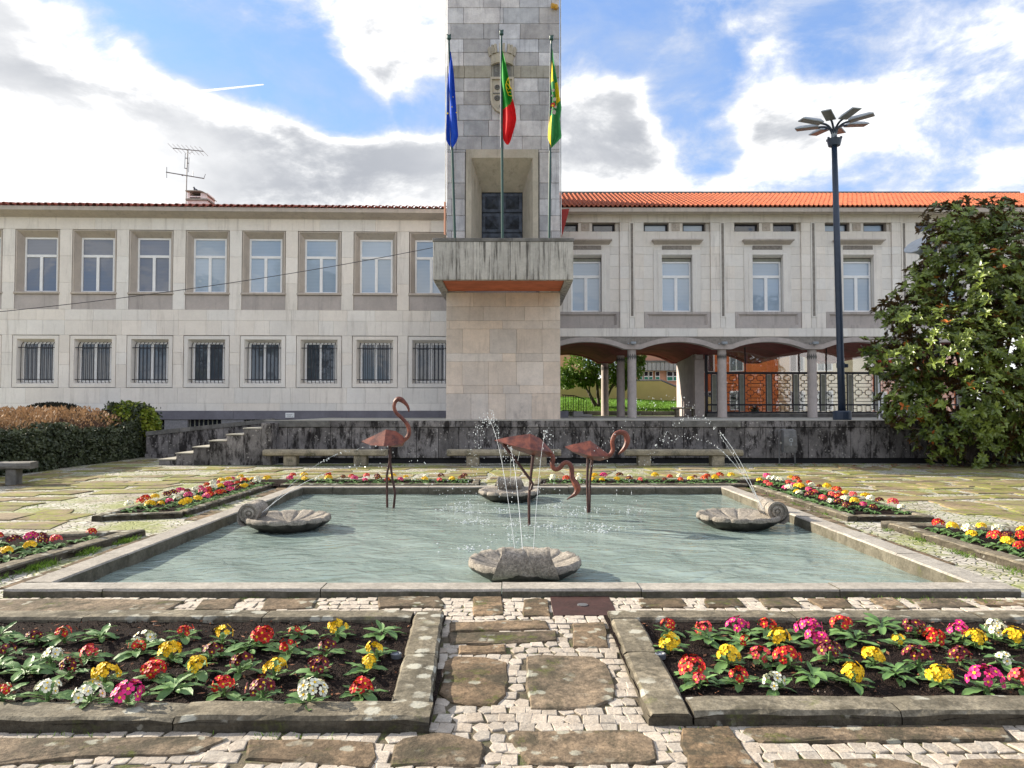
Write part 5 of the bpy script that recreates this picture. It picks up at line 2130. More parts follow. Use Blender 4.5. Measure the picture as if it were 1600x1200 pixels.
# ------------------------------------------------------------------ litter bin
lb = thing('litter_bin', 'grey metal litter bin tilted between two thin posts against the wall', 'litter bin', (atY(1230, 724, 21.9).x, 21.9, 0))
ph_ = .985
for s_ in (-1, 1):
    b_ = MB()
    b_.tube([(s_ * .225, 0, 0), (s_ * .225, 0, ph_ - .06), (s_ * .21, 0, ph_), (s_ * .17, .0, ph_ + .02)], .019, 8)
    b_.build('post', M['bin'], lb)
b_ = MB()
prof = [(-.17, .36), (-.20, .55), (-.20, .8), (-.16, 1.0), (.05, 1.03), (.05, .36)]
vs = [(-.16, y - .02, z) for y, z in prof] + [(.20, y - .02, z) for y, z in prof]
n_ = len(prof)
b_.add(vs, [tuple(range(n_)), tuple(reversed(range(n_, 2 * n_)))] + [(i, n_ + i, n_ + (i + 1) % n_, (i + 1) % n_) for i in range(n_)])
b_.build('container', M['bin'], lb)
b_ = MB()
b_.box(-.205, -.165, -.04, .02, .6, .66)
b_.box(.203, .215, -.04, .02, .6, .66)
b_.build('pivot', M['steel'], lb)
b_ = MB()
for k in range(9):
    a = math.pi * 2 * k / 9
    b_.box(.04 + .045 * math.cos(a) - .012, .04 + .045 * math.cos(a) + .012, -.226, -.2205, .72 + .045 * math.sin(a) - .012, .72 + .045 * math.sin(a) + .012)
b_.box(.03, .05, -.226, -.2205, .56, .64)
b_.build('bin_emblem', M['lamp_grey'], lb)

# ------------------------------------------------------------------ tall lamp with eight heads
LY = 24.8
lp_ = atY(1316, 655.5, LY)
tl = thing('street_lamp', 'tall navy lamp post with eight flat lamp heads fanned out at the top', 'street lamp', (lp_.x, LY, TZ))
ptop = atY(1303.5, 228, LY) - Vector((lp_.x, LY, TZ))
b_ = MB()
b_.lathe([(0, 0), (.28, 0), (.29, .04), (.29, .26), (.26, .30), (.10, .31)], 20)
b_.build('base', M['navy'], tl)
b_ = MB()
kx = ptop.x
b_.tube([(0, 0, .02), (kx * .2, 0, ptop.z * .2), (kx * .6, 0, ptop.z * .6), (kx, 0, ptop.z)], [.125, .115, .105, .092], 14)
b_.build('pole', M['navy'], tl, smooth=True)
b_ = MB()
zb_ = atY(1310, 571, LY).z - TZ
b_.tube([(kx * .19, 0, zb_ - .08), (kx * .19, 0, zb_ + .08)], .135, 14)
b_.box(kx * .19 + .08, kx * .19 + .22, -.08, .08, zb_ - .07, zb_ + .05, c=.01)
b_.build('clamp', M['navy'], tl)
b_ = MB()
b_.lathe([(.09, ptop.z - .02), (.19, ptop.z), (.24, ptop.z + .22), (.21, ptop.z + .22), (.15, ptop.z + .05), (.05, ptop.z + .05)], 20, kx, 0)
for k in range(6):
    a = 2 * math.pi * k / 6 + .3
    b_.box(kx + .225 * math.cos(a) - .03, kx + .225 * math.cos(a) + .03, .225 * math.sin(a) - .03, .225 * math.sin(a) + .03, ptop.z + .2, ptop.z + .27)
b_.build('collar', M['navy'], tl)
b_ = MB()
b_.tube([(kx, 0, ptop.z + .05), (kx, 0, ptop.z + .48)], [.10, .09], 12)
b_.build('hub', M['lamp_grey'], tl)
zh = ptop.z + .42
for k in range(8):
    a = 2 * math.pi * k / 8 + R(11)
    ca, sa = math.cos(a), math.sin(a)
    W_ = lambda r_, s_, z: (kx + r_ * ca - s_ * sa, r_ * sa + s_ * ca, z)
    b_ = MB()
    b_.tube(spline([W_(.05, 0, zh - .05), W_(.12, 0, zh + .15), W_(.28, 0, zh + .27), W_(.50, 0, zh + .31)], 4), .036, 7)
    b_.build('arm', M['navy'], tl, smooth=True)
    r0, r1, hw_ = .46, 1.22, .155
    z0_, z1_ = zh + .29, zh + .36
    und = [W_(r0, -hw_, z0_), W_(r1, -hw_, z1_), W_(r1, hw_, z1_), W_(r0, hw_, z0_)]
    side = [(p[0], p[1], p[2] + .03) for p in und]
    tops = [W_(r0 + .08, -hw_ * .55, z0_ + .13), W_(r1 - .14, -hw_ * .55, z1_ + .09), W_(r1 - .14, hw_ * .55, z1_ + .09), W_(r0 + .08, hw_ * .55, z0_ + .13)]
    b_ = MB()
    b_.add(und + side + tops, [(3, 2, 1, 0)] + [(i, (i + 1) % 4, 4 + (i + 1) % 4, 4 + i) for i in range(4)] + [(4 + i, 4 + (i + 1) % 4, 8 + (i + 1) % 4, 8 + i) for i in range(4)] + [(8, 9, 10, 11)])
    hd = b_.build('lamp_head', M['lamp_grey'], tl)
    for j in range(3):
        ra, rb = r0 + .04 + j * .235, r0 + .04 + j * .235 + .22
        zz_ = lambda r_: z0_ + (z1_ - z0_) * (r_ - r0) / (r1 - r0) - .004
        b_ = MB()
        b_.add([W_(ra, -hw_ + .03, zz_(ra)), W_(rb, -hw_ + .03, zz_(rb)), W_(rb, hw_ - .03, zz_(rb)), W_(ra, hw_ - .03, zz_(ra))], [(3, 2, 1, 0)])
        b_.build('lens', M['lamp_lens'], hd)

# ------------------------------------------------------------------ second lamp behind the magnolia
L2Y = 23.6
p2 = atY(1466, 655, L2Y)
l2 = thing('street_lamp', 'shorter lamp post with tilted dish heads half hidden in the magnolia', 'street lamp', (p2.x, L2Y, TZ))
ztop2 = atY(1466, 385, L2Y).z - TZ
b_ = MB()
b_.tube([(0, 0, 0), (0, 0, ztop2)], [.09, .06], 10)
b_.build('pole', M['navy'], l2, smooth=True)
for (u, v, tilt) in ((1438, 388, -1), (1452, 458, -1), (1490, 395, 1)):
    hp = atY(u, v, L2Y) - Vector((p2.x, L2Y, TZ))
    ax = Vector((-.62 if tilt < 0 else .62, -.25, -.62 if tilt < 0 else -.62)).normalized()
    ax = Vector((-.55 * (1 if tilt < 0 else -1), -.3, .78)).normalized()
    q_ = ax.to_track_quat('Z', 'Y')
    b_ = MB()
    b_.lathe([(.0, -.33), (.10, -.33), (.12, -.16), (.20, -.06), (.42, .10), (.45, .13), (.43, .15), (.0, .17)], 20)
    b_.v = [tuple(q_ @ Vector(p) + hp) for p in b_.v]
    hd = b_.build('lamp_dish', M['lamp_grey'], l2, smooth=False)
    b_ = MB()
    b_.tube([hp + q_ @ Vector((0, 0, -.3)), (0, 0, hp.z - .25)], .04, 6)
    b_.build('arm', M['navy'], l2)

# white framed rack with a red panel on the terrace behind the magnolia
rk = thing('display_rack', 'low white framed rack with a red panel above behind the magnolia', 'display rack', (atY(1394, 640, 26.5).x, 26.5, TZ))
RQ = lambda u, v: atY(u, v, 26.5) - Vector((rk.location.x, 26.5, TZ))
b_ = MB()
for (u0, v0, u1, v1) in ((1379, 613, 1379, 646), (1409, 613, 1409, 646), (1379, 645, 1437, 645), (1379, 638, 1409, 638), (1385, 632, 1385, 645)):
    b_.tube([RQ(u0, v0), RQ(u1, v1)], .03, 4)
b_.build('frame', M['white_frame'], rk)
b_ = MB()
q0, q1 = RQ(1378, 578), RQ(1401, 562)
b_.box(q0.x, q1.x, .3, .33, q0.z, q1.z)
b_.build('red_panel', plain('red_panel_cloth', (.55, .05, .04), .8, .2), rk)
b_ = MB()
b_.box(q0.x + .02, q0.x + .06, .31, .35, 0, q0.z)
b_.build('post', M['white_frame'], rk)

# ------------------------------------------------------------------ magnolia
MY = 21.4
mg = thing('magnolia_tree', 'large glossy evergreen magnolia with some orange leaves at the right edge', 'tree', (atY(1505, 727, MY).x, MY, 0))
MO = Vector((mg.location.x, MY, 0))
MP = lambda u, v, dy=0.0: atY(u, v, MY) + Vector((0, dy, 0)) - MO
lob = [(1518, 352, 48, 0), (1482, 345, 34, .2), (1562, 345, 40, .3), (1440, 470, 40, .2), (1455, 405, 30, 0), (1490, 400, 56, -.2), (1556, 410, 66, -.5), (1450, 445, 34, .1), (1520, 470, 76, -.6), (1425, 500, 46, -.2), (1394, 492, 26, .1), (1600, 460, 76, .2), (1466, 545, 66, -.7), (1408, 560, 44, -.3), (1376, 560, 28, 0),
       (1420, 625, 46, -.2), (1398, 640, 24, .1), (1550, 550, 86, -.8), (1490, 630, 70, -.8), (1575, 630, 74, -.4), (1455, 680, 40, -.4), (1510, 690, 48, -.6), (1560, 692, 44, -.2), (1620, 560, 80, .3), (1640, 640, 60, .4), (1350, 540, 12, 0), (1440, 590, 50, .4)]
b_ = MB()
stems = [([(1505, 727), (1508, 660), (1512, 560), (1520, 440), (1518, 335)], .16, 0), ([(1500, 727), (1480, 660), (1450, 600), (1415, 555), (1375, 545)], .09, -.3), ([(1512, 727), (1545, 640), (1575, 560), (1600, 470)], .10, .2),
         ([(1500, 727), (1470, 690), (1440, 660), (1410, 630)], .06, -.3), ([(1510, 700), (1500, 600), (1470, 520), (1430, 495)], .07, -.5), ([(1515, 640), (1540, 540), (1560, 430)], .07, -.6), ([(1512, 560), (1490, 470), (1470, 400)], .06, -.3),
         ([(1508, 720), (1545, 700), (1590, 660)], .05, -.4), ([(1590, 470), (1572, 420), (1560, 385)], .03, -1.0), ([(1530, 620), (1480, 590), (1455, 570)], .03, -1.3), ([(1505, 727), (1490, 705), (1462, 700)], .04, -.6), ([(1345, 540), (1370, 560), (1400, 590)], .02, 0)]
for pts, r0, dy in stems:
    q = [MP(u, v, dy * i / max(1, len(pts) - 1)) for i, (u, v) in enumerate(pts)]
    n_ = 5 * (len(q) - 1)
    b_.tube(spline(q, 5), [r0 * (1 - .75 * i / n_) for i in range(n_ + 1)], 7)
b_.build('trunk', M['bark'], mg, smooth=True)
clusters = []
weights = [l[2] ** 2 for l in lob]
for _ in range(3600):
    u, v, r_, dy = random.choices(lob, weights)[0]
    d = rdir()
    if d.y > .55 and random.random() < .6:
        d.y = -d.y
    rr = r_ * MY / F
    f_ = random.uniform(.6, 1.06)
    c_ = MP(u, v, dy) + Vector((d.x * rr, d.y * min(rr, 1.5) * 1.1, d.z * rr)) * f_
    if c_.z < .12:
        continue
    clusters.append((c_, d))
# a leaf is one shared mesh; the nearest 300 are pieces of their own, the rest one mass
base_leaf = [Vector(p) for p in leaf_pts(Vector((0, 0, 0)), Vector((1, 0, 0)), Vector((0, 0, 1)), 1.0, .48, .20, .14)]
lm_ = MB()
lm_.add(base_leaf, LEAF_F)
me_mleaf = lm_.mesh('leaf', M['leaf_magnolia'], smooth=False)
lm_ = MB()
lm_.add(base_leaf, LEAF_F)
me_gleaf = lm_.mesh('leaf', M['leaf_gold'], smooth=False)
leaves = []
for (c_, d) in clusters:
    axis = (d * .8 + Vector((0, 0, .55)) + rdir() * .35).normalized()
    n = random.randint(7, 11)
    L0 = random.uniform(.15, .23)
    gold = random.random() < .02
    t1 = axis.cross(Vector((.3, .2, .9)))
    t1.normalize()
    t2 = axis.cross(t1)
    for k in range(n):
        a = 2.4 * k + random.uniform(-.3, .3)
        e = random.uniform(.15, .75)
        dr = ((t1 * math.cos(a) + t2 * math.sin(a)) * math.cos(e) + axis * math.sin(e)).normalized()
        nrm = (axis - dr * axis.dot(dr)).normalized()
        L_ = L0 * random.uniform(.75, 1.1)
        s_ = dr.cross(nrm) * -1
        Mx = Matrix((dr, s_, nrm)).transposed()
        leaves.append((c_ + rdir() * .02, Mx, L_, gold and random.random() < .6))
for k in range(30):                             # single turning leaves
    i = random.randrange(len(leaves))
    a = leaves[i]
    leaves[i] = (a[0], a[1], a[2], True)
leaves.sort(key=lambda q: q[0].y - .35 * abs(q[0].z - 3) * 0)
b_, g2 = MB(), MB()
for i, (p, Mx, L_, gd) in enumerate(leaves):
    if i < 300:
        o_ = place('leaf', me_gleaf if gd else me_mleaf, mg)
        o_.matrix_local = Matrix.Translation(p) @ (Mx.to_4x4() @ Matrix.Scale(L_, 4))
    else:
        (g2 if gd else b_).add([p + Mx @ (q * L_) for q in base_leaf], LEAF_F)
stuff(b_.build('foliage', M['leaf_magnolia'], mg))
stuff(g2.build('turning_foliage', M['leaf_gold'], mg))

# ------------------------------------------------------------------ hedge, russet shrub, clipped dome at the left
hd_ = thing('ivy_hedge', 'long dark ivy-covered hedge along the left side of the square', 'hedge', (-12.8, 18, 0))
HX, HY0, HY1 = -12.25, 16.6, 26.4


def hedge_top(y):
    return 1.02 + .10 * math.sin(y * 1.3) + .06 * math.sin(y * 3.1) + (.0 if y < 24.6 else .62 * min(1, (y - 24.6) / .6)) - (.0 if y < 25.9 else .25)


core = MB()
ys = [HY0 + (HY1 - HY0) * i / 30 for i in range(31)]
prof_ = []
for y in ys:
    h_ = hedge_top(y) - .10
    prof_.append([(HX - .12, y, 0), (HX - .06, y, h_ * .5), (HX - .18, y, h_ * .88), (HX - .5, y, h_), (HX - 1.3, y, h_), (HX - 1.4, y, 0)])
vs = [tuple(Vector(p) - Vector((-12.8, 18, 0))) for q in prof_ for p in q]
core.add(vs, [(i * 6 + k, i * 6 + k + 1, (i + 1) * 6 + k + 1, (i + 1) * 6 + k) for i in range(30) for k in range(5)] + [tuple(range(6)), tuple(reversed(range(180, 186)))])
core.build('twigs', plain('dark_twigs', (.018, .016, .012), .9, .1), hd_)


def hedge_pt():
    y = random.uniform(HY0, HY1)
    h_ = hedge_top(y)
    if random.random() < .12:
        return Vector((random.uniform(HX - 1.2, HX), random.choice((HY1 + random.uniform(-.02, .06), HY0 - random.uniform(-.02, .06))), random.uniform(.03, h_))) - Vector((-12.8, 18, 0)), Vector((0, 1, .2))
    t = random.random()
    if t < .68:
        z = random.uniform(.02, h_)
        k = z / h_
        return Vector((HX + .05 * math.sin(y * 2) - max(0, k - .75) * .8 + random.uniform(-.12, .03), y, z)) - Vector((-12.8, 18, 0)), Vector((1, -.25, .15))
    return Vector((HX - random.uniform(0, 1.3), y, h_ + random.uniform(-.1, .04))) - Vector((-12.8, 18, 0)), Vector((.3, -.2, 1))


b_ = MB()
leafy(b_, 15000, hedge_pt, .085, .075)
stuff(b_.build('ivy_leaves', M['leaf_ivy'], hd_))
# bright ivy at the far end
br_ = thing('ivy_clump', 'brighter yellow-green ivy clump rising over the far end of the hedge', 'ivy', (-12.9, 25.5, 1.0))


def bright_pt():
    d = rdir(-.5)
    return Vector((d.x * .95, d.y * .8, .05 + d.z * .75)) * random.uniform(.75, 1.03), d


b_ = MB()
leafy(b_, 1900, bright_pt, .12, .11)
stuff(b_.build('leaves', M['leaf_ivy_bright'], br_))
b_ = MB()
b_.lathe([(.0, -1.0), (.5, -1.0), (.72, -.2), (.6, .45), (.0, .62)], 12)
b_.build('stems', plain('dark_stems', (.02, .02, .012), .9, .1), br_)

rs = thing('russet_shrub', 'loose reddish brown twiggy shrubs spilling over the top of the hedge', 'shrub', (-14, 20, 0))


def russet_top(y):
    return 1.52 + .10 * math.sin(y * 1.1 + 1) + .05 * math.sin(y * 4)


b_ = MB()
for _ in range(8500):
    y = random.uniform(16, 25.8)
    x = random.uniform(-16.5, -12.65)
    ht = russet_top(y) * (1 - .25 * max(0, (x + 13.2)) / .55 * .8)
    p = Vector((x + 14, y - 20, random.uniform(.80, 1.0) * ht if random.random() < .7 else random.uniform(.55, 1) * ht))
    d = (Vector((.15, -.1, 1)) + rdir() * .75).normalized()
    s_ = d.cross(rdir()).normalized()
    L_, W_2 = random.uniform(.07, .16), random.uniform(.018, .034)
    b_.add([p, p + d * L_ * .55 + s_ * W_2, p + d * L_, p + d * L_ * .55 - s_ * W_2], [(0, 1, 2, 3)])
stuff(b_.build('leaves', M['leaf_red'], rs))
b_ = MB()
vs, fs = [], []
for i, y in enumerate(ys):
    h_ = russet_top(y) * .82
    vs += [(-12.75 + 14, y - 20, 0), (-12.8 + 14, y - 20, h_ * .75), (-13.4 + 14, y - 20, h_), (-16.6 + 14, y - 20, h_), (-16.7 + 14, y - 20, 0)]
fs = [(i * 5 + k, i * 5 + k + 1, (i + 1) * 5 + k + 1, (i + 1) * 5 + k) for i in range(30) for k in range(4)] + [tuple(range(5)), tuple(reversed(range(150, 155)))]
b_.add(vs, fs)
b_.build('twigs', plain('russet_twigs', (.075, .045, .03), .9, .1, var=.4, nscale=12), rs)

dm = thing('clipped_shrub', 'dark clipped dome shrub rising behind the russet shrubs', 'shrub', (atY(83, 650, 27.5).x, 27.5, 0))
dw = (atY(140, 650, 27.5).x - atY(26, 650, 27.5).x) / 2
dh = atY(83, 631, 27.5).z
b_ = MB()
b_.lathe([(dw * .98, 0), (dw, dh * .45), (dw * .86, dh * .72), (dw * .6, dh * .88), (dw * .3, dh * .96), (.0, dh * .985)], 24)
b_.build('twigs', plain('dome_twigs', (.02, .018, .012), .9, .1), dm)


def dome_pt():
    a = random.uniform(0, 6.283)
    t = random.random() ** .7
    e = t * math.pi / 2
    r_, z = dw * math.sin(e) ** .8, dh * (.5 + .5 * math.cos(e))
    n_ = Vector((math.cos(a) * math.sin(e), math.sin(a) * math.sin(e), math.cos(e) + .3)).normalized()
    return Vector((r_ * math.cos(a), r_ * math.sin(a), z)) + n_ * random.uniform(-.06, .03), n_


b_ = MB()
leafy(b_, 5200, dome_pt, .075, .045, simple=True)
stuff(b_.build('leaves', M['leaf_dome'], dm))
# dark hedge right of the magnolia
hr = thing('low_hedge', 'dark low hedge in shade right of the magnolia', 'hedge', (16.5, 21.6, 0))
b_ = MB()
b_.box(-1.4, 4.5, -.35, .4, 0, .72)
b_.build('twigs', plain('shade_twigs', (.02, .018, .013), .9, .1), hr)
b_ = MB()


def hr_pt():
    if random.random() < .6:
        return Vector((random.uniform(-1.45, 4.5), -.37 + random.uniform(-.05, .03), random.uniform(.02, .78))), Vector((0, -1, .2))
    return Vector((random.uniform(-1.45, 4.5), random.uniform(-.4, .4), .74 + random.uniform(-.03, .06))), Vector((0, -.2, 1))


leafy(b_, 2600, hr_pt, .09, .06)
stuff(b_.build('leaves', M['leaf_ivy'], hr))
# tall trees beside the square, out of the frame at the left: they show in the windows
for (tx_, ty_, hh, lab) in ((-14.5, .5, 13.5, 'tall broad evergreen tree mirrored in the upper windows of the long wing'), (-23, -4, 12.5, 'tall evergreen tree mirrored in the left upper windows of the long wing')):
    tr_ = thing('shade_tree', lab, 'tree', (tx_, ty_, 0), group='tall trees beside the square')
    b_ = MB()
    b_.tube(spline([(0, 0, 0), (.1, .05, 3), (-.05, .1, 6), (.1, 0, hh - 2)], 4), [.34 - .28 * i / 12 for i in range(13)], 10)
    for q in range(7):
        a = q * 2.4
        b_.tube([(0, 0, 3.2 + q), (1.4 * math.cos(a), 1.4 * math.sin(a), 4.6 + q), (2.6 * math.cos(a), 2.6 * math.sin(a), 5.6 + q)], [.12, .08, .03], 6)
    b_.build('trunk', M['bark'], tr_, smooth=True)
    cl_pts = []
    for q in range(46):
        a, e = random.uniform(0, 6.283), random.random()
        z = 3.6 + (hh - 4.2) * e
        r_ = 3.7 * math.sin(math.pi * min(1, .22 + .72 * e)) * random.uniform(.35, 1)
        cl_pts.append((Vector((r_ * math.cos(a), r_ * math.sin(a), z)), random.uniform(.8, 1.5)))
    b_ = MB()

    def big_pt():
        c_, r_ = random.choice(cl_pts)
        d = rdir()
        return c_ + d * r_ * random.uniform(.5, 1), d
    leafy(b_, 7000, big_pt, .34, .20, simple=True)
    stuff(b_.build('crown', M['leaf_ivy'], tr_))
# contrail
ct = MB()
CD = 3000
a, b = atY(240, 150.5, CD), atY(412, 132, CD)
pts = [a.lerp(b, t / 12) for t in range(13)]
ct.tube([q - a for q in pts], [7 - 4.5 * t / 12 for t in range(13)], 6)
m_, t_, bs_ = newmat('condensation_trail')
bs_.inputs['Base Color'].default_value = (.95, .95, .95, 1)
bs_.inputs['Roughness'].default_value = 1
bs_.inputs['Subsurface Weight'].default_value = 0
tl_ = t_.n('BsdfTranslucent', {'Color': (.95, .95, .95)})
t_.n('OutputMaterial', {'Surface': t_.n('MixShader', {0: .5, 1: bs_.outputs[0], 2: tl_.outputs[0]}).outputs[0]}).is_active_output = True
tag(ct.build('contrail', m_, None, a), 'thin straight white contrail across the blue sky at the left', 'contrail')
# ------------------------------------------------------------------ pool
WZ = -.065                                     # water level
pl = thing('fountain_pool', 'square sunken fountain pool with a pale granite rim', 'pool', (0, (PY0 + PY1) / 2, 0))
PO = Vector((0, (PY0 + PY1) / 2, 0))
RT = .078
mb = MB()
i0 = [(PX0 - .025, PY0 - .025), (PX1 + .025, PY0 - .025), (PX1 + .025, PY1 + .025), (PX0 - .025, PY1 + .025)]
zb_ = -.62
mb.add([(x, y - PO.y, zb_) for x, y in i0] + [(x, y - PO.y, RT - .10) for x, y in i0], [(0, 1, 2, 3)] + [(i, 4 + i, 4 + (i + 1) % 4, (i + 1) % 4) for i in range(4)])
mb.build('basin', M['basin'], pl)


def rim_stone(x0, x1, y0, y1, long_x, parent=pl):
    """coping stone: pale worn top, dark mossy sides, slightly uneven arrises"""
    b_ = MB()
    n = 8
    L_ = (x1 - x0) if long_x else (y1 - y0)
    W_ = (y1 - y0) if long_x else (x1 - x0)
    vs = []
    dz = random.uniform(-.004, .004)
    for i in range(n + 1):
        a = L_ * i / n
        j = lambda s=.004: random.uniform(-s, s)
        prof = [(0 + j(.002), -.12), (0 + j(), RT - .018 + j(.003)), (.014 + j(), RT + dz + j(.0015)), (W_ - .014 + j(), RT + dz + j(.0015)), (W_ + j(.002), RT - .016), (W_, -.12)]
        for p in prof:
            vs.append((x0 + a, y0 + p[0], p[1]) if long_x else (x0 + p[0], y0 + a, p[1]))
    m_ = 6
    fs, ms = [], []
    for i in range(n):
        for k in range(m_ - 1):
            f = (i * m_ + k, i * m_ + k + 1, (i + 1) * m_ + k + 1, (i + 1) * m_ + k)
            fs.append(f if not long_x else f[::-1])
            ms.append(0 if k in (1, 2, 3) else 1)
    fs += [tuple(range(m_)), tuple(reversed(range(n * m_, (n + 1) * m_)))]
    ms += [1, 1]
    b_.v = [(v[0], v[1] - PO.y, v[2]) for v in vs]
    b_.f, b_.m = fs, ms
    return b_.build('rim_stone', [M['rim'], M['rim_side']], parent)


RWD = .27
xs = [PX0 - RWD - .01, PX0 + .55, -2.72, -1.25, .12, 1.02, 2.35, 3.25, PX1 + RWD]
xs = [PX0 - RWD, -3.55, -1.66, -.09, 1.12, 2.84, PX1 + RWD]
for a, b in zip(xs[:-1], xs[1:]):
    rim_stone(a + .004, b - .004, PY0 - RWD, PY0, True)
for a, b in zip(xs[:-1], xs[1:]):
    rim_stone(a + .004, b - .004, PY1, PY1 + RWD, True)
ys = [PY0 + .004, 8.2, 9.7, 11.0, 12.6, 13.9, PY1 - .004]
for a, b in zip(ys[:-1], ys[1:]):
    rim_stone(PX0 - RWD, PX0, a + .003, b - .003, False)
    rim_stone(PX1, PX1 + RWD, a + .003, b - .003, False)
# water
b_ = MB()
NX = 110
ph = [(random.uniform(2, 7), random.uniform(2, 7), random.uniform(0, 6.28), random.uniform(.002, .004)) for _ in range(9)]
vs = []
for j in range(NX + 1):
    y = PY0 + (PY1 - PY0) * j / NX
    for i in range(NX + 1):
        x = PX0 + (PX1 - PX0) * i / NX
        z = sum(a * math.sin(kx * x + ky * y + p) for kx, ky, p, a in ph)
        vs.append((x, y, WZ + z * .7))
b_.add(vs, [(j * (NX + 1) + i, j * (NX + 1) + i + 1, (j + 1) * (NX + 1) + i + 1, (j + 1) * (NX + 1) + i) for j in range(NX) for i in range(NX)])
struct(b_.build('water', M['water'], smooth=True))


# ------------------------------------------------------------------ carved shells
def shell(label, loc, rz):
    """scallop basin with a rolled scroll at its hinge; local +y points to the middle of the pool"""
    t = thing('stone_shell', label, 'stone shell', loc, rz, 'carved shells in the pool')
    t.scale = (.94, .94, .92)
    b_ = MB()
    NR, NP = 10, 130
    A_, B_ = .58, .60

    def scal(phi):
        # ribs fan out from the hinge, strongest on the lip away from it
        k = max(0.0, math.sin(phi) * .5 + .5)
        return 1.02 - .07 * k * math.exp(-(math.cos(phi * 6.5) / .3) ** 2)

    vs = []
    cy = .12
    for r_ in range(NR + 1):
        q = r_ / NR
        for k in range(NP):
            phi = 2 * math.pi * k / NP
            s_ = 1 + (scal(phi) - 1) * q
            x, y = A_ * q * s_ * math.cos(phi), cy + B_ * q * s_ * math.sin(phi)
            rib = -.055 * math.exp(-(math.cos(phi * 6.5) / .28) ** 2) * q * max(0, min(1, math.sin(phi) * .8 + .75)) + .012 * q
            z = .015 + .105 * q ** 2.2 + rib + random.uniform(-.003, .003)
            vs.append((x, y, z))
    lip = []
    for (q, z) in ((1.03, .115), (1.035, .07), (.99, .035), (.86, -.03), (.66, -.09), (.55, -.13)):
        for k in range(NP):
            phi = 2 * math.pi * k / NP
            s_ = scal(phi) if q > .9 else 1
            notch = -.012 * abs(math.cos(phi * 6.5)) if q > .95 else 0
            vs.append((A_ * q * s_ * math.cos(phi), cy + B_ * q * s_ * math.sin(phi), z + notch + random.uniform(-.004, .004)))
    rows_ = NR + 1 + 6
    for r_ in range(rows_ - 1):
        for k in range(NP):
            b_.f.append((r_ * NP + k, r_ * NP + (k + 1) % NP, (r_ + 1) * NP + (k + 1) % NP, (r_ + 1) * NP + k))
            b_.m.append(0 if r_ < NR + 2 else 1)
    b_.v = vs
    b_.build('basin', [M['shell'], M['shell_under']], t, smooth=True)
    # scroll: roll about the x axis, wider at its foot, with a groove in the middle
    b_ = MB()
    NU, NV = 26, 22
    vs = []
    for i in range(NU + 1):
        u = -1 + 2 * i / NU
        half = .215
        rad = .125 + .022 * abs(u) ** 1.5 - (.02 if abs(u) < .05 else 0)
        for k in range(NV + 1):
            a = math.pi * 2 * k / NV
            # flare the back and the foot outwards
            yy = -rad * math.cos(a)
            zz = rad * math.sin(a)
            down = max(0.0, -zz / rad)
            back = max(0.0, -yy / rad)
            fl = 1 + .62 * (1 - (zz / rad + 1) / 2) * (1 if yy < 0 else .25)
            vs.append((u * half * fl, -.40 + yy - .03 * down, .19 + zz * (1.0 if zz > 0 else 1.25) + random.uniform(-.002, .002)))
    b_.add(vs, [(i * (NV + 1) + k, i * (NV + 1) + k + 1, (i + 1) * (NV + 1) + k + 1, (i + 1) * (NV + 1) + k) for i in range(NU) for k in range(NV)])
    b_.build('scroll', M['shell'], t, smooth=True)
    for s_ in (-1, 1):
        b_ = MB()
        # spiral volute on each end
        n = 20
        x0 = s_ * .222
        prof = [(.148, 0), (.148, .03), (.118, .035), (.112, .012), (.085, .012), (.08, .04), (.05, .045), (.046, .02), (.03, .02), (.026, .05), (.001, .06)]
        vs = []
        for (rr, xx) in prof:
            for k in range(n):
                a = 2 * math.pi * k / n
                off = .012 * (1 - rr / .148)
                vs.append((x0 + s_ * (xx - .01), -.40 + rr * math.cos(a) + off, .192 + rr * math.sin(a) - off * .5))
        b_.add(vs, [(i * n + k, i * n + (k + 1) % n, (i + 1) * n + (k + 1) % n, (i + 1) * n + k) for i in range(len(prof) - 1) for k in range(n)])
        b_.build('volute', M['shell'], t)
    b_ = MB()
    for dx in (-.09, -.02, .07):
        b_.tube([(dx, -.27, .12), (dx, -.24, .16)], .012, 6)
    b_.build('nozzle', M['bin'], t)
    return t


SHF = Vector((.13, 7.62, WZ + .075))
SHB = Vector((-.05, 14.25, WZ + .075))
SHL = Vector((-3.28, 10.75, WZ + .075))
SHR = Vector((3.38, 10.95, WZ + .075))
shell('carved granite shell nearest the path, seen from behind its scroll', SHF, 0)
shell('carved granite shell at the back rim of the pool behind the flamingos', SHB, math.pi)
shell('carved granite shell by the left rim with its spiral scroll on the left', SHL, -math.pi / 2)
shell('carved granite shell by the right rim with its spiral scroll on the right', SHR, math.pi / 2)


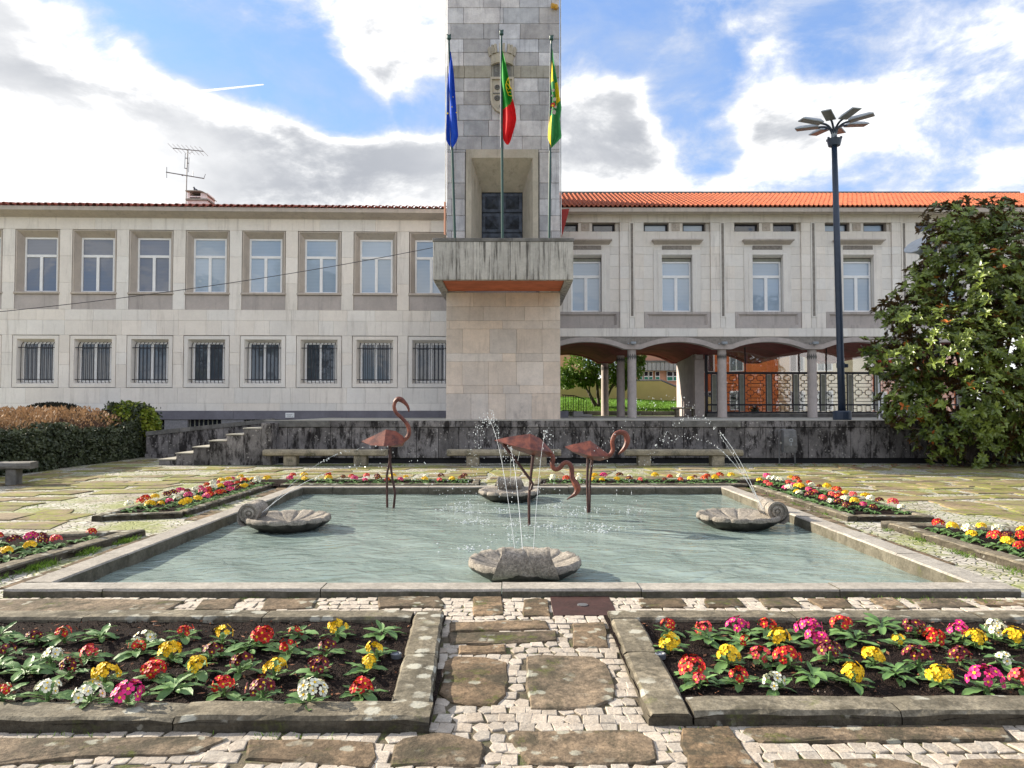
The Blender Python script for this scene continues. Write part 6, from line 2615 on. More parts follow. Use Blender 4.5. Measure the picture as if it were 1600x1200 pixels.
# ------------------------------------------------------------------ flamingos
def flamingo(label, D, foot, scale_px, body, neck, neck_r, beak, legs, hw, neck_y=0.0):
    """rusted sheet-metal bird; all outlines are given as photo pixels on the bird's own plane"""
    o = atY(foot[0], foot[1], D)
    t = thing('flamingo', label, 'sculpture', (o.x, D, WZ), group='rusted metal flamingos in the pool')
    o = Vector((o.x, D, WZ))
    W_ = lambda p, dy=0.0: atY(p[0], p[1], D) - o + Vector((0, dy, 0))
    b_ = MB()
    vs = []
    n = len(body)
    for (u, top, side, bot, w_) in body:
        a, s_, c_ = W_((u, top)), W_((u, side)), W_((u, bot))
        vs += [a, s_ + Vector((0, -w_ * hw, 0)), c_, s_ + Vector((0, w_ * hw, 0))]
    fs = [(i * 4 + k, i * 4 + (k + 1) % 4, (i + 1) * 4 + (k + 1) % 4, (i + 1) * 4 + k) for i in range(n - 1) for k in range(4)]
    fs += [(3, 2, 1, 0), tuple(4 * (n - 1) + k for k in range(4))]
    b_.add(vs, fs)
    b_.build('body', M['rust'], t)
    pts = spline([W_(p) for p in neck], 5)
    m_ = len(pts)
    rr = []
    for i in range(m_):
        f = i / (m_ - 1) * (len(neck_r) - 1)
        k = min(int(f), len(neck_r) - 2)
        rr.append((neck_r[k] + (neck_r[k + 1] - neck_r[k]) * (f - k)))
    b_ = MB()
    b_.tube(pts, rr, 9)
    b_.build('neck', M['rust'], t)
    bp = spline([W_(p[:2]) for p in beak], 4)
    br = [p[2] for p in beak]
    b_ = MB()
    m_ = len(bp)
    r2 = []
    for i in range(m_):
        f = i / (m_ - 1) * (len(br) - 1)
        k = min(int(f), len(br) - 2)
        r2.append(br[k] + (br[k + 1] - br[k]) * (f - k))
    b_.tube(bp, r2, 8)
    b_.build('head', M['rust'], t)
    for lg, dy in legs:
        b_ = MB()
        pts = [W_(p, dy) for p in lg]
        last = pts[-1]
        b_.tube(pts, [.026] + [.021] * (len(pts) - 1), 7)
        b_.build('leg', M['rust_dark'], t)
    return t


c1 = lambda L: [(550 + x / 6.318, 610 + y / 6.318) for x, y in L]
c2 = lambda L: [(760 + x / 6.667, 660 + y / 6.667) for x, y in L]
b1 = lambda L: [(550 + a / 6.318, 610 + b / 6.318, 610 + c / 6.318, 610 + d / 6.318, e) for a, b, c, d, e in L]
b2 = lambda L: [(760 + a / 6.667, 660 + b / 6.667, 660 + c / 6.667, 660 + d / 6.667, e) for a, b, c, d, e in L]
k1 = lambda L: [(550 + x / 6.318, 610 + y / 6.318, r_) for x, y, r_ in L]
k2 = lambda L: [(760 + x / 6.667, 660 + y / 6.667, r_) for x, y, r_ in L]
flamingo('rusted metal flamingo with its neck raised high, left of the three', 13.06, c1([(345, 1155)])[0], 1,
         b1([(95, 500, 506, 512, .05), (200, 452, 538, 545, .6), (335, 385, 542, 556, 1), (430, 400, 538, 560, .95), (500, 448, 525, 552, .5), (518, 476, 505, 520, .2)]),
         c1([(500, 500), (540, 470), (563, 420), (553, 350), (505, 285), (440, 225), (416, 165), (425, 112)]), [.035, .036, .036, .034, .032, .030, .030, .032],
         k1([(418, 118, .032), (450, 88, .046), (485, 92, .048), (520, 120, .034), (545, 150, .026), (560, 185, .02), (560, 212, .01)]),
         [(c1([(368, 545), (376, 660), (340, 835), (345, 1190)]), .03), (c1([(378, 545), (378, 690), (402, 870), (430, 1010), (412, 1180)]), -.04)], .22)
flamingo('rusted metal flamingo bending its head to the water on one straight leg', 11.06, c2([(446, 1085)])[0], 1,
         b2([(88, 184, 188, 194, .04), (230, 150, 225, 262, .6), (455, 118, 275, 340, 1), (560, 165, 288, 364, .95), (650, 262, 300, 356, .45), (690, 312, 322, 345, .15)]),
         c2([(672, 330), (694, 372), (686, 440), (712, 488), (760, 478), (805, 428), (850, 422), (886, 470), (890, 560), (912, 615)]), [.036, .035, .034, .034, .033, .033, .034, .036, .038, .040],
         k2([(905, 600, .040), (930, 640, .056), (950, 690, .052), (930, 740, .036), (890, 770, .022), (838, 802, .008)]),
         [(c2([(485, 345), (462, 560), (442, 800), (446, 1130)]), 0), (c2([(175, 225), (320, 410), (455, 590), (482, 636), (462, 700)]), -.05)], .24)
flamingo('rusted metal flamingo with its neck curled over, right of the three', 12.4, c2([(1066, 935)])[0], 1,
         b2([(820, 250, 257, 262, .05), (900, 228, 300, 312, .55), (1080, 188, 340, 388, 1), (1180, 262, 348, 400, .75), (1270, 325, 350, 378, .3)]),
         c2([(1225, 362), (1285, 342), (1318, 285), (1312, 195), (1345, 122), (1405, 98)]), [.036, .036, .034, .034, .036, .04],
         k2([(1395, 102, .038), (1445, 118, .048), (1468, 180, .05), (1450, 250, .04), (1410, 300, .026), (1372, 332, .008)]),
         [(c2([(1057, 370), (1048, 600), (1058, 970)]), -.03), (c2([(1103, 385), (1083, 600), (1074, 970)]), .04)], .22)

# ------------------------------------------------------------------ water jets
drop_mb = MB()


def jet(label, p0, p1, apex_z, brk=.45, r0=.0027, spread=.05, n=60, drops=70):
    """thin stream leaving a nozzle that breaks into drops and falls back to the pool"""
    p0, p1 = Vector(p0), Vector(p1)
    h0, h1 = apex_z - p0.z, apex_z - p1.z
    tA = math.sqrt(h0) / (math.sqrt(h0) + math.sqrt(h1))

    def P_(t):
        q = p0.lerp(p1, t)
        k = (t - tA)
        q.z = apex_z - (h0 / tA ** 2 if t < tA else h1 / (1 - tA) ** 2) * k * k
        return q
    b_ = MB()
    m_ = 14
    b_.tube([P_(brk * i / m_) - p0 for i in range(m_ + 1)], [r0 * (1 - .45 * i / m_) for i in range(m_ + 1)], 5)
    o_ = thing('water_jet', label, 'water jet', p0, group='water jets from the shells')
    b_.build('stream', M['drop'], o_)
    b_ = MB()
    for i in range(int(drops * .65)):
        t = random.uniform(brk * .7, 1.0)
        s_ = spread * max(.1, (t - brk * .7)) * 1.6
        c_ = P_(t) + Vector((random.gauss(0, s_), random.gauss(0, s_), random.gauss(0, s_)))
        if c_.z < WZ:
            continue
        rr = random.uniform(.003, .0075)
        e = rr * random.uniform(1, 2.6)
        b_.add([c_ + Vector(q) for q in ((rr, 0, 0), (-rr, 0, 0), (0, rr, 0), (0, -rr, 0), (0, 0, e), (0, 0, -e))],
               [(0, 2, 4), (2, 1, 4), (1, 3, 4), (3, 0, 4), (2, 0, 5), (1, 2, 5), (3, 1, 5), (0, 3, 5)])
    b_.v = [tuple(Vector(v) - p0) for v in b_.v]
    stuff(b_.build('drops', M['drop'], o_))
    return p1


lands = []
nz = WZ + .24
lands.append(jet('left water jet rising from the nearest shell', SHF + Vector((-.09, -.24, .16)), (-.75, 13.3, WZ), 1.50, .42, drops=140, spread=.09))
lands.append(jet('middle thin water jet rising from the nearest shell', SHF + Vector((-.02, -.24, .16)), (-.20, 12.6, WZ), 1.15, .4, .004))
lands.append(jet('right water jet rising from the nearest shell', SHF + Vector((.07, -.24, .16)), (.75, 13.0, WZ), 1.35, .42, drops=110, spread=.07))
lands.append(jet('left water jet falling forward from the back shell', SHB + Vector((-.09, .24, .16)), (-.62, 11.2, WZ), 1.55, .3, drops=160, spread=.10))
lands.append(jet('middle water jet falling forward from the back shell', SHB + Vector((.02, .24, .16)), (.0, 9.9, WZ), 1.05, .3, .005))
lands.append(jet('right water jet falling forward from the back shell', SHB + Vector((.09, .24, .16)), (.55, 10.9, WZ), 1.2, .3, .005, drops=90))
lands.append(jet('upper water jet springing right from the left shell', SHL + Vector((-.24, .09, .16)), (-.65, 12.3, WZ), 1.05, .32, drops=90))
lands.append(jet('lower water jet springing right from the left shell', SHL + Vector((-.24, -.07, .16)), (-.55, 11.3, WZ), .80, .32, .005))
lands.append(jet('high water jet arching left from the right shell', SHR + Vector((.24, .09, .16)), (.95, 12.0, WZ), 1.80, .2, drops=150, spread=.09))
lands.append(jet('low water jet arching left from the right shell', SHR + Vector((.24, -.07, .16)), (1.3, 10.9, WZ), 1.25, .28, .005, drops=110))
lands.append(jet('middle water jet arching left from the right shell', SHR + Vector((.24, .02, .16)), (1.9, 12.4, WZ), 1.5, .28, .005, drops=110))
b_ = MB()
for c_ in lands + [at(712, 797, WZ), at(800, 822, WZ), at(915, 797, WZ), at(940, 832, WZ), at(730, 860, WZ), at(880, 828, WZ)]:
    for k in range(34):
        a, r_ = random.uniform(0, 6.283), abs(random.gauss(0, .16))
        p = Vector((c_.x + r_ * math.cos(a) * 1.3, c_.y + r_ * math.sin(a), WZ + abs(random.gauss(0, .03))))
        rr = random.uniform(.004, .012)
        b_.add([p + Vector(q) for q in ((rr * 1.6, 0, 0), (-rr * 1.6, 0, 0), (0, rr, 0), (0, -rr, 0), (0, 0, rr), (0, 0, -rr))],
               [(0, 2, 4), (2, 1, 4), (1, 3, 4), (3, 0, 4), (2, 0, 5), (1, 2, 5), (3, 1, 5), (0, 3, 5)])
spl = stuff(b_.build('splashes', M['drop']))
tag(spl, 'scattered white splashes where the jets fall into the pool', 'splashes')


# ------------------------------------------------------------------ flower beds
KH = .088


def kerb_stone(p, q, width, parent, h=KH, inward=1, mat='kerb', org=Vector((0, 0, 0)), tilt=0.0):
    """rough kerb stone from p to q (2-D outer line); inner side to the left of p->q"""
    p, q = Vector((p[0], p[1], 0)), Vector((q[0], q[1], 0))
    d = (q - p)
    L_ = d.length
    d.normalize()
    nrm = Vector((-d.y, d.x, 0)) * inward
    n = max(4, int(L_ / .11))
    vs = []
    z_off = random.uniform(-.006, .006)
    for i in range(n + 1):
        a = .004 + (L_ - .008) * i / n
        j = lambda s: random.uniform(-s, s)
        e = .012 if i in (0, n) else 0
        for (w_, z) in ((-.004 + j(.006), -.03), (j(.007), h * .55), (.002 + j(.007), h - .016 - e + j(.005)), (.020 + j(.006), h - e * .6 + z_off + j(.003)), (width * .5, h + z_off + .003 - e * .5 + j(.004)), (width - .02 + j(.004), h - e * .6 + z_off + j(.003)), (width - .004 + j(.004), h - .018 - e), (width, -.03)):
            vs.append(p + d * a + nrm * w_ + Vector((0, 0, z + tilt * (i / n))) - org)
    m_ = 8
    fs = [(i * m_ + k, (i + 1) * m_ + k, (i + 1) * m_ + k + 1, i * m_ + k + 1) for i in range(n) for k in range(m_ - 1)]
    if inward < 0:
        fs = [f[::-1] for f in fs]
    e0 = tuple(range(m_))
    e1 = tuple(reversed(range(n * m_, (n + 1) * m_)))
    fs += [e0, e1] if inward > 0 else [e0[::-1], e1[::-1]]
    b_ = MB()
    b_.add(vs, fs)
    b_.m = [1 if (f % (m_ - 1)) in (0, 1) else 0 for f in range(n * (m_ - 1))] + [1, 1]  # outer faces and ends get the slot with shade in its colour
    return b_.build('kerb_stone', [M[mat], M['kerb_side_shade']], parent)


def bed(label, outline, width, seglen=1.25, soil_h=.052, splits=None):
    """outline is counter-clockwise; returns the thing and the soil polygon"""
    n = len(outline)
    cx = sum(p[0] for p in outline) / n
    cy = sum(p[1] for p in outline) / n
    t = thing('flower_bed', label, 'flower bed', (cx, cy, 0), group='flower beds round the fountain')
    org = Vector((cx, cy, 0))
    for i in range(n):
        p, q = Vector(outline[i]), Vector(outline[(i + 1) % n])
        L_ = (q - p).length
        k = max(1, round(L_ / seglen))
        d = (q - p) / L_
        # each side starts after the width of the corner stone of the side before
        for j in range(k):
            a = p + d * (L_ * j / k + (width + .004 if j == 0 else 0))
            b = p + d * (L_ * (j + 1) / k + (width if j == k - 1 and False else 0))
            if j == k - 1:
                b = q
            kerb_stone(a, b, width, t, org=org)
    # soil sheet
    b_ = MB()
    xs_ = [p[0] for p in outline]
    ys_ = [p[1] for p in outline]
    s_ = .09
    nx = int((max(xs_) - min(xs_)) / s_) + 1
    ny = int((max(ys_) - min(ys_)) / s_) + 1
    idx = {}
    for j in range(ny + 1):
        for i in range(nx + 1):
            x, y = min(xs_) + (max(xs_) - min(xs_)) * i / nx, min(ys_) + (max(ys_) - min(ys_)) * j / ny
            idx[(i, j)] = len(b_.v)
            b_.v.append((x - cx, y - cy, soil_h + random.uniform(-.012, .012)))
    for j in range(ny):
        for i in range(nx):
            x, y = min(xs_) + (max(xs_) - min(xs_)) * (i + .5) / nx, min(ys_) + (max(ys_) - min(ys_)) * (j + .5) / ny
            if inpoly(x, y, outline):
                b_.f.append((idx[(i, j)], idx[(i + 1, j)], idx[(i + 1, j + 1)], idx[(i, j + 1)]))
                b_.m.append(0)
    b_.build('soil', M['soil'], t, smooth=True)
    return t


KW = .225
FL = [(-5.6, 3.86), (-.415, 3.86), (-.525, 5.90), (-5.9, 5.90)]
FR = [(.705, 3.93), (5.9, 3.93), (6.3, 5.90), (.735, 5.90)]
SL_ = [(-7.4, 9.1), (-6.9, 6.9), (-4.98, 7.1), (-4.74, 9.82)]
SR_ = [(5.12, 7.2), (7.0, 7.0), (7.4, 9.6), (5.12, 10.55)]
BL_ = [(-6.1, 11.0), (-4.93, 11.35), (-4.9, 15.5), (-.68, 15.5), (-.70, 16.75), (-6.1, 16.75)]
BR_ = [(4.86, 11.0), (6.1, 10.95), (6.1, 16.75), (.52, 16.75), (.42, 15.5), (4.82, 15.5)]
b1_ = bed('large flower bed left of the path with well spaced primroses', FL, KW)
b2_ = bed('large flower bed right of the path with well spaced primroses', FR, KW)
b3_ = bed('short flower bed by the left front corner of the pool', SL_, .2)
b4_ = bed('short flower bed by the right front corner of the pool', SR_, .2)
b5_ = bed('angled flower strip round the back left corner of the pool', BL_, .15)
b6_ = bed('angled flower strip round the back right corner of the pool', BR_, .15)
BEDS = [FL, FR, SL_, SR_, BL_, BR_]

# grit on the two front beds and fallen brown bits
b_ = MB()
for poly in (FL, FR):
    for _ in range(9500):
        x, y = random.uniform(-5.2, 5.2), random.uniform(4.05, 5.75)
        if not inpoly(x, y, poly) or abs(x) < .65 or abs(x - .1) < .8 and x > 0 and x < .95:
            continue
        r_ = random.uniform(.004, .0115)
        z = .055 + random.uniform(-.006, .008)
        a = random.uniform(0, 6.28)
        vs = [(x + r_ * math.cos(a + k * 2.094) * random.uniform(.7, 1.2), y + r_ * math.sin(a + k * 2.094) * random.uniform(.7, 1.2), z - r_ * .3) for k in range(3)] + [(x, y, z + r_ * .9)]
        b_.add(vs, [(0, 1, 3), (1, 2, 3), (2, 0, 3)])
gr = stuff(b_.build('gravel', M['grit']))
b_ = MB()
for _ in range(420):
    x, y = random.choice((-1, 1)) * random.uniform(.75, 4.6), random.uniform(4.1, 5.7)
    d = Vector((random.gauss(0, 1), random.gauss(0, 1), random.gauss(0, .25))).normalized()
    s_ = Vector((-d.y, d.x, .3)).normalized()
    L_, w_ = random.uniform(.012, .035), random.uniform(.004, .010)
    p = Vector((x, y, .066))
    b_.add([p - d * L_, p + s_ * w_, p + d * L_, p - s_ * w_], [(0, 1, 2, 3)])
stuff(b_.build('dry_leaf_litter', plain('dry_brown_leaf', (.17, .075, .04), .8, .2, var=.4, nscale=30)))

# primroses ---------------------------------------------------------------
lb_ = []
for (L_, W_2, curl) in ((1.0, .40, .22), (1.0, .46, .38), (1.0, .34, .10)):
    b_ = MB()
    n = 6
    vs = []
    for i in range(n + 1):
        t = i / n
        wd = W_2 * (.10 + .9 * math.sin(math.pi * min(1, t * .86 + .06)) ** .9) * (.55 if t < .12 else 1) * (0.25 if i == n else 1)
        z = .30 * t - curl * 1.4 * t * t
        for s_, dz in ((-1, .05), (-.5, .028), (0, 0), (.5, .028), (1, .05)):
            vs.append((t, s_ * wd * .5, z + dz * (1 if t > .05 else .3) + .016 * math.sin(i * 2.7 + s_ * 3)))
    b_.add(vs, [(i * 5 + k, (i + 1) * 5 + k, (i + 1) * 5 + k + 1, i * 5 + k + 1) for i in range(n) for k in range(4)])
    lb_.append(b_.mesh('leaf', M['leaf_primrose'], smooth=True))


def floret_geo(b_, c_, nrm, r_, pet=5):
    """five notched petals and a yellow eye"""
    t1 = nrm.cross(Vector((.2, .9, .3)))
    t1.normalize()
    t2 = nrm.cross(t1)
    a0 = random.uniform(0, 6)
    for k in range(pet):
        a = a0 + 2 * math.pi * k / pet
        P_ = lambda rr, aa, up: c_ + (t1 * math.cos(aa) + t2 * math.sin(aa)) * rr + nrm * up
        b_.add([P_(.12 * r_, a, 0), P_(.74 * r_, a - .60, .12 * r_), P_(1.0 * r_, a - .32, .05 * r_), P_(.94 * r_, a, .0 * r_), P_(1.0 * r_, a + .32, .05 * r_), P_(.74 * r_, a + .60, .12 * r_)], [(0, 1, 2, 3), (0, 3, 4, 5)], 0)
    n = 6
    b_.add([c_ + (t1 * math.cos(2 * math.pi * k / n) + t2 * math.sin(2 * math.pi * k / n)) * r_ * .27 + nrm * r_ * .085 for k in range(n)] + [c_ + nrm * r_ * .12], [(k, (k + 1) % n, n) for k in range(n)], 1)


FLO = {}
for k_ in PETAL:
    b_ = MB()
    floret_geo(b_, Vector((0, 0, 0)), Vector((0, 0, 1)), 1.0)
    FLO[k_] = b_.mesh('flower', [M['petal_' + k_], M['eye']])
sb = MB()
sb.tube([(0, 0, 0), (.0, 0, 1)], [.09, .06], 5)
me_stalk = sb.mesh('stalk', M['leaf_primrose'])


def primrose(x, y, colr, size, label, group, spread=1.0, nleaf=9, nflo=9, leaflen=.115):
    t = thing('primrose', label, 'flower', (x, y, .05), random.uniform(0, 6.28), group)
    for k in range(nleaf):
        a = k * 2.4 + random.uniform(-.3, .3)
        L_ = leaflen * random.uniform(.7, 1.2) * (1 if k > 2 else .75)
        e = random.uniform(-.12, .16) if k > 2 else -random.uniform(.15, .4)
        o_ = place('leaf', random.choice(lb_), t, (.012 * math.cos(a), .012 * math.sin(a), .008 + .004 * (nleaf - k)), scale=L_, rot=(random.uniform(-.25, .25), e, a))
    if colr:
        hgt = (.058 * size + .03) * random.uniform(.8, 1.1)
        lean = (random.uniform(-.015, .015), random.uniform(-.012, .012))
        nflo = max(4, nflo + random.randint(-2, 1))
        for k in range(nflo):
            q = (k + .5) / nflo
            a = k * 2.4 + random.uniform(-.2, .2)
            e = math.sqrt(q) * 1.5
            d = Vector((math.cos(a) * math.sin(e), math.sin(a) * math.sin(e), math.cos(e)))
            r_ = .055 * size
            p = Vector((lean[0], lean[1], hgt - r_ * .4)) + Vector((d.x * r_ * 1.15, d.y * r_ * 1.0, d.z * r_)) + rdir() * .009
            qn = (d + rdir() * .25).normalized().to_track_quat('Z', 'Y')
            o_ = place('flower', FLO[colr], t, p, scale=.0262 * size ** .4 * random.uniform(.8, 1.15))
            o_.rotation_euler = qn.to_euler()
        st = place('stalk', me_stalk, t, (0, 0, 0), scale=(.14 * size ** .5, .14 * size ** .5, hgt - .02))
    return t


R_, Mn, Y_, Mg, Wh, Co = 'red', 'maroon', 'yellow', 'magenta', 'white', 'coral'
CN = {None: 'flowerless', 'red': 'red', 'maroon': 'dark maroon', 'yellow': 'yellow', 'magenta': 'magenta pink', 'white': 'creamy white', 'coral': 'coral pink'}
# (x, y of the bloom in the enlarged crop, colour, size)
LB = {'back row': [(0, 215, None, 1), (130, 203, Mn, .8), (232, 197, R_, .8), (365, 215, None, 1), (520, 205, Wh, 1), (655, 190, R_, .8), (795, 195, Y_, 1), (935, 195, R_, 1.25), (1065, 185, R_, .7), (1205, 175, Y_, 1), (1365, 205, None, 1)],
      'second row': [(20, 252, Mn, .8), (180, 265, Wh, 1), (308, 268, Co, .8), (490, 250, R_, .7), (612, 248, Y_, 1.1), (750, 250, Mn, .95), (890, 255, None, .9), (1028, 240, R_, .9), (1165, 240, Mn, .9), (1345, 247, Y_, .9)],
      'third row': [(0, 325, None, .9), (90, 345, None, .8), (250, 312, Mn, .9), (372, 322, Y_, 1.2), (545, 308, R_, 1.15), (705, 302, Y_, 1), (855, 297, Mn, 1), (980, 315, Y_, 1), (1130, 307, Mn, 1.1), (1310, 300, Y_, .8)],
      'front row': [(10, 405, R_, .7), (170, 397, Wh, .9), (320, 387, Wh, 1.3), (455, 392, Mg, 1.3), (625, 402, None, 1.15), (800, 372, R_, .95), (938, 378, Mn, 1.15), (1105, 397, Wh, 1.25), (1290, 378, R_, .95)]}
RB = {'back row': [(255, 178, R_, .9), (385, 182, Co, 1), (510, 168, Mg, 1.2), (630, 172, R_, .95), (780, 170, Mg, 1.3), (912, 162, R_, 1.2), (1060, 190, None, .9), (1190, 173, Mn, 1.15), (1345, 188, Mg, 1.1), (1490, 185, Wh, 1.2)],
      'second row': [(250, 232, Y_, 1.1), (405, 240, None, .8), (535, 237, R_, .7), (670, 208, Y_, 1.1), (810, 218, Mg, 1.2), (960, 240, None, .9), (1130, 240, Y_, .6), (1265, 212, R_, 1.15), (1415, 218, Y_, 1.1), (1570, 218, Y_, 1.1)],
      'third row': [(345, 312, R_, 1.3), (475, 278, Y_, 1.15), (600, 278, Co, .95), (705, 283, R_, 1.25), (865, 260, Mn, 1.3), (1030, 282, Y_, 1.1), (1200, 288, Mn, 1.25), (1360, 278, Mn, 1.1), (1525, 298, Wh, .75)],
      'front row': [(370, 382, Co, .6), (525, 367, R_, .85), (660, 377, Wh, 1), (800, 385, None, 1.05), (945, 352, Y_, 1.1), (1115, 375, None, 1.1), (1285, 352, Y_, 1.15), (1455, 362, Mg, 1.45), (1595, 372, Co, 1.1)]}
for rows_, sc_, ox, oy, side in ((LB, 2.286, 0, 900, 'left'), (RB, 2.424, 940, 900, 'right')):
    for rname, L_ in rows_.items():
        order = list(reversed(L_)) if side == 'left' else L_
        for i, (x, y, c_, s_) in enumerate(order):
            p = at(ox + x / sc_, oy + y / sc_, .05 + (.075 * s_ + .02 if c_ else .03))
            lab = '%s primrose in bed %s of path, %s, %s from path' % (CN[c_], side, rname, ORD[i + 1])
            leaves_n = 13 if c_ is None else (10 if s_ < .9 else 9)
            primrose(p.x, p.y, c_, s_, lab, 'primroses in the bed %s of the path' % side, nleaf=leaves_n, nflo=6 if s_ < .75 else (9 if s_ < 1.1 else 13), leaflen=.135 if c_ else .14)

# smaller plants of the strips: three parts each, shared meshes
SM = {}
for c_ in PETAL:
    for v_ in range(2):
        b_ = MB()
        for k in range(13):
            q = (k + .5) / 13
            a = k * 2.4 + random.uniform(-.2, .2)
            e = math.sqrt(q) * 1.3
            d = Vector((math.cos(a) * math.sin(e), math.sin(a) * math.sin(e), math.cos(e)))
            floret_geo(b_, Vector((0, 0, .10)) + Vector((d.x * .062, d.y * .062, d.z * .05)), (d + rdir() * .3).normalized(), .032)
        SM[(c_, v_)] = b_.mesh('flower_head', [M['petal_' + c_], M['eye']])
ros = []
for v_ in range(3):
    b_ = MB()
    for k in range(13):
        a = k * 2.4 + random.uniform(-.3, .3)
        L_ = random.uniform(.09, .15)
        d = Vector((math.cos(a), math.sin(a), random.uniform(.05, .55))).normalized()
        nrm = (Vector((0, 0, 1)) - d * d.z).normalized()
        b_.add(leaf_pts(Vector((d.x * .01, d.y * .01, .01)), d, nrm, L_, L_ * .42, .2, .35), LEAF_F)
    ros.append(b_.mesh('leaf_rosette', M['leaf_primrose'], smooth=True))
count = 0


def strip_plant(x, y, colr, label, group, s_=1.0):
    global count
    count += 1
    t = thing('primrose', label, 'flower', (x, y, .05), random.uniform(0, 6.28), group)
    t.scale = (s_, s_, s_)
    place('leaf_rosette', random.choice(ros), t)
    if colr:
        place('flower_head', SM[(colr, random.randrange(2))], t)


cyc = [R_, Y_, Mn, R_, Mg, Y_, Wh, R_, Y_, Co, Mn, Y_, Mg, Wh, R_, None, Y_]


def strip(where, lines, group):
    for ln, (p, q, n, rowname) in enumerate(lines):
        for i in range(n):
            t = (i + .5) / n
            x = p[0] + (q[0] - p[0]) * t + random.uniform(-.05, .05)
            y = p[1] + (q[1] - p[1]) * t + random.uniform(-.05, .05)
            c_ = random.choice(cyc)
            strip_plant(x, y, c_, '%s primrose in %s, %s, %s from %s' % (CN[c_], where, rowname[0], ORD[i + 1], rowname[1]), group, random.uniform(.85, 1.25))


strip('back left flower strip', [((-5.88, 11.55), (-5.88, 16.45), 17, ('outer row', 'near end')), ((-5.50, 11.5), (-5.50, 16.45), 17, ('middle row', 'near end')), ((-5.14, 11.65), (-5.14, 15.9), 15, ('inner row', 'near end')),
                                 ((-4.9, 16.45), (-.9, 16.45), 15, ('row along plaza', 'corner')), ((-4.75, 15.85), (-.9, 15.85), 15, ('row along pool', 'corner'))], 'primroses in the back left strip')
strip('back right flower strip', [((5.88, 11.3), (5.88, 16.45), 17, ('outer row', 'near end')), ((5.46, 11.35), (5.46, 16.45), 17, ('middle row', 'near end')), ((5.08, 11.4), (5.08, 15.9), 15, ('inner row', 'near end')),
                                  ((4.9, 16.45), (.8, 16.45), 15, ('row along plaza', 'corner')), ((4.7, 15.85), (.7, 15.85), 15, ('row along pool', 'corner'))], 'primroses in the back right strip')
strip('short left flower bed', [((-5.12, 9.35), (-5.35, 7.35), 8, ('row beside pool', 'far end')), ((-5.5, 9.05), (-5.75, 7.3), 7, ('second row from pool', 'far end')), ((-5.95, 8.95), (-6.2, 7.3), 6, ('third row from pool', 'far end'))], 'primroses in the short left bed')
strip('short right flower bed', [((5.5, 9.9), (5.5, 7.5), 9, ('row beside pool', 'far end')), ((5.9, 9.7), (5.9, 7.5), 8, ('second row from pool', 'far end')), ((6.3, 9.5), (6.3, 7.5), 7, ('third row from pool', 'far end'))], 'primroses in the short right bed')

# spotlights sunk in the soil of the front beds
for (u, v, lab) in ((619, 1026, 'small round ground spotlight in the soil left of the path'), (1032, 1026, 'small round ground spotlight in the soil right of the path')):
    p = at(u, v, .06)
    s_ = thing('ground_spotlight', lab, 'spotlight', (p.x, p.y, .05), group='ground spotlights in the flower beds')
    b_ = MB()
    b_.lathe([(.02, .0), (.034, .0), (.036, .03), (.030, .034), (.024, .030), (.02, .022)], 16)
    b_.build('housing', M['spot'], s_)
    b_ = MB()
    b_.lathe([(.022, .02), (.014, .026), (.0, .028)], 14)
    b_.build('lens', M['spot_glass'], s_)

# ------------------------------------------------------------------ paving near the camera, piece by piece
pv = struct(place('paving', None))
near_poly = [(-5.5, 2.3), (5.5, 2.3), (5.5, 6.6), (-5.5, 6.6)]
b_ = MB()
b_.add([(-9, -1.2, .009), (9, -1.2, .009), (9, 6.57, .009), (-9, 6.57, .009)], [(0, 1, 2, 3)])
b_.build('joint_bed', M['bed_ground'], pv)
c5 = lambda L: [(600 + x / 3.2, 900 + y / 3.2) for x, y in L]
c4 = lambda L: [(x / 2.286, 900 + y / 2.286) for x, y in L]
c6 = lambda L: [(940 + x / 2.424, 900 + y / 2.424) for x, y in L]
SLABS = [c5(q) for q in (
    [(332, 282), (326, 238), (560, 228), (815, 230), (824, 268), (600, 276)],
    [(325, 345), (322, 288), (600, 282), (868, 276), (874, 322), (740, 333), (545, 344)],
    [(375, 396), (374, 354), (500, 352), (612, 350), (612, 388)],
    [(950, 358), (943, 300), (948, 240), (1100, 236), (1112, 290), (1126, 356), (1040, 362)],
    [(275, 592), (290, 500), (305, 430), (345, 405), (500, 406), (610, 436), (622, 520), (612, 600), (556, 650), (440, 648), (330, 630)],
    [(735, 670), (712, 560), (710, 405), (780, 398), (860, 402), (1040, 404), (1110, 438), (1132, 490), (1168, 560), (1158, 622), (1060, 664), (900, 668)],
    [(660, 850), (618, 800), (640, 784), (1000, 776), (1275, 778), (1340, 822), (1372, 920), (1325, 944), (1000, 950), (800, 950), (722, 938)],
    [(40, 955), (58, 850), (90, 820), (260, 790), (340, 792), (500, 842), (505, 880), (485, 958)],
    [(452, 200), (436, 160), (445, 106), (520, 100), (592, 104), (602, 195), (520, 202)],
    [(698, 207), (694, 122), (760, 116), (822, 120), (828, 205), (760, 207)],
    [(-30, 160), (-30, 112), (120, 108), (270, 108), (306, 140), (300, 162), (150, 160)])]
SLABS += [c4(q) for q in ([(-60, 132), (-60, 92), (160, 84), (330, 86), (620, 88), (660, 92), (600, 126), (300, 134)], [(694, 124), (720, 86), (860, 82), (832, 120)], [(930, 124), (952, 84), (1135, 80), (1112, 118)],
                          [(-120, 690), (-40, 585), (300, 580), (620, 578), (820, 585), (700, 640), (300, 652)], [(870, 655), (890, 588), (1100, 584), (1340, 600), (1345, 650), (1330, 690), (1080, 668)], [(600, 790), (700, 690), (1000, 690), (1040, 790)], [(-60, 800), (0, 700), (420, 690), (560, 692), (520, 800)])]
